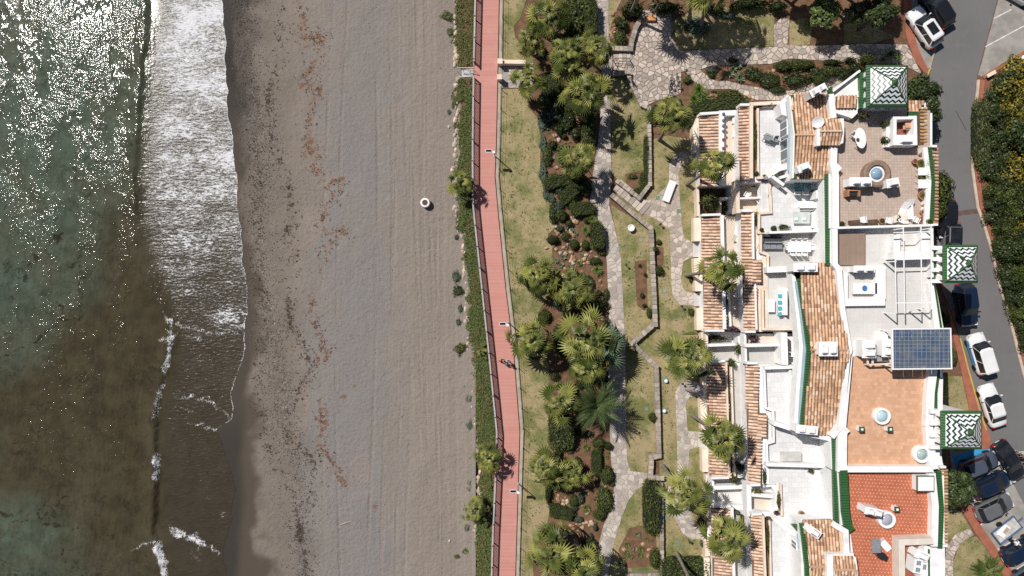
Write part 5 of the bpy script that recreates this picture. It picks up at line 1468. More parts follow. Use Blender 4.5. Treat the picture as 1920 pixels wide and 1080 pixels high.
# tower links
for (a, lab) in (((1750, 461, 1768, 531), 'white arcade link between pale roof deck and tower'), ((1746, 768, 1764, 843), 'white arcade link between orange roof and tower')):
    t = thing('arcade', lab, 'arcade', W((a[0] + a[2]) / 2, (a[1] + a[3]) / 2, 0), group='white arcade links')
    blk(t, 'wall', [(a[0] - 2, a[1]), (a[2], a[1]), (a[2], a[3]), (a[0] - 2, a[3])], 8.2, 0)
    n = 4
    for k in range(n):
        y = a[1] + 4 + (a[3] - a[1] - 8) * k / (n - 1)
        blk(t, 'rib', [(a[0] - 1, y - 3.5), (a[2] + 1, y - 3.5), (a[2] + 1, y + 3.5), (a[0] - 1, y + 3.5)], 9.0, 8.1)
    MB().wall(pl([(a[0] + 3, a[1] + 2), (a[0] + 3, a[3] - 2)], 8.5), .25, 8.1, 8.5).build('green_coping', GREENRIB, t)

# ---------------------------------------------------------------- solar canopy
def cells_material():
    t = NT('solar_cells')
    x, y, z = t.sep()
    fx = t.ma('FRACT', t.ma('MULTIPLY', x, 2.55)); fy = t.ma('FRACT', t.ma('MULTIPLY', y, 3.0))
    g = t.ma('MAXIMUM', t.ss(t.ma('ABSOLUTE', t.ma('SUBTRACT', fx, .5)), .40, .47), t.ss(t.ma('ABSOLUTE', t.ma('SUBTRACT', fy, .5)), .40, .47))
    col = t.mix(t.ss(t.noise(1.1, 4, .6), .35, .7), (.070, .098, .155), (.125, .142, .17))
    vr = t.voro(2.2, out='Color'); col = t.mix(t.ss(t.sep(vr)[0], .6, .9, 0, .5), col, (.030, .070, .165))
    col = t.mix(t.ss(t.noise(.8, 2), .64, .72, 0, .6), col, (.32, .26, .22))
    col = t.mix(g, col, (.21, .245, .27))
    return t.out(col, .3, .5)
CELLS = cells_material()
zc = 10.2
t = thing('solar_canopy', 'white framed canopy of blue solar panels beside the orange roof terrace', 'solar canopy', W(1728, 654, 0))
c = [W2(1673, 617, zc), W2(1782, 616, zc), W2(1784, 691, zc), W2(1674, 692, zc)]
MB().wall(c, .12, zc - .16, zc + .04, closed=True).build('frame', WHITEP, t)
nx, ny = 6, 3
for i in range(nx):
    for j in range(ny):
        def q(u, v):
            return tuple(c[0][k] * (1 - u) * (1 - v) + c[1][k] * u * (1 - v) + c[2][k] * u * v + c[3][k] * (1 - u) * v for k in (0, 1))
        e = .004
        MB().prism([q(i / nx + e, j / ny + e), q((i + 1) / nx - e, j / ny + e), q((i + 1) / nx - e, (j + 1) / ny - e), q(i / nx + e, (j + 1) / ny - e)], zc - .04, zc).build('panel', CELLS, t)
for p in ((1676, 621), (1728, 620), (1762, 622), (1677, 688), (1728, 688), (1762, 688)):
    x, y, _ = W(p[0], p[1], zc); MB().obox(x, y, 7.95, zc - .1, .1, .1).build('post', WHITEP, t)
for k, (px, py) in enumerate(((1614, 652), (1650, 650))):
    chimney(px, py, L3, 1.5, 1.1, 1.9, ('white chimney with round cowls next to the long tiled roof', 'white chimney with round cowls touching the solar canopy')[k], R(90), 2)
t = thing('roof_shed', 'low open frame with pipes and boxes beside the solar canopy', 'roof frame', W(1640, 678, L3))
for a, c_ in (((1626, 664), (1628, 684)), ((1628, 684), (1672, 682)), ((1636, 660), (1637, 683)), ((1664, 660), (1672, 682))):
    MB().wall(pl([a, c_], 8.9), .14, 8.75, 8.9).build('rail', CREAM, t)
for p in ((1626, 664), (1628, 684), (1671, 682)): MB().obox(*W2(p[0], p[1], 8.8), 7.95, 8.75, .12, .12).build('post', CREAM, t)
MB().obox(*W2(1653, 673, 8.6), 8.0, 8.6, 1.3, .45).build('box', GREYM, t)
MB().obox(*W2(1655, 632, 8.4), 7.97, 8.45, .9, 1.0).build('box', WHITEP, t)
# free chimneys of the tiled roofs
chimney(1521, 178, 8.2, 1.5, .62, 1.9, 'white chimney at the top end of the north tiled roof', R(28), 2)
chimney(1497, 318, 8.0, 1.1, .62, 1.5, 'white chimney at the lower left of the north tiled roof', R(22), 1)
chimney(1503, 502, 8.0, 2.1, .7, 1.1, 'long white chimney at the top end of the long tiled roof', 0, 2)
chimney(1542, 652, 8.6, 1.6, 1.15, 1.5, 'square white chimney on the ridge of the long tiled roof', 0, 2)
chimney(1507, 803, 8.0, 1.9, .7, .9, 'long white chimney at the bottom end of the long tiled roof', R(-6), 2)
chimney(1517, 990, 8.1, 1.2, .6, 1.4, 'white chimney on the southern tiled roof', R(-35), 1)
chimney(1600, 345, L3 + .03, 1.9, .7, 1.7, 'white double chimney on the pink terrace left of the round skylight', 0, 2)
chimney(1658, 347, L3 + .03, 1.1, .7, 1.8, 'white single chimney on the pink terrace right below the round skylight', R(10), 1)
chimney(1683, 268, L3 + .03, 1.7, .8, 1.6, 'white chimney on the lower wall of the little red floored roof room', 0, 1)
# pink terrace skylight with wicker ring
t = thing('round_skylight', 'round skylight with brown ring and blue dome on the pink terrace', 'skylight', W(1637, 328, L3 + .03), group='round roof skylights')
MB().lathe([(1.2, -.03), (1.25, .75), (1.1, .85), (.8, .8), (.78, .3)], 30, cap=False).build('brown_ring', mat('brown_ring', (.27, .19, .14), (.21, .15, .11), 4, .9), t, local=True)
MB().lathe([(.80, .2), (.76, .55), (.55, .6), (.53, .55)], 28, cap=False).build('collar', WHITE, t, local=True)
MB().lathe([(.56, .5), (.5, .68), (.3, .82), (.02, .88)], 24).build('dome', mat('blue_dome', (.25, .38, .52), None, 1, .1), t, local=True, smooth=True)
t = thing('satellite_dish', 'white satellite dish beside the dormer of the north tiled roof', 'satellite dish', W(1527, 232, 8.7))
MB().tube([(0, 0, -.6), (0, 0, .6)], .04, 6).build('mast', GREYM, t, local=True)
d_ = MB().lathe([(.02, 0), (.25, .03), (.5, .12), (.52, .13), (.25, .05), (.02, .02)], 20).build('dish', WHITEP, t, local=True); d_.location = (0, 0, .7); d_.rotation_euler = (R(25), R(-20), 0)
# ---------------------------------------------------------------- foliage
def leaf_material(name, c, c2, rough=.55, var=.35, hue=.03, trans=.0):
    t = NT(name)
    r = t.rand()
    col = t.mix(t.ss(r, .05, .95), c, c2)
    col = t.mix(t.ss(t.noise(2.5, 3), .45, .75, 0, .4), col, mul(c2, .6))
    t.out(col, rough, .35)
    return t.m
PALML = leaf_material('fan_palm_leaf', (.285, .285, .075), (.07, .095, .02), .48)
PALMB = leaf_material('blue_palm_leaf', (.17, .22, .14), (.10, .15, .09), .5)
PALMD = leaf_material('feather_palm_leaf', (.10, .14, .05), (.06, .09, .03), .45)
PALMY = leaf_material('dry_palm_leaf', (.34, .27, .12), (.22, .15, .06), .7)
SHRUB = leaf_material('trimmed_shrub_leaf', (.105, .128, .026), (.046, .064, .013), .6)
SHRUBO = leaf_material('olive_shrub_leaf', (.11, .12, .03), (.055, .066, .016), .6)
SHRUBB = leaf_material('grey_green_leaf', (.105, .145, .095), (.06, .09, .06), .7)
SHRUBD = leaf_material('dark_laurel_leaf', (.055, .076, .02), (.022, .034, .009), .45)
TREEG = leaf_material('tree_leaf', (.065, .095, .026), (.026, .044, .012), .5)
YELLOWF = leaf_material('yellow_flower', (.42, .27, .02), (.12, .13, .02), .6)
BOUGAIN = leaf_material('purple_flower', (.16, .045, .15), (.08, .02, .075), .6)
GRASSM = leaf_material('ground_cover_leaf', (.13, .155, .045), (.06, .085, .022), .7)
GRASSO = leaf_material('olive_ground_cover_leaf', (.18, .16, .055), (.09, .085, .028), .7)
YUCCA = leaf_material('yucca_leaf', (.16, .22, .045), (.07, .12, .022), .45)
AGAVE = leaf_material('agave_leaf', (.19, .26, .15), (.11, .17, .09), .5)
HULL = mat('inner_twigs', (.020, .026, .009), (.012, .016, .006), 4, .95)  # solid dark green body inside each leaf cloud

def frond_mesh(name, m, n=15, spread=125, petiole=.55, R0=.62, droop=.20, split=.62, bend=30):
    vs = []; fs = []; BC, BS = math.cos(R(bend)), math.sin(R(bend))
    def put(*q): vs.append(q); return len(vs) - 1
    # stalk
    a0 = put(0, -.022, 0); a1 = put(0, .022, 0); a2 = put(petiole, .012, .05); a3 = put(petiole, -.012, .05)
    fs.append([a0, a3, a2, a1])
    c = put(petiole, 0, .05)
    ring = []
    for k in range(2 * n + 1):
        a = R(-spread + 2 * spread * k / (2 * n))
        rr = R0 * split
        z = .05 + (.05 if k % 2 else -.02) + .16 * abs(math.sin(a)) * rr
        ring.append(put(petiole + rr * math.cos(a) * BC, rr * math.sin(a) * .92, z - rr * math.cos(a) * BS))
    for k in range(2 * n): fs.append([c, ring[k], ring[k + 1]])
    for k in range(n):
        a = R(-spread + 2 * spread * (2 * k + 1) / (2 * n))
        rr = R0 * (1.0 - .12 * abs(a) / 2.2) * (0.94 + .12 * ((k * 37) % 10) / 10)
        tip = put(petiole + rr * math.cos(a) * BC, rr * math.sin(a) * .92, .05 - rr * math.cos(a) * BS + .1 * abs(math.sin(a)) * rr - droop * (.5 + .5 * ((k * 53) % 10) / 10))
        fs.append([ring[2 * k], tip, ring[2 * k + 1]]); fs.append([ring[2 * k + 1], tip, ring[2 * k + 2]])
    return MB().add(vs, fs).mesh(name, m)
def feather_mesh(name, m, L=1.9, n=20):
    vs = []; fs = []
    for k in range(n):
        u = .12 + .86 * k / (n - 1); x = L * u; z = .35 * math.sin(u * 2.2) - .55 * u * u
        l = .42 * math.sin(math.pi * min(1, u * .92 + .12)) + .06
        for s in (-1, 1):
            i = len(vs)
            vs += [(x - .03, 0, z), (x + .05, 0, z), (x + .22, s * l, z - .12 - .1 * u)]
            fs.append([i, i + 1, i + 2] if s > 0 else [i + 1, i, i + 2])
    b = MB().add(vs, fs)
    b.tube([(0, 0, 0), (L * .5, 0, .35 * math.sin(1.1) - .14), (L * .97, 0, .35 * math.sin(2.13) - .52)], [.03, .02, .008], 4)
    return b.mesh(name, m)
FRONDS = [frond_mesh('frond', PALML, 13, 112, .66, .58, .16, .50, 28), frond_mesh('frond', PALML, 11, 95, .76, .52, .20, .46, 18), frond_mesh('frond', PALML, 14, 125, .60, .60, .14, .52, 38), frond_mesh('frond', PALML, 10, 85, .82, .48, .24, .45, 48)]
FRONDSB = [frond_mesh('frond', PALMB, 16, 125, .5, .72, .1, .45), frond_mesh('frond', PALMB, 14, 120, .55, .66, .12, .4)]
FRONDSY = [frond_mesh('dry_frond', PALMY, 11, 90, .5, .55, .35)]
FEATH = [feather_mesh('frond', PALMD), feather_mesh('frond', PALMD, 1.7, 18)]

def palm(px, py, diam, h, label, base=None, kind='fan', n=30, dry=2, seed=0, trunk_r=.17):
    """crown centre pixel at crown height h; base pixel on the ground if the trunk leans"""
    r = random.Random(int(px * 13 + py * 7) + seed)
    top = Vector(W(px, py, h))
    foot = Vector(W(base[0], base[1], 0)) if base else Vector((top.x + (r.random() - .5) * .3, top.y + (r.random() - .5) * .3, 0))
    zg = 0.0 if foot.x > -4.5 else -.6
    foot.z = zg
    t = thing('palm_tree', label, 'palm tree', foot, group='palm trees')
    d = top - foot
    pts = []; rad = []
    N = 9
    for k in range(N + 1):
        u = k / N
        pts.append((d.x * (u ** 1.25), d.y * (u ** 1.25), d.z * u)); rad.append(trunk_r * (1.35 - .35 * min(1, u * 5)) * (1 - .22 * u))
    pts.insert(0, (0, 0, -.15)); rad.insert(0, trunk_r * 1.6)
    MB().tube(pts, rad, 9).build('trunk', BARK, t, local=True, smooth=True)
    cr = MB().lathe([(trunk_r * .9, -.55), (trunk_r * 1.45, -.3), (trunk_r * 1.5, -.1), (.05, .12)], 9).mesh('crown', mat('palm_heart', (.13, .10, .05), (.09, .075, .035), 8, .9))
    c = inst(cr, 'crown', t, tuple(d))
    sc = 1.08 * diam / PPM / 2 * (CAM_H - h) / CAM_H
    ga = 2.39996; ph = r.random() * 6
    for k in range(n):
        u = k / (n - 1)
        el = R(76 - 112 * u ** .9 + (r.random() - .5) * 40)
        if kind == 'feather':
            me = FEATH[k % 2]; s = sc / 1.75 * (.85 + .25 * r.random()); el = R(66 - 66 * u + (r.random() - .5) * 12)
        else:
            ms = FRONDSB if kind == 'blue' else FRONDS
            me = ms[k % len(ms)]; s = sc / 1.12 * (.66 + .46 * min(1, u * 1.5)) * (.74 + .5 * r.random())
        o = inst(me, 'frond', c, (0, 0, -.05 - .25 * u), (0, 0, 0), (s, s, s))
        o.rotation_euler = ((r.random() - .5) * 1.5, -el, ph + ga * k + (r.random() - .5) * .9)
    for k in range(dry):
        s = sc / 1.12 * .85
        o = inst(FRONDSY[0], 'dry_frond', c, (0, 0, -.32), (0, 0, 0), (s, s, s))
        o.rotation_euler = (0, R(38 + 30 * r.random()), ph + 1.1 + k * 2.4)
    return t
for a in (
    (1028, 28, 74, 5.0, 'fan palm at the top edge between lawn and big trimmed hedge'),
    (997, 76, 56, 3.6, 'fan palm at the top left of the rock garden beside the lawn'),
    (1062, 102, 66, 4.6, 'fan palm in the upper rock garden left of the one by the path'),
    (1118, 88, 66, 4.8, 'fan palm overhanging the main path at the plaza entrance'),
    (990, 148, 62, 4.2, 'fan palm beside the cream low wall', (993, 188)),
    (1100, 172, 80, 5.2, 'large fan palm below the plaza entrance', (1090, 216)),
    (1066, 128, 56, 4.0, 'fan palm squeezed behind the two near the plaza entrance'),
    (1085, 297, 70, 4.4, 'fan palm whose shadow lies on the path at the diagonal steps', (1083, 322)),
    (865, 343, 48, 2.4, 'small fan palm on the sand edge, uppermost beach palm'),
    (1005, 516, 66, 2.6, 'fan palm on the lawn edge in the middle of the strip'),
    (1070, 543, 74, 2.8, 'fan palm half in shade in the middle of the rock garden'),
    (1092, 548, 50, 3.0, 'fan palm right behind the half shaded one'),
    (998, 640, 84, 4.0, 'fan palm leaning over the boardwalk fence by the walkers'),
    (1097, 640, 96, 5.0, 'tallest fan palm of the dense clump by the path'),
    (1105, 692, 70, 4.4, 'fan palm at the lower side of the dense clump'),
    (1052, 752, 78, 4.0, 'fan palm above the square trimmed hedge'),
    (1020, 879, 64, 3.4, 'fan palm on the lower lawn edge'),
    (1070, 893, 62, 2.2, 'low fan palm in the shade beside the lower lawn edge one'),
    (915, 860, 46, 2.4, 'small fan palm on the sand edge, middle beach palm'),
    (890, 960, 44, 1.9, 'small fan palm on the sand edge, lowest beach palm'),
    (1035, 1036, 96, 5.2, 'big fan palm at the bottom edge, left of two', (1036, 988)),
    (1095, 1066, 72, 6.0, 'fan palm at the bottom edge, right of two', (1079, 1010)),
    (1263, 215, 76, 6.8, 'fan palm with leaning trunk below the plaza', (1236, 262)),
    (1343, 308, 70, 8.0, 'fan palm leaning over the northern tile strip', (1288, 346)),
    (1357, 505, 78, 9.0, 'fan palm leaning over the second tile strip', (1287, 516)),
    (1293, 672, 84, 8.2, 'fan palm leaning in front of the white court', (1236, 651)),
    (1362, 822, 78, 9.0, 'fan palm leaning over the third tile strip', (1297, 778)),
    (1284, 927, 82, 8.0, 'fan palm leaning over the curved lower right path', (1242, 873)),
    (1366, 1012, 80, 8.0, 'fan palm leaning over the southern tile strip', (1318, 968)),
    (1318, 1140, 80, 9.0, 'fan palm trunk leaning out of the bottom edge by box hedge', (1268, 1036)),
    (1352, -98, 80, 9.0, 'tall palm at the top lawn, trunk leaning right out of frame', (1312, 50)),
    (1286, -82, 80, 9.0, 'tall palm at the top lawn, left trunk leaning out of frame', (1292, 42)),
    (1316, -30, 84, 7.6, 'tall palm behind the two at the top lawn', (1318, 22)),
    (1225, -75, 80, 8.5, 'tall palm beyond the top edge above the plaza', (1180, 30)),
):
    px, py, dm, h, lab = a[:5]
    dry = 5 if 1250 < px < 1400 else 2
    palm(px, py, dm, h, lab, a[5] if len(a) > 5 else None, n=24 if dm < 60 else 29, dry=dry)
palm(1138, 650, 74, 3.4, 'bluish fan palm beside the shaded path', kind='blue', n=34, dry=0)
palm(1118, 757, 92, 3.2, 'dark feather palm beside the shaded path', kind='feather', n=34, dry=0)
palm(907, 660, 26, .5, 'tiny young palm in the green slope by the railing', n=9, dry=2, trunk_r=.06)

# leaf clouds -----------------------------------------------------------------
def cloud_mesh(name, m, n=650, leaf=.075, kind='ball', seed=1, lump=.10, hull=True, flower=None, ff=.0):
    """unit foliage body: x, y in -1..1, z 0..1; real leaf size in unit space"""
    r = np.random.default_rng(seed)
    vs = []; fs = []; mi = []
    if kind == 'ball':
        d = r.normal(size=(n, 3)); d /= np.linalg.norm(d, axis=1)[:, None]; d[:, 2] = np.where(d[:, 2] < -.45, -d[:, 2], d[:, 2])
        rad = 1 - np.abs(r.normal(size=n)) * .09 + lump * np.sin(d[:, 0] * 5 + seed) * np.cos(d[:, 1] * 4.3 + seed * 2)
        P = d * rad[:, None]; P[:, 2] = (P[:, 2] + .5) / 1.5; N = d
    elif kind == 'box':
        P = np.zeros((n, 3)); N = np.zeros((n, 3))
        for i in range(n):
            u = r.random()
            x, y = r.random() * 2 - 1, r.random() * 2 - 1
            if u < .55: P[i] = (x, y, 1); N[i] = (0, 0, 1)
            elif u < .78: P[i] = (math.copysign(1, x), y, r.random()); N[i] = (math.copysign(1, x), 0, .2)
            else: P[i] = (x, math.copysign(1, y), r.random()); N[i] = (0, math.copysign(1, y), .2)
        # round the corners in plan and on top
        q = (np.abs(P[:, 0]) ** 4 + np.abs(P[:, 1]) ** 4) ** .25
        k = np.where(q > 1, 1 / q, 1.0); P[:, 0] *= k; P[:, 1] *= k
        P[:, 2] -= .22 * np.clip(q, 0, 1) ** 5 * (P[:, 2] > .75)
        P += r.normal(size=(n, 3)) * .035
    else:   # loose: filled volume with clumps
        cn = r.normal(size=(16, 3)); cn /= np.linalg.norm(cn, axis=1)[:, None]; cn *= (.35 + .45 * r.random(16))[:, None]
        ci = r.integers(0, 16, n); g = r.normal(size=(n, 3)); g /= np.linalg.norm(g, axis=1)[:, None]
        P = cn[ci] + g * (.34 * r.random(n)[:, None] ** .4); N = P / (np.linalg.norm(P, axis=1)[:, None] + 1e-6) + g * .4
        P[:, 2] = np.clip((P[:, 2] + .85) / 1.75, .02, 1.1)
    for i in range(n):
        nn = Vector(N[i]) + Vector(r.normal(size=3)) * .55
        nn.normalize()
        a = nn.orthogonal().normalized(); a.rotate(Matrix.Rotation(r.random() * 6.28, 3, nn)); b_ = nn.cross(a)
        s = leaf * (.6 + .8 * r.random()); p = Vector(P[i]); k = len(vs)
        vs += [tuple(p - a * s), tuple(p + b_ * s * .55), tuple(p + a * s * 1.1), tuple(p - b_ * s * .55)]
        fs.append([k, k + 1, k + 2, k + 3]); mi.append(2 if r.random() < ff else 0)
    b = MB(); b.add(vs, fs); b.m = mi
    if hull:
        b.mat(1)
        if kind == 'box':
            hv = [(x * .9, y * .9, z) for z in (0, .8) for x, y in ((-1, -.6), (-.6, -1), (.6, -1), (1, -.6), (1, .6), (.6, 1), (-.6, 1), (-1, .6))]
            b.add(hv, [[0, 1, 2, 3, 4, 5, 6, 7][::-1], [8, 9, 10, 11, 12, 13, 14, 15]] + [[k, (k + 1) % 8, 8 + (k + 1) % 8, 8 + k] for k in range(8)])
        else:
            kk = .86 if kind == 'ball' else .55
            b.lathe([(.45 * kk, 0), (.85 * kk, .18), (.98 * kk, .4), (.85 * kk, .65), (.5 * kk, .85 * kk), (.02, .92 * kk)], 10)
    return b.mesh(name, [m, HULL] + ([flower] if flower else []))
def variants(m, kind, n, leaf, k=3, **kw):
    return [cloud_mesh('foliage', m, n, leaf, kind, seed=s * 11 + 3, **kw) for s in range(k)]
CL = dict(
    ball=variants(SHRUB, 'ball', 620, .075), olive=variants(SHRUBO, 'ball', 560, .085), blue=variants(SHRUBB, 'ball', 560, .085, lump=.16),
    dark=variants(SHRUBD, 'ball', 620, .085), box=variants(SHRUB, 'box', 1200, .05), obox=variants(SHRUBO, 'box', 1200, .05),
    loose=variants(SHRUB, 'loose', 700, .085), lblue=variants(SHRUBB, 'loose', 650, .085), ldark=variants(SHRUBD, 'loose', 800, .08), lolive=variants(SHRUBO, 'loose', 650, .085),
    fine=variants(SHRUBD, 'loose', 2200, .05), finel=variants(SHRUB, 'loose', 2000, .05),
    yellow=variants(SHRUBO, 'loose', 900, .075, flower=YELLOWF, ff=.55), purple=variants(SHRUBO, 'loose', 500, .1, flower=BOUGAIN, ff=.7))
SHR = {}
def shrub(px, py, rx, ry, h, kind, zone, ang=0.0, z0=0.0, name=None):
    """centre pixel of the top, half sizes in pixels, height in metres"""
    k = (CAM_H - h * .7 - z0) / CAM_H / PPM
    x, y, _ = W(px, py, z0 + h * .7)
    r = random.Random(int(px * 3 + py * 5))
    ms = CL[kind]
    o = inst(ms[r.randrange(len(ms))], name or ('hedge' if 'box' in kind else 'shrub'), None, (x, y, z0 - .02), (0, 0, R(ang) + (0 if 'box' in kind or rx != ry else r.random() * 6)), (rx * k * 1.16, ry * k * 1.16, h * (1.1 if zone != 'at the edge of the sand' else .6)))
    look = dict(ball='rounded green shrub', olive='rounded olive green shrub', blue='grey green mound', dark='dark rounded shrub', box='clipped green hedge', obox='clipped olive hedge', loose='loose green bush', lblue='loose grey green bush', ldark='loose dark green bush', fine='dense dark green bush', finel='dense mid green bush', lolive='loose olive bush', yellow='yellow flowering bush', purple='purple flowering bush')[kind]
    SHR.setdefault((look, zone), []).append((py, px, o))
    return o
Z1 = 'in the rock garden'
for a in (
    (1080, 22, 30, 34, 1.6, 'ball'), (1107, 28, 11, 30, 1.7, 'box'), (1082, 60, 12, 13, .9, 'dark'), (1018, 98, 9, 9, .8, 'dark'), (1046, 72, 12, 12, .9, 'ball'), (1000, 48, 10, 14, .7, 'olive'),
    (1030, 158, 13, 20, 1.1, 'box', 15), (1021, 188, 12, 16, 1.0, 'ball', 0), (1071, 195, 12, 14, 1.0, 'ball'), (1046, 190, 9, 15, .6, 'blue'), (1038, 217, 14, 10, .6, 'blue'), (1104, 232, 12, 34, 1.2, 'box'), (1062, 225, 16, 18, .9, 'dark'), (1080, 250, 14, 14, .8, 'ldark'), (1048, 240, 14, 14, .8, 'ldark'),
    (1020, 230, 13, 22, .4, 'lblue'), (1018, 270, 8, 26, .35, 'lblue'), (1026, 292, 9, 18, .6, 'ball'), (1018, 325, 9, 30, .4, 'lblue'), (1026, 366, 9, 12, .4, 'lblue'), (1034, 372, 8, 12, .4, 'lblue'),
    (1052, 282, 12, 12, .6, 'ldark'), (1056, 337, 34, 10, 1.0, 'box', 14), (1067, 362, 19, 11, 1.1, 'box', 42), (1099, 351, 12, 15, 1.0, 'dark'), (1048, 354, 8, 9, .6, 'blue'), (1053, 403, 11, 11, 1.0, 'ball'), (1038, 400, 8, 18, .7, 'dark'), (1092, 391, 20, 11, 1.0, 'box', 8), (1048, 386, 9, 8, .6, 'blue'), (1100, 412, 6, 6, .5, 'ball'),
    (1120, 441, 11, 22, 1.3, 'box', 4), (1037, 449, 11, 8, .8, 'dark'), (1060, 443, 8, 8, .6, 'olive'), (1077, 458, 8, 10, .8, 'ball'), (1098, 459, 7, 9, .7, 'ball'), (1116, 489, 11, 7, .7, 'ball'), (1050, 428, 8, 6, .5, 'blue'), (1100, 530, 13, 10, .9, 'ball'), (1043, 512, 7, 14, .5, 'lblue'), (1083, 520, 8, 7, .5, 'blue'), (1129, 475, 8, 5, .5, 'loose'), (1066, 530, 8, 6, .5, 'lolive'),
    (1044, 568, 12, 12, 1.0, 'lblue'), (1064, 582, 16, 16, 1.0, 'ldark'), (1021, 592, 11, 12, .9, 'ball'), (1138, 601, 5, 6, .5, 'ball'), (1085, 595, 14, 12, .7, 'ldark'), (1105, 575, 12, 12, .6, 'ldark'), (1048, 625, 16, 20, 1.0, 'ldark'), (1052, 655, 18, 18, 1.1, 'ldark'), (1040, 706, 8, 8, .6, 'dark'), (1128, 715, 14, 12, .8, 'ldark'), (1137, 552, 5, 10, .5, 'olive'), (1110, 555, 10, 8, .5, 'lolive'),
    (1052, 808, 21, 30, 1.5, 'box', 0), (1122, 831, 12, 9, .8, 'ball'), (1141, 837, 7, 7, .7, 'dark'), (1118, 868, 8, 21, .9, 'box'), (1139, 892, 12, 16, 1.0, 'ball'), (1134, 940, 15, 24, .9, 'ball'), (1124, 966, 11, 10, .8, 'ball'), (1042, 958, 10, 11, .9, 'box'), (1062, 963, 11, 10, .9, 'box', -15), (1028, 925, 5, 20, .8, 'dark'), (1062, 868, 7, 7, .7, 'dark'), (1082, 864, 7, 6, .6, 'dark'), (1047, 912, 12, 14, .9, 'ldark'), (1076, 940, 9, 11, .7, 'ball'), (1089, 935, 6, 11, .5, 'blue'), (1075, 953, 8, 6, .5, 'blue'), (1085, 975, 9, 6, .4, 'blue'), (1116, 990, 4, 6, .5, 'blue'), (1106, 1026, 15, 14, 1.1, 'dark'), (1048, 850, 7, 6, .4, 'ball'), (1070, 848, 5, 5, .3, 'lblue'), (1148, 908, 5, 5, .4, 'ball'), (1115, 905, 6, 4, .3, 'loose'), (1108, 1006, 4, 5, .4, 'blue')):
    shrub(*a[:6], Z1, *(a[6:7] or (0,)))
rf = random.Random(21)
bedp = [(1012, 30), (1100, 0), (1112, 60), (1126, 120), (1122, 200), (1116, 260), (1106, 320), (1100, 380), (1118, 412), (1132, 460), (1135, 520), (1138, 602), (1138, 700), (1140, 800), (1142, 870), (1146, 900), (1138, 950), (1118, 1010), (1098, 1080), (1010, 1080), (1012, 1010), (1032, 985), (1034, 950), (1036, 905), (1046, 850), (1036, 830), (1036, 700), (1026, 640), (1018, 600), (1040, 550), (1044, 470), (1046, 430), (1036, 380), (1020, 330), (1020, 240), (1000, 200), (1000, 120), (985, 90), (975, 60)]
for _ in range(150):
    px, py = rf.uniform(975, 1140), rf.uniform(0, 1080)
    if not inside(bedp, px, py): continue
    if (420 < py < 540 or 850 < py < 1010) and rf.random() < .72: continue
    s_ = rf.uniform(5, 11)
    shrub(px, py, s_, s_ * rf.uniform(.8, 1.2), .3 + s_ * .05, rf.choice(('ldark', 'ldark', 'loose', 'lblue', 'ball', 'lolive')), Z1)
Z2 = 'on the house side lawns'
for a in ((1222, 951, 13, 43, 1.6, 'box'), (1230, 1050, 10, 18, 1.0, 'ball'), (1288, 1070, 44, 22, 1.1, 'box'), (1225, 783, 8, 8, .9, 'ball'), (1228, 468, 6, 6, .8, 'ball'), (1236, 506, 8, 8, .9, 'ball'), (1236, 454, 5, 5, .4, 'olive'), (1212, 290, 4, 32, .7, 'box'), (1195, 358, 14, 5, .5, 'box', 25), (1185, 330, 10, 7, .4, 'loose'), (1208, 336, 7, 12, .6, 'box'),
          (1297, 585, 7, 9, .6, 'loose'), (1297, 524, 5, 8, .5, 'loose'), (1316, 980, 7, 8, .8, 'ball'), (1320, 1020, 6, 8, .5, 'blue'), (1218, 587, 5, 9, .6, 'olive'), (1205, 555, 5, 6, .4, 'ldark'), (1208, 573, 5, 5, .4, 'ldark'), (1200, 498, 4, 4, .3, 'ldark'), (1210, 515, 4, 5, .4, 'ldark'), (1190, 640, 9, 5, .4, 'olive', 35)):
    shrub(*a[:6], Z2, *(a[6:7] or (0,)))
Z3 = 'around the plaza'
for a in ((1348, 196, 48, 10, 1.0, 'box', 7), (1368, 178, 22, 10, .8, 'olive'), (1335, 131, 12, 9, .6, 'lblue'), (1335, 141, 8, 6, .5, 'loose'), (1340, 172, 8, 4, .4, 'loose'), (1290, 148, 10, 10, .6, 'loose'), (1240, 225, 20, 14, .8, 'loose'), (1230, 205, 10, 10, .7, 'ldark'), (1300, 230, 16, 14, .8, 'ldark'), (1163, 70, 11, 14, .8, 'ball'), (1168, 45, 14, 14, .9, 'ldark'), (1160, 38, 8, 9, .7, 'ball'), (1188, 14, 24, 20, 1.6, 'ldark'), (1175, 20, 12, 12, 1.0, 'loose'), (1250, 12, 34, 16, 1.4, 'ldark'), (1305, 48, 34, 22, .5, 'lblue'), (1360, 28, 26, 9, .5, 'lblue', -10), (1375, 12, 9, 10, .8, 'yellow'), (1340, 15, 24, 12, 1.0, 'ldark'), (1410, 5, 40, 14, 1.5, 'ldark'), (1460, 10, 20, 14, 1.4, 'ldark'),
          (1375, 113, 12, 6, .4, 'ldark'), (1412, 137, 24, 16, .8, 'ldark'), (1445, 150, 18, 14, .8, 'dark'), (1470, 122, 16, 9, .9, 'ball'), (1500, 120, 22, 9, .9, 'ball'), (1495, 148, 28, 18, 1.1, 'ldark'), (1535, 140, 26, 18, 1.0, 'ldark'), (1555, 134, 11, 11, 1.3, 'ball'), (1536, 149, 9, 8, 1.0, 'ball'), (1578, 135, 22, 14, 1.0, 'ldark'), (1605, 128, 18, 12, 1.0, 'ldark'), (1628, 109, 14, 10, 1.0, 'ball'), (1460, 168, 14, 7, .6, 'dark'), (1515, 120, 14, 8, .8, 'ball'), (1560, 116, 20, 8, .8, 'ldark'), (1595, 112, 14, 7, .7, 'ldark')):
    shrub(*a[:6], Z3, *(a[6:7] or (0,)))
Z4 = 'beside the road'
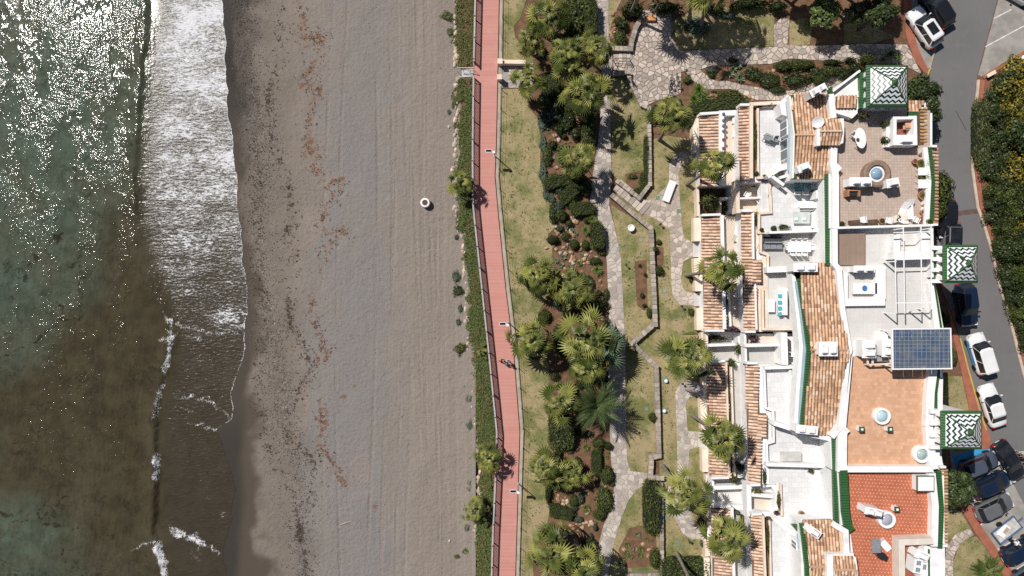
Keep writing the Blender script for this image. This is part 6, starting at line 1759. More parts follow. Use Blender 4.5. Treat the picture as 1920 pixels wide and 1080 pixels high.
for k, a in enumerate(((1841, 250, 12, 56, 1.0, 'obox'), (1848, 215, 6, 20, .5, 'olive'))): shrub(*a, Z4)
rr_ = random.Random(5)
def hedge_left(py): return float(np.interp(py, [90, 130, 180, 240, 310, 360, 420, 480, 540, 620, 720], [1912, 1880, 1850, 1862, 1846, 1852, 1862, 1872, 1888, 1912, 1945]))
py = 118
while py < 640:
    x0 = hedge_left(py)
    for j in range(5):
        px = x0 + 16 + j * 21 + rr_.uniform(-5, 5)
        if px > 2010: break
        kd = 'fine' if rr_.random() < .62 else 'finel'
        if px > 1890 and py < 330 and rr_.random() < .8: kd = 'yellow'
        if abs(py - 440) < 14 and j == 2: kd = 'yellow'
        shrub(px, py + rr_.uniform(-8, 8), 20 + rr_.random() * 8, 20 + rr_.random() * 8, 1.2 + rr_.random() * .6 + j * .15, kd, Z4)
    py += 26
for a in ((1768, 352, 20, 30, 2.4, 'ball'), (1762, 395, 12, 16, 2.0, 'ball'), (1789, 670, 6, 14, .9, 'olive'), (1765, 598, 16, 20, 1.0, 'ldark'), (1768, 618, 12, 10, .7, 'loose')): shrub(*a, Z4)
Z5 = 'at the edge of the sand'
for a in ((862, 654, 14, 14, .8, 'lolive'), (856, 520, 9, 14, .5, 'lblue'), (858, 545, 12, 14, .6, 'ldark'), (860, 605, 6, 8, .4, 'lblue'), (864, 580, 6, 10, .4, 'lblue'), (880, 747, 9, 11, .5, 'lblue'), (870, 725, 5, 5, .3, 'lblue'), (882, 800, 9, 12, .5, 'lblue'), (878, 820, 6, 6, .3, 'lblue'), (884, 860, 7, 7, .4, 'lblue'), (880, 905, 6, 7, .4, 'lblue'), (882, 918, 7, 10, .4, 'lblue'), (876, 990, 7, 10, .4, 'lblue'), (873, 1035, 9, 9, .4, 'lolive'), (858, 1045, 8, 5, .3, 'lolive'), (838, 28, 14, 12, .5, 'lolive'), (851, 195, 6, 10, .3, 'lolive'), (856, 445, 4, 5, .3, 'blue'), (880, 1015, 5, 5, .3, 'purple'), (855, 175, 5, 5, .3, 'lblue'), (845, 60, 8, 10, .3, 'lolive'), (842, 210, 4, 6, .25, 'lblue')):
    shrub(*a, Z5, 0, -.72)
Z6 = 'in the building courts and planters'
for a in ((1332, 378, 19, 22, 1.6, 'lolive', 0, .2), (1356, 392, 8, 9, .8, 'loose', 0, .2), (1318, 400, 8, 8, .9, 'ldark', 0, .2), (1342, 634, 22, 9, .8, 'lolive', 0, 1.0), (1376, 617, 12, 8, .7, 'purple', 0, 2.8), (1414, 636, 10, 10, .7, 'purple', 0, 4.5), (1388, 655, 12, 14, .9, 'loose', 0, 2.4), (1372, 680, 8, 10, .9, 'loose', 0, 2.7), (1384, 362, 3, 12, .5, 'yellow', 0, 3.9), (1416, 260, 3, 50, .5, 'lolive', 0, 5.4), (1443, 195, 12, 4, .5, 'lolive', 0, 5.5), (1425, 196, 7, 5, .4, 'olive', 0, 5.5), (1444, 365, 3, 20, .4, 'lolive', 0, 5.2), (1432, 337, 6, 5, .5, 'purple', 0, 5.3), (1419, 412, 2, 18, .4, 'lolive', 0, 5.4), (1470, 425, 12, 7, .7, 'lolive', 0, 5.3), (1452, 428, 5, 5, .7, 'ball', 0, 5.6), (1429, 431, 4, 4, .5, 'ball', 0, 5.5),
          (1360, 565, 4, 14, .4, 'lblue', 0, 2.8), (1363, 600, 4, 14, .4, 'lblue', 0, 2.8), (1368, 770, 3, 50, .4, 'lolive', 0, 2.8), (1375, 898, 9, 9, .9, 'loose', 0, 2.7), (1390, 878, 8, 9, .8, 'ldark', 0, 2.7), (1434, 895, 3, 18, .5, 'loose', 0, 5.2), (1401, 918, 3, 12, .5, 'lolive', 0, 3.0), (1461, 940, 4, 22, .5, 'lolive', 0, 5.2), (1440, 1010, 3, 40, .5, 'lolive', 0, 5.3), (1442, 972, 8, 4, .6, 'lolive', 0, 5.3), (1457, 962, 6, 6, .5, 'purple', 0, 5.3), (1421, 921, 8, 6, .5, 'yellow', 0, 4.8), (1619, 216, 11, 8, .9, 'lolive', 0, 8.0), (1662, 232, 9, 9, .9, 'lolive', 0, 8.0), (1662, 262, 10, 10, .9, 'lolive', 0, 8.0), (1579, 420, 6, 5, .7, 'ball', 0, 8.0), (1741, 416, 7, 7, .9, 'ball', 0, 8.0), (1312, 590, 5, 9, .6, 'loose', 0, .3), (1314, 535, 5, 8, .5, 'loose', 0, .3), (1317, 486, 4, 6, .5, 'loose', 0, .3), (1434, 330, 4, 4, .5, 'lolive', 0, 5.4), (1420, 325, 3, 4, .5, 'olive', 0, 5.4), (1382, 870, 8, 7, .7, 'ldark', 0, 2.7), (1522, 884, 6, 6, .6, 'lolive', 0, 5.3)):
    shrub(*a[:6], Z6, a[6], a[7])
for (look, zone), L in SHR.items():
    L.sort()
    n = len(L)
    for k, (py, px, o) in enumerate(L):
        lab = look + ' ' + zone if n == 1 else '%s %s, %s from the top' % (look, zone, ordl(k + 1))
        tag(o, lab, 'hedge' if 'hedge' in look else 'shrub', 'shrubs ' + zone)

# spiky rosettes ------------------------------------------------------------
def rosette(name, m, n, L, w, rise, seed=0):
    r = random.Random(seed); vs = []; fs = []
    for k in range(n):
        u = k / n; a = k * 2.39996 + r.random() * .3; el = R(82 - rise * u)
        l = L * (.55 + .45 * min(1, u * 1.5)) * (.85 + .3 * r.random())
        ca, sa = math.cos(a), math.sin(a); dx, dz = math.cos(el), math.sin(el)
        i = len(vs)
        for (s, t_, dr) in ((.02, -.5, 0), (.02, .5, 0), (.45, .6, .0), (.45, -.6, .0), (1.0, 0, -.10)):
            x = l * s * dx; z = l * s * dz + dr * l + .03; y = t_ * w
            vs.append((x * ca - y * sa, x * sa + y * ca, z))
        fs += [[i, i + 1, i + 2, i + 3], [i + 3, i + 2, i + 4]]
    return MB().add(vs, fs).mesh(name, m)
YUC = [rosette('leaves', YUCCA, 70, .78, .05, 78, s) for s in (1, 2)]
AGA = [rosette('leaves', AGAVE, 26, .45, .11, 62, s) for s in (3, 4)]
ALO = [rosette('leaves', YUCCA, 30, .4, .06, 70, s) for s in (5, 6)]
ROS = {}
def spiky(px, py, rpx, kind, h0=.1, z0=0.0):
    ms = dict(yucca=YUC, agave=AGA, aloe=ALO)[kind]
    L = dict(yucca=.78, agave=.45, aloe=.4)[kind]
    s = rpx / PPM / L * .98
    x, y, _ = W(px, py, z0 + .4)
    r = random.Random(int(px + py * 3))
    t = thing(kind + '_plant', '', 'plant', (x, y, z0), r.random() * 6, group='spiky rosette plants')
    MB().lathe([(.09, -.05), (.10, h0 + .12), (.04, h0 + .2)], 7).build('stem', BARKD, t, local=True)
    inst(ms[r.randrange(2)], 'leaves', t, (0, 0, h0), (0, 0, 0), s)
    ROS.setdefault((kind, 'rock garden' if px < 1150 else ('plaza surroundings' if py < 250 and px < 1640 else 'lower beds and roof pots')), []).append((py, px, t))
for a in ((1111, 411, 12, 'yucca', .4), (1098, 432, 13, 'yucca', .4), (1110, 460, 9, 'yucca', .2), (1120, 506, 14, 'yucca', .3), (1119, 567, 14, 'yucca', .3), (1084, 879, 13, 'yucca', .3), (1098, 839, 10, 'yucca', .2), (1308, 172, 20, 'yucca', .8), (1300, 188, 17, 'yucca', .6), (1318, 182, 14, 'yucca', .5), (1665, 104, 15, 'yucca', .7), (1683, 108, 11, 'yucca', .5), (1655, 112, 9, 'yucca', .4),
          (1385, 122, 10, 'agave'), (1370, 138, 11, 'agave'), (1388, 146, 12, 'agave'), (1376, 128, 9, 'agave'), (1492, 118, 8, 'agave'), (1600, 117, 9, 'agave'),
          (1056, 482, 8, 'agave'), (1068, 501, 8, 'agave'), (1043, 488, 7, 'agave'), (1090, 478, 6, 'agave'), (1086, 493, 8, 'aloe'), (1092, 515, 8, 'aloe'), (1062, 463, 5, 'agave'), (1130, 906, 6, 'agave'), (1137, 858, 6, 'aloe'), (1140, 850, 5, 'aloe'), (1100, 952, 10, 'aloe'), (1097, 961, 6, 'aloe'), (1052, 497, 7, 'agave'), (1078, 525, 6, 'aloe'), (1110, 922, 4, 'aloe'), (1125, 918, 4, 'agave'), (1118, 982, 4, 'aloe'), (1072, 430, 6, 'agave'), (1062, 425, 6, 'agave'), (1080, 437, 6, 'agave'),
          (1196, 1003, 8, 'agave'), (1176, 1022, 8, 'aloe'), (1174, 1038, 8, 'aloe'), (1182, 1045, 8, 'aloe'), (1168, 1050, 8, 'aloe'), (1203, 1030, 8, 'aloe'), (1200, 1042, 9, 'aloe'), (1208, 992, 6, 'agave'), (1212, 1012, 6, 'aloe'), (1223, 1015, 5, 'aloe'), (1163, 1058, 8, 'agave'), (1186, 1030, 6, 'agave'), (1190, 330, 6, 'aloe'), (1200, 340, 6, 'aloe')):
    spiky(*a)
for kind_zone, L in ROS.items():
    L.sort()
    for k, (py, px, o) in enumerate(L):
        o['label'] = {'yucca': 'spiky bright green yucca', 'agave': 'pale grey green agave rosette', 'aloe': 'small green aloe rosette'}[kind_zone[0]] + ' in the %s, %s from the top' % (kind_zone[1], ordl(k + 1))

# trees --------------------------------------------------------------------
def crown_mesh(name, m, rx, ry, rz, n, leaf, seed, lumps=26):
    r = np.random.default_rng(seed)
    c = r.normal(size=(lumps, 3)); c /= np.linalg.norm(c, axis=1)[:, None]; c *= (.30 + .48 * r.random(lumps))[:, None]
    c[:, 2] *= .85
    ci = r.integers(0, lumps, n); g = r.normal(size=(n, 3)); g /= np.linalg.norm(g, axis=1)[:, None]
    P = (c[ci] + g * (.30 * r.random(n)[:, None] ** .35)) * np.array([rx, ry, rz])
    vs = []; fs = []
    for i in range(n):
        nn = (Vector(g[i]) + Vector((0, 0, .5)) + Vector(r.normal(size=3)) * .4).normalized()
        a = nn.orthogonal().normalized(); a.rotate(Matrix.Rotation(r.random() * 6.28, 3, nn)); b_ = nn.cross(a)
        s = leaf * (.6 + .8 * r.random()); p = Vector(P[i]); k = len(vs)
        vs += [tuple(p - a * s), tuple(p + b_ * s * .5), tuple(p + a * s * 1.1), tuple(p - b_ * s * .5)]; fs.append([k, k + 1, k + 2, k + 3])
    return MB().add(vs, fs).mesh(name, m)
def tree(px, py, rx, ry, rz, h, label, m=TREEG, n=3200, leaf=.13, seed=1, sc=None):
    """px, py crown centre at height h; radii in metres"""
    x, y, _ = W(px, py, h)
    t = thing('tree', label, 'tree', (x, y, 0), group='broadleaf trees')
    b = MB(); b.tube([(0, 0, -.1), (.05, .03, h * .4), (0, 0, h * .8)], [.2, .15, .09], 8)
    for k in range(6):
        a = k * 1.05 + seed; b.tube([(0, 0, h * (.45 + .05 * k)), (rx * .35 * math.cos(a), ry * .35 * math.sin(a), h * .85), (rx * .7 * math.cos(a), ry * .7 * math.sin(a), h + rz * .2)], [.09, .06, .02], 5)
    b.build('trunk', BARKD, t, local=True, smooth=True)
    inst(crown_mesh('crown', m, rx, ry, rz, n, leaf, seed), 'crown', t, (0, 0, h))
tree(1728, 172, 2.1, 2.4, 1.5, 3.2, 'dark laurel tree by the road beside the north tower', SHRUBD, 4200, .14, 3)
tree(1738, 206, 1.6, 1.8, 1.2, 2.9, 'dark laurel tree by the road below the larger laurel', SHRUBD, 2400, .14, 4)
tree(1803, 915, 2.05, 2.5, 1.5, 3.0, 'round dark green tree between red roof and parked cars', TREEG, 4500, .14, 5)
tree(1545, 22, 1.7, 1.9, 1.2, 3.2, 'broad leaved tree catching sunlight above the top lawns', leaf_material('sunlit_tree_leaf', (.14, .18, .05), (.07, .10, .025)), 2200, .20, 6)
tree(1600, -62, 3.4, 2.4, 2.0, 7.0, 'large shade tree at the top edge above the dark lawn', TREEG, 6000, .18, 7)
tree(1640, -64, 2.8, 2.4, 1.9, 6.2, 'large shade tree at the top edge above the red pavement', TREEG, 6000, .18, 8)
tree(1655, 22, 1.9, 2.0, 1.6, 4.6, 'dark tree beside the red pavement near the white parked car', SHRUBD, 4200, .16, 9)
tree(1610, 20, 1.7, 1.6, 1.3, 3.6, 'dark tree between the broad leaved tree and red pavement', SHRUBD, 3400, .16, 10)
tree(1500, -60, 2.2, 1.8, 1.6, 5.5, 'large shade tree at the top edge left of broad leaved tree', TREEG, 4600, .18, 11)
tree(1712, -92, 2.4, 2.0, 1.6, 5.5, 'large shade tree at the top edge above the parked black car', TREEG, 4600, .18, 13)
tree(1520, -28, 1.7, 1.5, 1.4, 4.5, 'dark tree at the top edge behind the broad leaved tree', SHRUBD, 3200, .16, 14)
tree(1930, 250, 2.2, 3.0, 1.4, 2.6, 'large bush tree at the right edge among yellow bushes', TREEG, 3500, .15, 15)
# cypress-like sprawling shrub, bottom right
t = thing('juniper', 'sprawling feathery juniper on the lawn at the bottom right', 'shrub', W(1845, 1066))
jn = [feather_mesh('branch', leaf_material('juniper_leaf', (.12, .16, .035), (.055, .085, .018)), 1.9, 26)]
for k in range(42):
    a = random.random() * 6.28; e = random.random()
    o = inst(jn[0], 'branch', t, (.35 * math.cos(a), .3 * math.sin(a), .25 + .7 * random.random()), (0, 0, 0), .55 + .35 * random.random()); o.rotation_euler = (random.random() - .5, -.5 + e * .6, a)

# ground cover on the slope, sand-edge scrub, seaweed, pebbles ------------------
def scatter(name, label, cat, m, pts, size, tilt=.8, h=.10):
    vs = []; fs = []
    for x, y, z in pts:
        for _ in range(2):
            nn = Vector((random.gauss(0, tilt), random.gauss(0, tilt), 1)).normalized()
            a = nn.orthogonal().normalized(); a.rotate(Matrix.Rotation(random.random() * 6.28, 3, nn)); b_ = nn.cross(a)
            s = size * (.5 + random.random()); p = Vector((x + random.gauss(0, size), y + random.gauss(0, size), z + random.random() * h)); k = len(vs)
            vs += [tuple(p - a * s), tuple(p + b_ * s * .45), tuple(p + a * s), tuple(p - b_ * s * .45)]; fs.append([k, k + 1, k + 2, k + 3])
    return MB().add(vs, fs).build(name, m, kind='stuff', label=label, cat=cat)
gp = []; go = []
for y in np.arange(-60, 1140, 1.0):
    x0, x1 = slx(y) - 16 + 20 * float(vnoise(np.array([y / 13.0]), np.array([3.3]), 8)[0]), bl(y) + 1
    for _ in range(int((x1 - x0) * .85)):
        px = random.uniform(x0, x1); u = (px - x0) / (x1 - x0)
        if 124 < y < 147 and u < .9: continue
        x, yy, _z = W(px, y + random.random(), -.4)
        z = -.95 + .82 * u + .12 * math.sin(u * 3.1)
        v = vnoise(np.array([px / 11.0]), np.array([y / 26.0]), 77)[0]
        dry = y < 125 or v > .66
        if u < .24 and v < .62: continue
        if v < .25 and random.random() < .75: continue
        (go if dry and random.random() < .75 else gp).append((x, yy, z + .04))
scatter('ground_cover', 'green creeping ground cover on the slope beside the boardwalk', 'ground cover', GRASSM, gp, .085, .6, .18)
scatter('ground_cover', 'dry olive ground cover patches on the slope beside the boardwalk', 'ground cover', GRASSO, go, .085, .6, .18)
# weeds and clumps on the lawns
tp = []
for _ in range(5200):
    px = random.uniform(945, 1330); py = random.uniform(0, 1080)
    v = vnoise(np.array([px / 26.0]), np.array([py / 34.0]), 5)[0]
    ok = (px < 1035 and px > br(py) + 16) or px > 1175
    if ok and v > .5: tp.append((*W2(px, py), .03))
poly_l = [pl(q) for q in ([(1146, 385), (1219, 428), (1222, 540), (1225, 604), (1190, 645), (1228, 690), (1232, 856), (1216, 858), (1180, 880), (1174, 640), (1164, 482)], [(960, 170), (985, 170), (1008, 232), (1008, 335), (1035, 400), (1030, 520), (1010, 600), (1025, 690), (1025, 930), (1000, 1000), (985, 1080), (985, 810), (962, 540), (946, 390)], [(1230, 440), (1252, 440), (1256, 560), (1274, 580), (1300, 580), (1312, 700), (1260, 720), (1262, 880), (1240, 880), (1234, 690), (1195, 647), (1233, 608)], [(1145, 205), (1212, 205), (1212, 330), (1160, 330)], [(1275, 330), (1300, 330), (1300, 440), (1282, 430)], [(1262, 60), (1440, 50), (1440, 84), (1275, 90)], [(1250, 975), (1280, 1010), (1315, 1016), (1315, 1045), (1250, 1045)])]
tp = [p for p in tp if any(inside(q, p[0], p[1]) for q in poly_l)]
scatter('weed_clumps', 'small green weed clumps growing through the dry lawns', 'weeds', leaf_material('weed_leaf', (.075, .105, .025), (.04, .062, .014)), tp, .075, .6, .05)
# seaweed flecks and pebbles on the beach
def strew(lines, n, sig):
    out = []
    segs = [(a, b_) for L in lines for a, b_ in zip(L[:-1], L[1:])]
    ln = np.array([math.dist(a, b_) for a, b_ in segs]); ln = ln / ln.sum()
    for i in rng.choice(len(segs), n, p=ln):
        a, b_ = segs[i]; u = random.random()
        px = a[0] + (b_[0] - a[0]) * u + random.gauss(0, sig); py = a[1] + (b_[1] - a[1]) * u + random.gauss(0, sig)
        if vnoise(np.array([px / 9.0]), np.array([py / 9.0]), 15)[0] < .5: continue
        x, y, _z = W(px, py, -1.3); out.append((x, y, float(beach_z(np.array(x))) + .05))
    return out
scatter('seaweed', 'rusty brown dried seaweed strewn along the middle of the beach', 'seaweed', leaf_material('rusty_seaweed', (.21, .10, .05), (.10, .05, .028), .9), strew([line3, line4, line4, line5], 1500, 9), .07, .35, .03)
scatter('seaweed', 'dark seaweed debris strewn along the wet edge of the beach', 'seaweed', leaf_material('dark_seaweed', (.07, .042, .028), (.028, .02, .015), .9), strew([line1, line2], 2600, 9), .065, .35, .03)
def pebbles(n, f, m, label, s0):
    vs = []; fs = []
    for _ in range(n):
        px, py = f(); x, y, _z = W(px, py, -1.3); z = float(beach_z(np.array(x))) + .02; s = s0 * (.5 + random.random()); k = len(vs); a = random.random() * 3
        vs += [(x + s * math.cos(a), y + s * math.sin(a), z), (x - s * .7 * math.sin(a), y + s * .7 * math.cos(a), z), (x - s * math.cos(a), y - s * math.sin(a), z), (x + s * .7 * math.sin(a), y - s * .7 * math.cos(a), z), (x, y, z + s * .8)]
        fs += [[k, k + 1, k + 4], [k + 1, k + 2, k + 4], [k + 2, k + 3, k + 4], [k + 3, k, k + 4]]
    MB().add(vs, fs).build('pebbles', m, kind='stuff', label=label, cat='pebbles')
def f1():
    py = random.uniform(-20, 1100); c_ = float(np.interp(py, [0, 100, 200, 270, 330, 420, 520, 600, 700, 780, 900, 1100], [455, 460, 470, 490, 492, 480, 486, 505, 520, 525, 560, 570]))
    return random.gauss(c_, 20), py
pebbles(5200, f1, mat('beach_pebble', (.22, .205, .19), (.10, .095, .09), 6, .8, rand=.6), 'grey pebbles in a band along the wet edge of the beach', .055)
pebbles(2600, lambda: (random.uniform(560, 850), random.uniform(-20, 1100)), mat('pale_pebble', (.36, .33, .30), (.17, .15, .135), 6, .8, rand=.5), 'scattered small stones over the dry sand', .040)

# rocks --------------------------------------------------------------------
def rock_mesh(m, seed):
    r = np.random.default_rng(seed); bm = bmesh.new(); bmesh.ops.create_icosphere(bm, subdivisions=1, radius=1)
    for v in bm.verts: v.co *= .8 + .4 * r.random()
    for v in bm.verts: v.co.z = max(v.co.z, -.4)
    me = bpy.data.meshes.new('rock'); bm.to_mesh(me); bm.free(); me.materials.append(m); return me
RK = [rock_mesh(ROCKM, s) for s in (1, 2, 3)]; RKP = [rock_mesh(ROCKP, s) for s in (4, 5, 6)]
ROCKS = {}; SMALL = []
def rock(px, py, s, zone, ms, z=0.0, el=1.0):
    x, y, _ = W(px, py, z); r = random.Random(int(px * 11 + py))
    if s < .175: SMALL.append((x, y, z, s)); return
    o = inst(ms[r.randrange(3)], 'rock', None, (x, y, z + .05), (0, 0, r.random() * 6 if el == 1 else R(80 + r.random() * 20)), (s * el, s * (.65 + .3 * r.random()), s * .6))
    ROCKS.setdefault(zone, []).append((py, px, o))
for L, n, sp in (([(1040, 275), (1046, 320), (1060, 350), (1075, 380), (1085, 405), (1060, 425), (1045, 435), (1075, 440), (1090, 465), (1100, 490), (1075, 480), (1055, 505), (1050, 530)], 62, 6), ([(1080, 405), (1070, 440), (1040, 470), (1070, 470), (1090, 500), (1105, 470), (1120, 540)], 44, 7), ([(1120, 585), (1132, 600), (1142, 570), (1128, 540)], 16, 5), ([(1100, 880), (1102, 920), (1095, 950), (1105, 985), (1075, 985), (1060, 1000), (1095, 1000)], 34, 4), ([(1135, 905), (1130, 935)], 10, 3), ([(1033, 925), (1045, 940), (1060, 935), (1066, 965)], 26, 6), ([(1090, 235), (1084, 190), (1075, 180)], 16, 5), ([(1040, 275), (1045, 240)], 8, 4)):
    segs = list(zip(L[:-1], L[1:]))
    for k in range(n):
        a, b_ = random.choice(segs); u = random.random()
        rock(a[0] + (b_[0] - a[0]) * u + random.gauss(0, sp), a[1] + (b_[1] - a[1]) * u + random.gauss(0, sp), random.uniform(.12, .30), 'tumbled in the rock garden', RK if random.random() < .75 else RKP)
for k in range(34):
    u = k / 33; rock(1155 - 10 * u + random.gauss(0, 3), 20 + 60 * u + random.gauss(0, 2), random.uniform(.12, .25), 'edging the bank left of the plaza', RK)
for px, py in ((1335, 178), (1330, 190), (1395, 185), (1405, 182), (1410, 188), (1450, 132), (1458, 128), (1440, 138), (1448, 165), (1362, 145), (1345, 180)): rock(px, py, random.uniform(.2, .42), 'in the soil beds right of the plaza', RK)
for px, py in ((1190, 1022), (1194, 1030), (1217, 1030), (1215, 1042), (1205, 1020), (1178, 1010), (1170, 1030), (1160, 1045), (1222, 1025)): rock(px, py, random.uniform(.14, .34), 'in the aloe bed', RK)
y = -10
while y < 1085:
    if not 122 < y < 142:
        rock(slx(y) + random.gauss(-1, 2), y, random.uniform(.15, .34), 'lining the foot of the boardwalk slope', RKP, -.72, 1.3)
    y += random.uniform(6, 12)
for px, py, s in ((858, 108, .5), (860, 114, .4), (857, 160, .45), (850, 315, .3), (848, 319, .28), (842, 238, .2), (843, 1014, .2)): rock(px, py, s, 'lying loose at the sand edge', RKP, -.72)
b = MB()
for x, y, z, s in SMALL:
    a = random.random() * 3; q = [(x + s * math.cos(a + k * 1.257) * (.8 + .4 * random.random()), y + s * .8 * math.sin(a + k * 1.257), z - .02) for k in range(5)]
    b.add(q + [(x, y, z + s * .7)], [[k, (k + 1) % 5, 5] for k in range(5)])
b.build('small_stones', ROCKM, kind='stuff', label='small stones scattered between the garden rocks', cat='stones')
for zone, L in ROCKS.items():
    L.sort()
    for k, (py, px, o) in enumerate(L):
        tag(o, 'rock %s, %s from the top' % (zone, ordl(k + 1)), 'rock', 'rocks ' + zone)
# ---------------------------------------------------------------- cars
def paint(name, c):
    return mat('paint_' + name, c, mul(c, .92), .8, .22, coat=1.0, spec=.5)
CARGLASS = mat('car_glass', (.012, .014, .017), (.02, .022, .026), 2, .06, spec=.7)
RED = mat('tail_light_red', (.45, .02, .02), None, 4, .25)
CLEAR = mat('headlight_glass', (.6, .62, .65), None, 4, .15)
PLATE = mat('number_plate', (.7, .7, .66), None, 4, .5)
CAR_CACHE = {}
def car_meshes(style, pm):
    key = (style, pm.name)
    if key in CAR_CACHE: return CAR_CACHE[key]
    L, Wd, Ht, hood, rear0, rear1, ws0, ws1 = dict(
        suv=(4.55, 1.84, 1.62, .98, -2.12, -1.70, 1.18, .36), hatch=(4.05, 1.74, 1.46, .90, -1.92, -1.45, 1.12, .26),
        sedan=(4.55, 1.80, 1.42, .88, -1.85, -1.10, 1.16, .26), van=(4.35, 1.78, 1.80, 1.02, -2.1, -1.98, 1.35, .62))[style]
    w = Wd / 2; P = {}
    # lower body: sections along x
    st = [(-.5, .66, .50, .72), (-.49, .80, .36, .86), (-.46, .90, .28, .93), (-.38, .97, .22, .96), (-.22, 1.0, .2, .97), (0, 1.0, .2, .96), (.2, 1.0, .2, .95), (.30, .99, .2, hood), (.40, .95, .22, hood - .06), (.455, .88, .27, hood - .15), (.485, .76, .34, hood - .25), (.5, .56, .42, hood - .36)]
    vs = []; fs = []
    for u, k, zb, zt in st:
        x = u * L; ww = w * k
        vs += [(x, -ww * .88, zb), (x, -ww, zb + .12), (x, -ww * 1.0, (zb + zt) * .53), (x, -ww * .95, zt - .07), (x, -ww * .80, zt), (x, 0, zt + .035), (x, ww * .80, zt), (x, ww * .95, zt - .07), (x, ww * 1.0, (zb + zt) * .53), (x, ww, zb + .12), (x, ww * .88, zb)]
    n = 11
    for i in range(len(st) - 1):
        for k in range(n - 1): fs.append([i * n + k, i * n + k + 1, (i + 1) * n + k + 1, (i + 1) * n + k][::-1])
        fs.append([i * n, (i + 1) * n, (i + 1) * n + n - 1, i * n + n - 1][::-1])
    fs.append(list(range(n))); fs.append(list(range((len(st) - 1) * n, len(st) * n))[::-1])
    P['body'] = [MB().add(vs, fs).mesh('body', pm, smooth=True)]
    # cabin: shell in paint, panes proud of it
    zb = .93
    def ring(z, xr, xf, ww, c=.12):
        return [(xr, -ww + c, z), (xr + c, -ww, z), (xf - c * 1.5, -ww, z), (xf, -ww + c * 2.2, z), (xf, ww - c * 2.2, z), (xf - c * 1.5, ww, z), (xr + c, ww, z), (xr, ww - c, z)]
    r0 = ring(zb - .05, rear0, ws0, w * .90); r1 = ring(Ht - .06, rear1, ws1, w * .77); r2 = ring(Ht, rear1 + .14, ws1 - .16, w * .66)
    v = r0 + r1 + r2; f = []
    for a in (0, 8):
        for k in range(8): f.append([a + k, a + (k + 1) % 8, a + 8 + (k + 1) % 8, a + 8 + k])
    f.append(list(range(16, 24)))
    P['cabin'] = [MB().add(v, f).mesh('cabin', pm)]
    V = [Vector(q) for q in v]
    def pane(i, j, name, u0=0.0, u1=1.0, lo=.10, hi=.93, e=.012):
        a, b_, c_, d_ = V[i], V[j], V[8 + j], V[8 + i]
        nn = (b_ - a).cross(d_ - a).normalized() * e
        def q(u, h): return tuple((a + (b_ - a) * u) * (1 - h) + (d_ + (c_ - d_) * u) * h + nn)
        return MB().quad(q(u0, lo), q(u1, lo), q(u1, hi), q(u0, hi)).mesh(name, CARGLASS)
    # windscreen spans the three front facets
    def multi(idx, name, lo, hi, e=.014):
        b = MB(); pts0 = []; pts1 = []
        for k in idx:
            a, d_ = V[k], V[8 + k]; out_ = Vector((a.x, a.y, 0)).normalized() * .0
            nx = Vector((1 if a.x > 0 else -1, 0, .6)).normalized() * e
            pts0.append(tuple(a + (d_ - a) * lo + nx)); pts1.append(tuple(a + (d_ - a) * hi + nx))
        m_ = len(idx); b.add(pts0 + pts1, [[i, i + 1, m_ + i + 1, m_ + i] for i in range(m_ - 1)])
        return b.mesh(name, CARGLASS)
    P['windscreen'] = [multi([2, 3, 4, 5], 'windscreen', .05, .95)]
    P['rear_window'] = [multi([6, 7, 0, 1], 'rear_window', .25, .93)]
    P['side_window'] = [pane(1, 2, 'side_window', .06, .47), pane(1, 2, 'side_window', .51, .97), pane(5, 6, 'side_window', .03, .49), pane(5, 6, 'side_window', .53, .94)]
    def light(x, y, z, lx, ly, lz, nm, m_): return MB().obox(x, y, z, z + lz, lx, ly, 0, .85).mesh(nm, m_)
    P['headlight'] = [light(L * .455, s * w * .70, hood - .30, .30, .34, .14, 'headlight', CLEAR) for s in (-1, 1)]
    P['tail_light'] = [light(-L * .478, s * w * .74, .72, .16, .26, .16, 'tail_light', RED) for s in (-1, 1)]
    P['mirror'] = [MB().obox(ws0 - .32, s * (w + .09), .95, 1.10, .14, .22, 0, .8).mesh('mirror', pm) for s in (-1, 1)]
    P['number_plate'] = [MB().obox(-L * .502, 0, .52, .63, .03, .5).mesh('number_plate', PLATE)]
    tv = MB(); rv = MB()
    tv.lathe([(.2, -.1), (.31, -.1), (.33, -.07), (.33, .07), (.31, .1), (.2, .1)], 16); rv.lathe([(.20, -.09), (.205, .09)], 12)
    P['_tyre'] = tv.mesh('wheel', TYRE); P['_rim'] = rv.mesh('rim', RIM)
    P['_dim'] = (L, w, Ht, rear1, ws1)
    CAR_CACHE[key] = P
    return P
def car(px, py, heading, style, pm, label, sunroof=False, z=.03, roof=None):
    """px, py = middle of the car on the road; heading in degrees in the photo, 0 = right, 90 = up"""
    P = car_meshes(style, pm)
    t = thing('car', label, 'car', W(px, py, z), R(heading), group='parked cars')
    for k, ms in P.items():
        if k[0] == '_': continue
        for me in ms: inst(me, k, t)
    L, w, Ht, rear1, ws1 = P['_dim']
    for sx in (-.30, .31):
        for sy in (-1, 1):
            o = inst(P['_tyre'], 'wheel', t, (sx * L, sy * (w - .10), .33), (R(90), 0, 0)); inst(P['_rim'], 'rim', o)
    if sunroof:
        MB().obox((rear1 + ws1) / 2 + .12, 0, Ht, Ht + .012, (ws1 - rear1) * .60, w * .92).build('sunroof', CARGLASS, t, local=True)
    if roof: MB().obox((rear1 + ws1) / 2, 0, Ht, Ht + .010, (ws1 - rear1) * .94, w * 1.36).build('roof_panel', roof, t, local=True)
    return t
PW = paint('white', (.78, .78, .78)); PK = paint('black', (.012, .012, .014)); PG = paint('grey', (.13, .132, .14)); PB = paint('steel_blue', (.07, .085, .12)); PD = paint('dark_blue', (.008, .018, .042))
car(1726, 56, 124, 'suv', PW, 'white car with dark sunroof parked at the upper right bay', True)
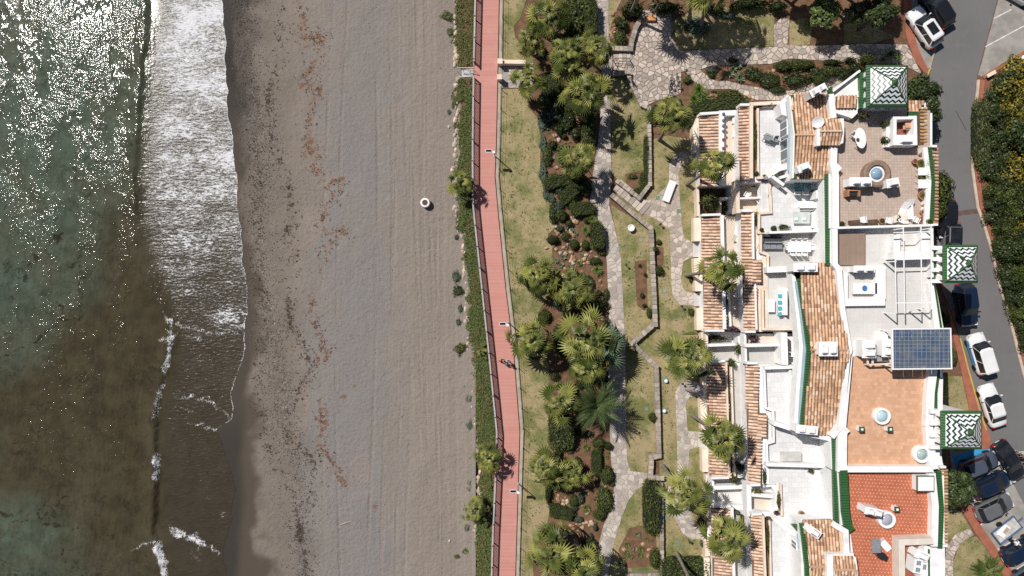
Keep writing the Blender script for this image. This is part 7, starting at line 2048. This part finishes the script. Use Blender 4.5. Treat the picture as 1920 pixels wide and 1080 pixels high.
car(1749, 20, 122, 'suv', PK, 'black car parked behind the white one with sunroof')
car(1905, -8, 150, 'hatch', PW, 'white car at the top right corner in concrete bay')
car(1768, 412, 270, 'hatch', PK, 'dark car half hidden under the tree beside pink terrace')
car(1776, 454, 268, 'hatch', PG, 'grey car with black glass roof half under the middle tower eave', roof=CARGLASS)
car(1804, 571, 278, 'suv', PD, 'dark blue car in the shadow below the middle tower')
v = car(1830, 662, 107, 'van', PW, 'white van with blue door stripe parked by the solar canopy')
MB().obox(.3, .90, .45, .80, 2.6, .03).build('door_stripe', mat('blue_stripe', (.05, .30, .60), None, 2, .3), v, local=True)
MB().obox(1.85, -.5, .85, .885, .3, .22).build('bonnet_logo', mat('green_logo', (.2, .5, .15), None, 2, .3), v, local=True)
car(1852, 758, 108, 'sedan', PW, 'white saloon car parked right of the lower tower')
c9 = car(1883, 861, 301, 'sedan', PK, 'black car stopped on the road with an open door', True)
d_ = MB().obox(.42, 0, .35, .95, .95, .06).build('open_door', PK, c9, local=True); d_.location = (.25, .98, 0); d_.rotation_euler = (0, 0, R(58))
car(1828, 868, 22, 'hatch', PB, 'steel blue car in the blue painted bay')
car(1850, 905, 24, 'hatch', PD, 'dark blue car half under the round tree')
car(1855, 947, 25, 'hatch', PG, 'grey car in the bay below the round tree')
car(1903, 1027, 30, 'hatch', PD, 'dark blue car beside the trailer at the right edge')
car(1925, 1070, 32, 'hatch', PB, 'steel blue car at the bottom right corner')
# boat trailer
t = thing('trailer', 'blue framed trailer with white load on the concrete bay', 'trailer', W(1882, 991, .03), R(38), group=None)
b = MB(); TB = mat('trailer_blue', (.10, .16, .28), None, 3, .5)
for s in (-1, 1): b.obox(0, s * .72, .35, .55, 2.9, .1)
for s in (-1, 1): b.obox(s * 1.42, 0, .35, .55, .1, 1.5)
b.obox(1.75, 0, .38, .48, .7, .1)
b.build('frame', TB, t, local=True)
MB().obox(0, 0, .34, .40, 2.75, 1.36).build('bed', mat('pale_bed', (.55, .52, .49), (.42, .39, .36), 2), t, local=True)
b = MB(); b.obox(-.3, .12, .40, .58, 1.5, .75, .3, .85).build('white_load', WHITEP, t, local=True)
MB().obox(-.15, .1, .58, .62, .7, .4, .3).build('load_cover', mat('load_tan', (.45, .36, .28)), t, local=True)
for s in (-1, 1):
    o = MB().lathe([(.12, -.08), (.28, -.08), (.28, .08), (.12, .08)], 14).build('wheel', TYRE, t, local=True); o.location = (-.2, s * .86, .29); o.rotation_euler = (R(90), 0, 0)

# ---------------------------------------------------------------- furniture
def chair(px, py, z, rz, label, m=WHITEP, s=1.0):
    t = thing('chair', label, 'chair', W(px, py, z), R(rz), group='terrace chairs')
    t.scale = (s, s, s)
    MB().obox(0, 0, .40, .45, .48, .48, 0, .95).build('seat', m, t, local=True)
    MB().add([(-.26, -.23, .44), (-.22, -.23, .44), (-.22, .23, .44), (-.26, .23, .44), (-.36, -.2, .88), (-.32, -.2, .88), (-.32, .2, .88), (-.36, .2, .88)], [[3, 2, 1, 0], [4, 5, 6, 7], [0, 1, 5, 4], [1, 2, 6, 5], [2, 3, 7, 6], [3, 0, 4, 7]]).build('backrest', m, t, local=True)
    for sy in (-1, 1): MB().obox(0, sy * .25, .60, .64, .48, .06).build('armrest', m, t, local=True)
    for sx in (-1, 1):
        for sy in (-1, 1): MB().tube([(sx * .21, sy * .22, 0), (sx * .19, sy * .2, .41)], .022, 5).build('leg', m, t, local=True)
def table(px, py, z, lx, ly, rz, label, m=WHITEP, oval=False, h=.73):
    t = thing('table', label, 'table', W(px, py, z), R(rz), group='terrace tables')
    b = MB()
    if oval: b.lathe([(.48, h - .04), (.5, h - .02), (.5, h)], 24, sx=lx, sy=ly)
    else: b.obox(0, 0, h - .05, h, lx, ly)
    b.build('table_top', m, t, local=True)
    for sx in (-1, 1):
        for sy in (-1, 1): MB().tube([(sx * lx * .36, sy * ly * .34, 0), (sx * lx * .36, sy * ly * .34, h - .04)], .03, 5).build('leg', m, t, local=True)
    return t
def lounger(px, py, z, rz, label, m=WHITEP, L=1.9, w=.62, up=32):
    t = thing('sun_lounger', label, 'sun lounger', W(px, py, z), R(rz), group='sun loungers')
    MB().obox(-.3, 0, .30, .36, L * .66, w).build('bed', m, t, local=True)
    a = R(up); x0 = L * .66 / 2 - .3; l = L * .36
    MB().add([(x0, -w / 2, .31), (x0, w / 2, .31), (x0 + l * math.cos(a), w / 2, .31 + l * math.sin(a)), (x0 + l * math.cos(a), -w / 2, .31 + l * math.sin(a)), (x0, -w / 2, .36), (x0, w / 2, .36), (x0 + l * math.cos(a), w / 2, .36 + l * math.sin(a)), (x0 + l * math.cos(a), -w / 2, .36 + l * math.sin(a))], [[0, 1, 2, 3][::-1], [4, 5, 6, 7][::-1], [0, 1, 5, 4], [1, 2, 6, 5], [2, 3, 7, 6], [3, 0, 4, 7]]).build('backrest', m, t, local=True)
    for sx in (-.85, .2):
        for sy in (-1, 1): MB().tube([(sx, sy * w * .4, 0), (sx, sy * w * .4, .31)], .03, 5).build('leg', m, t, local=True)
    for k in range(4): MB().obox(-.8 + k * .33, 0, .36, .372, .20, w * .86).build('slat', m, t, local=True)
def pot(px, py, z, r, label, m=TERRAP, plant='aloe', ps=1.0, h=.45):
    t = thing('potted_plant', label, 'potted plant', W(px, py, z), 0, group='potted plants')
    MB().lathe([(r * .6, 0), (r * .95, h * .7), (r, h), (r * .82, h), (r * .78, h * .85)], 16, cap=False).build('pot', m, t, local=True)
    MB().lathe([(r * .8, h * .84), (.01, h * .88)], 14, cap=False).build('soil', SOIL, t, local=True)
    if plant == 'aloe': inst(ALO[0], 'leaves', t, (0, 0, h * .85), (0, 0, 0), ps)
    elif plant == 'yucca': inst(YUC[0], 'leaves', t, (0, 0, h * .85), (0, 0, 0), ps * .55)
    elif plant: inst(CL[plant][0], 'leaves', t, (0, 0, h * .8), (0, 0, 0), (r * ps, r * ps, r * ps * 1.3))
F3 = L3 + .03
# pink terrace
table(1606, 262, F3, 1.0, 1.9, 8, 'white oval table on the pink terrace', oval=True)
chair(1597, 255, F3, -35, 'white slatted chair left of the oval table'); pot(1607, 262, F3 + .73, .14, 'dark bowl on the white oval table', DARKM, None, h=.16)
lounger(1688, 399, F3, 70, 'white sun lounger on the pink terrace, left one'); lounger(1702, 393, F3, 92, 'white sun lounger on the pink terrace, right one')
lounger(1680, 410, F3, 15, 'cream sun lounger lying crosswise at the pink terrace edge', mat('cream_plastic', (.72, .64, .54), None, 3, .5), 1.6)
chair(1613, 412, F3, 100, 'white chair at the lower wall of the pink terrace, left one'); chair(1661, 414, F3, 80, 'white chair at the lower wall, beside the potted plant'); chair(1712, 413, F3, 60, 'white chair at the lower wall near the loungers')
table(1693, 415, F3, .5, .5, 0, 'small white side table between the two lower chairs', h=.45)
table(1722, 324, F3, .9, .7, 0, 'white table by the east parapet, upper one'); table(1722, 347, F3, .9, .8, 0, 'white table by the east parapet, lower one')
pot(1722, 308, F3, .42, 'wide clay pot with aloe at the east parapet', plant='yucca', ps=1.2); pot(1711, 304, F3, .24, 'small clay pot left of the wide clay pot', plant=None); pot(1724, 291, F3, .2, 'narrow clay pot at the upper end of the east parapet', plant=None)
pot(1729, 309, F3, .2, 'pot with dark spiky plant beside the wide clay pot', plant='yucca', ps=1.6); pot(1728, 333, F3, .26, 'clay pot with spiky plant between the white tables', plant='yucca', ps=1.7)
pot(1725, 367, F3, .42, 'wide clay pot below the lower white table', plant='aloe', ps=.8); pot(1727, 399, F3, .28, 'clay pot beside the right lounger', plant='aloe', ps=.5); pot(1726, 413, F3, .38, 'empty wide clay pot in the terrace corner', plant=None); pot(1649, 415, F3, .26, 'clay pot with small plant at the lower wall', plant='olive', ps=.8); pot(1728, 386, F3, .14, 'tiny pot with thin plant above the corner pots', plant='aloe', ps=.4)
t = thing('brick_grill', 'red brick grill below the double chimney', 'grill', W(1593, 364, F3))
b = MB(); b.obox(-.5, 0, 0, .8, .16, .62).obox(.5, 0, 0, .8, .16, .62).obox(0, .25, 0, .8, .85, .14).obox(0, 0, .5, .56, .9, .5); b.build('brickwork', TERRAP, t, local=True); MB().obox(0, -.03, .56, .6, .8, .4).build('grate', DARKM, t, local=True)
for k, (px, py) in enumerate(((1600, 417), (1632, 416))): 
    b = MB(); b.obox(*W2(px, py, F3), F3, F3 + .35, 1.0, .35, R(4)); b.build('wooden_planter', WOODD, label=('dark wooden planter left of the lower wall chair', 'dark wooden planter right of the lower wall chair')[k], cat='planter', group='dark wooden planters')
chair(1693, 240, F3 + .1, 180, 'wooden chair in the little red floored roof room', mat('pale_wood', (.5, .36, .24), None, 3)); table(1698, 233, F3 + .1, .9, 1.0, 0, 'orange topped table in the little red floored roof room', mat('orange_top', (.6, .33, .2), None, 3))
# second level terraces
F2 = L2 + .03
chair(1426, 259, F2, 200, 'grey lounge chair on the north marble terrace', GREYC, 1.3) if False else None
chair(1434, 260, F2, 160, 'grey armchair on the north marble terrace, left one', GREYC, 1.15); chair(1452, 264, F2, 270, 'grey stool chair on the north marble terrace, right one', GREYC, .9)
TEAL = mat('teal_glass', (.10, .22, .24), None, 2, .1, spec=.6)
table(1499, 351, F2, 1.6, 1.0, 0, 'teal glass table in the shade of the second level terrace', TEAL)
for k, (px, py, rz) in enumerate(((1491, 343, 270), (1507, 343, 270), (1519, 351, 180), (1490, 361, 90), (1505, 361, 90))):
    chair(px, py, F2, rz, 'white chair around the teal glass table, %s from the left' % ('1st', '3rd', 'rightmost', '2nd', '4th')[k] if k != 2 else 'white chair at the right end of the teal glass table')
t = thing('garden_bench', 'white slatted bench below the teal glass table', 'bench', W(1511, 384, F2))
for k in range(6): MB().obox(0, -.25 + k * .1, .42, .45, 1.7, .075).build('slat', WHITEP, t, local=True)
MB().obox(0, -.36, .45, .8, 1.7, .06).build('backrest', WHITEP, t, local=True)
for s in (-.7, .7): MB().obox(s, 0, 0, .42, .08, .5).build('leg', WHITEP, t, local=True)
table(1500, 409, F2, 1.6, 1.1, 0, 'pale glass low table with two cubes on the second terrace', mat('pale_glass_top', (.55, .60, .58), None, 2, .1), h=.4)
for k, px in enumerate((1492, 1507)):
    b = MB(); b.obox(*W2(px, 411, F2 + .4), F2 + .4, F2 + .55, .3, .25); b.build('cube_stool', WHITEP, label=('white cube on the pale glass table, left one', 'white cube on the pale glass table, right one')[k], cat='cube', group='white cubes')
t = thing('white_sofa', 'white sofa at the right side of the second terrace', 'sofa', W(1529, 413, F2)); MB().obox(0, 0, 0, .42, .95, 1.5).build('seat', WHITE, t, local=True); MB().obox(.4, 0, .42, .75, .16, 1.5).build('backrest', WHITE, t, local=True)
table(1493, 464, F2 - .03, 2.2, .92, 0, 'long white dining table on the shaded grey terrace')
for k, px in enumerate((1482, 1493, 1504)):
    chair(px, 455, F2 - .03, 270, 'white dining chair on the upper side of long table, %s from the left' % ordl(k + 1)); chair(px, 474, F2 - .03, 90, 'white dining chair on the lower side of long table, %s from the left' % ordl(k + 1))
chair(1472, 464, F2 - .03, 0, 'white dining chair at the left end of the long table'); chair(1517, 464, F2 - .03, 180, 'white dining chair at the right end of the long table')
t = thing('grey_sofa', 'grey outdoor sofa left of the long dining table', 'sofa', W(1447, 462, F2 - .03)); MB().obox(0, 0, 0, .40, 1.75, .62).build('seat', GREYC, t, local=True); MB().obox(0, .34, .0, .72, 1.75, .14).build('backrest', GREYC, t, local=True)
for k in range(3): MB().obox(-.55 + k * .55, -.02, .40, .47, .5, .52).build('cushion', GREYC, t, local=True)
t = thing('dark_sofa', 'dark sofa against the wall above the grey sofa', 'sofa', W(1444, 449, F2 - .03)); MB().obox(0, 0, 0, .4, 1.9, .6).build('seat', mat('charcoal_cushion', (.06, .065, .075), None, 3, .9), t, local=True); MB().obox(0, .3, .4, .75, 1.9, .14).build('backrest', mat('charcoal_cushion', (.06, .065, .075)), t, local=True)
t = thing('bench_seat', 'white built bench with four turquoise cushions', 'bench', W(1462, 565, F2)); MB().obox(0, 0, 0, .45, .62, 2.6).build('seat', WHITE, t, local=True); MB().obox(.36, 0, 0, .8, .12, 2.6).build('backrest', WHITE, t, local=True)
for k, py in enumerate((555, 567, 578, 589)):
    b = MB(); b.obox(*W2(1463.5, py, F2 + .6), F2 + .45, F2 + .62, .36, .36, R(4 + 3 * k), .8); b.build('cushion', mat('turquoise_cloth', (.06, .44, .56), (.05, .38, .5), 5, .85), label='turquoise cushion on the white bench, %s from the top' % ordl(k + 1), cat='cushion', group='turquoise cushions')
table(1443, 573, F2, .65, 1.2, 0, 'white rectangular table before the turquoise cushions', h=.45)
t = thing('flat_planter', 'pale flat double box on the marble terrace of the third block', 'box', W(1481, 855, F2)); MB().obox(0, 0, 0, .4, 1.9, .85).build('box', mat('pale_box', (.62, .61, .58)), t, local=True)
for s in (-.46, .46): MB().obox(s, 0, .4, .44, .86, .78).build('lid', mat('pale_lid', (.56, .55, .52)), t, local=True)
pot(1500, 961, F2 - .1, .3, 'clay pot with brown plant on the lower marble terrace', plant='aloe', ps=.7); pot(1541, 885, F2 - .1, .25, 'clay pot with dry plant in the terrace corner', plant='lolive', ps=1.2)
t = thing('hoop', 'thin blue and white ring leaning on the lower marble terrace', 'ring', W(1490, 966, F2 - .1)); MB().tube([(.3 * math.cos(k * .4189), .22 * math.sin(k * .4189), .05 + .04 * math.sin(k)) for k in range(16)], .03, 5, cap=False).build('ring', mat('blue_ring', (.06, .10, .25), None, 3, .4), t, local=True)
# red roof furniture
table(1635, 1018, F3 - .04, .8, 1.3, 4, 'dark grey table on the red dotted roof', GREYC)
lounger(1652, 1015, F3 - .04, 130, 'white sun lounger beside the dark grey table', L=1.3); chair(1645, 1036, F3 - .04, 150, 'black chair below the dark grey table', BLACKP, 1.15)
# first level terraces
F1 = L1 + .03
t = thing('white_sofa', 'white double lounger on the north first level terrace, upper one', 'sofa', W(1379, 227, F1)); MB().obox(0, 0, 0, .4, .8, .65).build('seat', WHITE, t, local=True); MB().obox(.35, 0, .4, .7, .12, .65).build('backrest', WHITE, t, local=True)
t = thing('white_sofa', 'white double lounger on the north first level terrace, lower one', 'sofa', W(1379, 253, F1)); MB().obox(0, 0, 0, .4, .7, .6).build('seat', WHITE, t, local=True); MB().obox(.3, 0, .4, .7, .12, .6).build('backrest', WHITE, t, local=True)
pot(1379, 240, F1, .2, 'white pot with green plant between the white loungers', WHITEP, 'loose', 1.3)
lounger(1382, 449, F1 - .05, 160, 'cream folding lounger on the second first level terrace', mat('cream_plastic', (.72, .64, .54)), 1.5); lounger(1382, 430, F1 - .05, 80, 'white folding lounger in the palm shadow', L=1.4)
table(1388, 545, F1 - .05, .9, 1.3, 0, 'white table half under the second upper tile strip'); chair(1380, 540, F1 - .05, 0, 'pale chair left of the white table, upper one'); chair(1381, 553, F1 - .05, 20, 'pale chair left of the white table, lower one')
for k, (py, m_) in enumerate(((214, 'navy'), (226, 'navy'), (236, 'navy'), (246, 'navy'), (262, 'red'), (278, 'red'), (292, 'red'))):
    mm = mat('glazed_blue', (.10, .12, .25), None, 4, .3) if m_ == 'navy' else mat('red_flowers', (.35, .06, .08), (.2, .03, .05), 8, .8)
    b = MB(); x, y, _ = W(1356, py, 3.5); b.lathe([(.08, 3.42), (.15, 3.55), (.13, 3.7), (.02, 3.74)], 9, x, y); b.build('flower_pot', mm, label=('small blue pot' if m_ == 'navy' else 'small red flower pot') + ' on the parapet of the northern terrace, %s from the top' % ordl(k + 1), cat='flower pot', group='small pots on the northern parapet')
table(1407, 357, 3.95, .7, .7, 0, 'round table ring on the octagonal balcony', mat('dark_top', (.10, .08, .07)), oval=True); chair(1422, 363, 3.95, 200, 'white chair on the octagonal balcony, upper half'); chair(1420, 378, 3.95, 120, 'white chair on the octagonal balcony, lower half'); chair(1397, 366, 3.95, 60, 'white chair left on the octagonal balcony')
lounger(1253, 361, .06, 70, 'white lounger cart standing on the right garden path', L=2.2, w=.75, up=6)
pot(1379, 958, F1 - .1, .25, 'dark pot on the southern first level terrace', DARKM, 'aloe', .6)
MB().box(*W2(1388, 1000, F1 + .1), F1 - .1, *W2(1393, 965, F1 + .1), F1 + .25).build('dark_bench', DARKM, label='dark narrow bench on the southern first level terrace', cat='bench')

# ---------------------------------------------------------------- people
def person(px, py, z, rz, label, top, legs, hair, pose='walk', h=1.66, sleeve=True):
    k = h / 1.66
    J = dict(pelvis=(0, 0, .90), waist=(0.01, 0, 1.05), chest=(.02, 0, 1.24), neckb=(.02, 0, 1.40), neck=(.035, 0, 1.46), head=(.05, 0, 1.55), crown=(.045, 0, 1.64))
    E = [('pelvis', 'waist'), ('waist', 'chest'), ('chest', 'neckb'), ('neckb', 'neck'), ('neck', 'head'), ('head', 'crown')]
    rad = dict(pelvis=(.15, .11), waist=(.13, .10), chest=(.165, .12), neckb=(.09, .08), neck=(.055, .055), head=(.085, .075), crown=(.06, .055))
    for s, n in ((1, 'l'), (-1, 'r')):
        sw = s * (.22 if pose == 'walk' else .03)
        J['hip' + n] = (0, s * .09, .86); J['knee' + n] = (.10 * (1 if sw > 0 else .3) + sw * .4, s * .09, .48); J['ankle' + n] = (sw, s * .09, .09); J['toe' + n] = (sw + .17, s * .10, .035)
        rad.update({'hip' + n: (.085, .085), 'knee' + n: (.058, .058), 'ankle' + n: (.04, .04), 'toe' + n: (.035, .03)})
        E += [('pelvis', 'hip' + n), ('hip' + n, 'knee' + n), ('knee' + n, 'ankle' + n), ('ankle' + n, 'toe' + n)]
        aw = -sw
        J['sh' + n] = (.02, s * .19, 1.36); J['el' + n] = (-.02 + aw * .5, s * .25, 1.10)
        J['wr' + n] = (.16 + aw * .8, s * .24, .93) if not (pose == 'reach' and s < 0) else (.30, s * .30, 1.16)
        J['ha' + n] = (J['wr' + n][0] + .07, J['wr' + n][1], J['wr' + n][2] - .05)
        rad.update({'sh' + n: (.055, .055), 'el' + n: (.042, .042), 'wr' + n: (.028, .028), 'ha' + n: (.026, .04)})
        E += [('chest', 'sh' + n), ('sh' + n, 'el' + n), ('el' + n, 'wr' + n), ('wr' + n, 'ha' + n)]
        for q in range(5):
            f = 'f%d%s' % (q, n); hx, hy, hz = J['ha' + n]; ln = (.05, .075, .085, .075, .06)[q]
            J[f] = (hx + (.02 if q == 0 else ln * .8), hy + (-s * .055 if q == 0 else (q - 2.5) * .018 * s), hz - (.02 if q == 0 else ln * .55)); rad[f] = (.009, .009)
            E.append(('ha' + n, f))
    names = list(J); me = bpy.data.meshes.new('person')
    me.from_pydata([tuple(c * k for c in J[n]) for n in names], [(names.index(a), names.index(b_)) for a, b_ in E], [])
    o = bpy.data.objects.new('person', me); COL.objects.link(o)
    md = o.modifiers.new('skin', 'SKIN')
    for i, n in enumerate(names):
        me.skin_vertices[0].data[i].radius = tuple(q * k for q in rad[n]); me.skin_vertices[0].data[i].use_root = (n == 'pelvis')
    o.modifiers.new('sub', 'SUBSURF').levels = 1
    dg = bpy.context.evaluated_depsgraph_get(); me2 = bpy.data.meshes.new_from_object(o.evaluated_get(dg))
    bpy.data.objects.remove(o)
    for m_ in (top, legs, SKIN, BLACKP): me2.materials.append(m_)
    for p in me2.polygons:
        c = p.center / k
        arm = abs(c.y) > .20 and c.z < 1.12
        p.material_index = 3 if c.z < .07 else 2 if (c.z > 1.43 or arm) else 1 if c.z < .93 else 0
        p.use_smooth = True
    b = inst(me2, 'person', None, W(px, py, z), (0, 0, R(rz)))
    tag(b, label, 'person', 'people')
    hv = MB().lathe([(.088, -.05), (.096, .02), (.086, .07), (.055, .105), (.01, .115)], 12, sx=1.05, sy=.9).build('hair', hair, b, local=True, smooth=True); hv.location = (.035 * k, 0, 1.56 * k)
    return b
HAIRD = mat('dark_hair', (.012, .010, .009), None, 6, .6); HAIRG = mat('grey_hair', (.55, .52, .48), None, 6, .7)
TURQ = mat('turquoise_shirt', (.06, .52, .66), (.05, .44, .58), 6, .8); DNAVY = mat('dark_trousers', (.02, .022, .035), None, 6, .8); WSHIRT = mat('white_shirt', (.75, .75, .75), None, 6, .8); PALEP = mat('pale_trousers', (.5, .42, .34), None, 6, .8)
person(951, 677, .10, 168, 'person in turquoise top walking on the boardwalk', TURQ, DNAVY, HAIRD, 'walk', 1.66)
person(941, 675, .10, 178, 'person in dark clothes walking left beside the one in turquoise', DNAVY, DNAVY, HAIRD, 'walk', 1.5)
person(1904, 846, .02, 200, 'person in white shirt standing at the open door of the black car', WSHIRT, PALEP, HAIRG, 'reach', 1.7)
person(1890, 1010, .03, -40, 'person with grey hair and white shirt beside the dark blue car', WSHIRT, DNAVY, HAIRG, 'stand', 1.7)
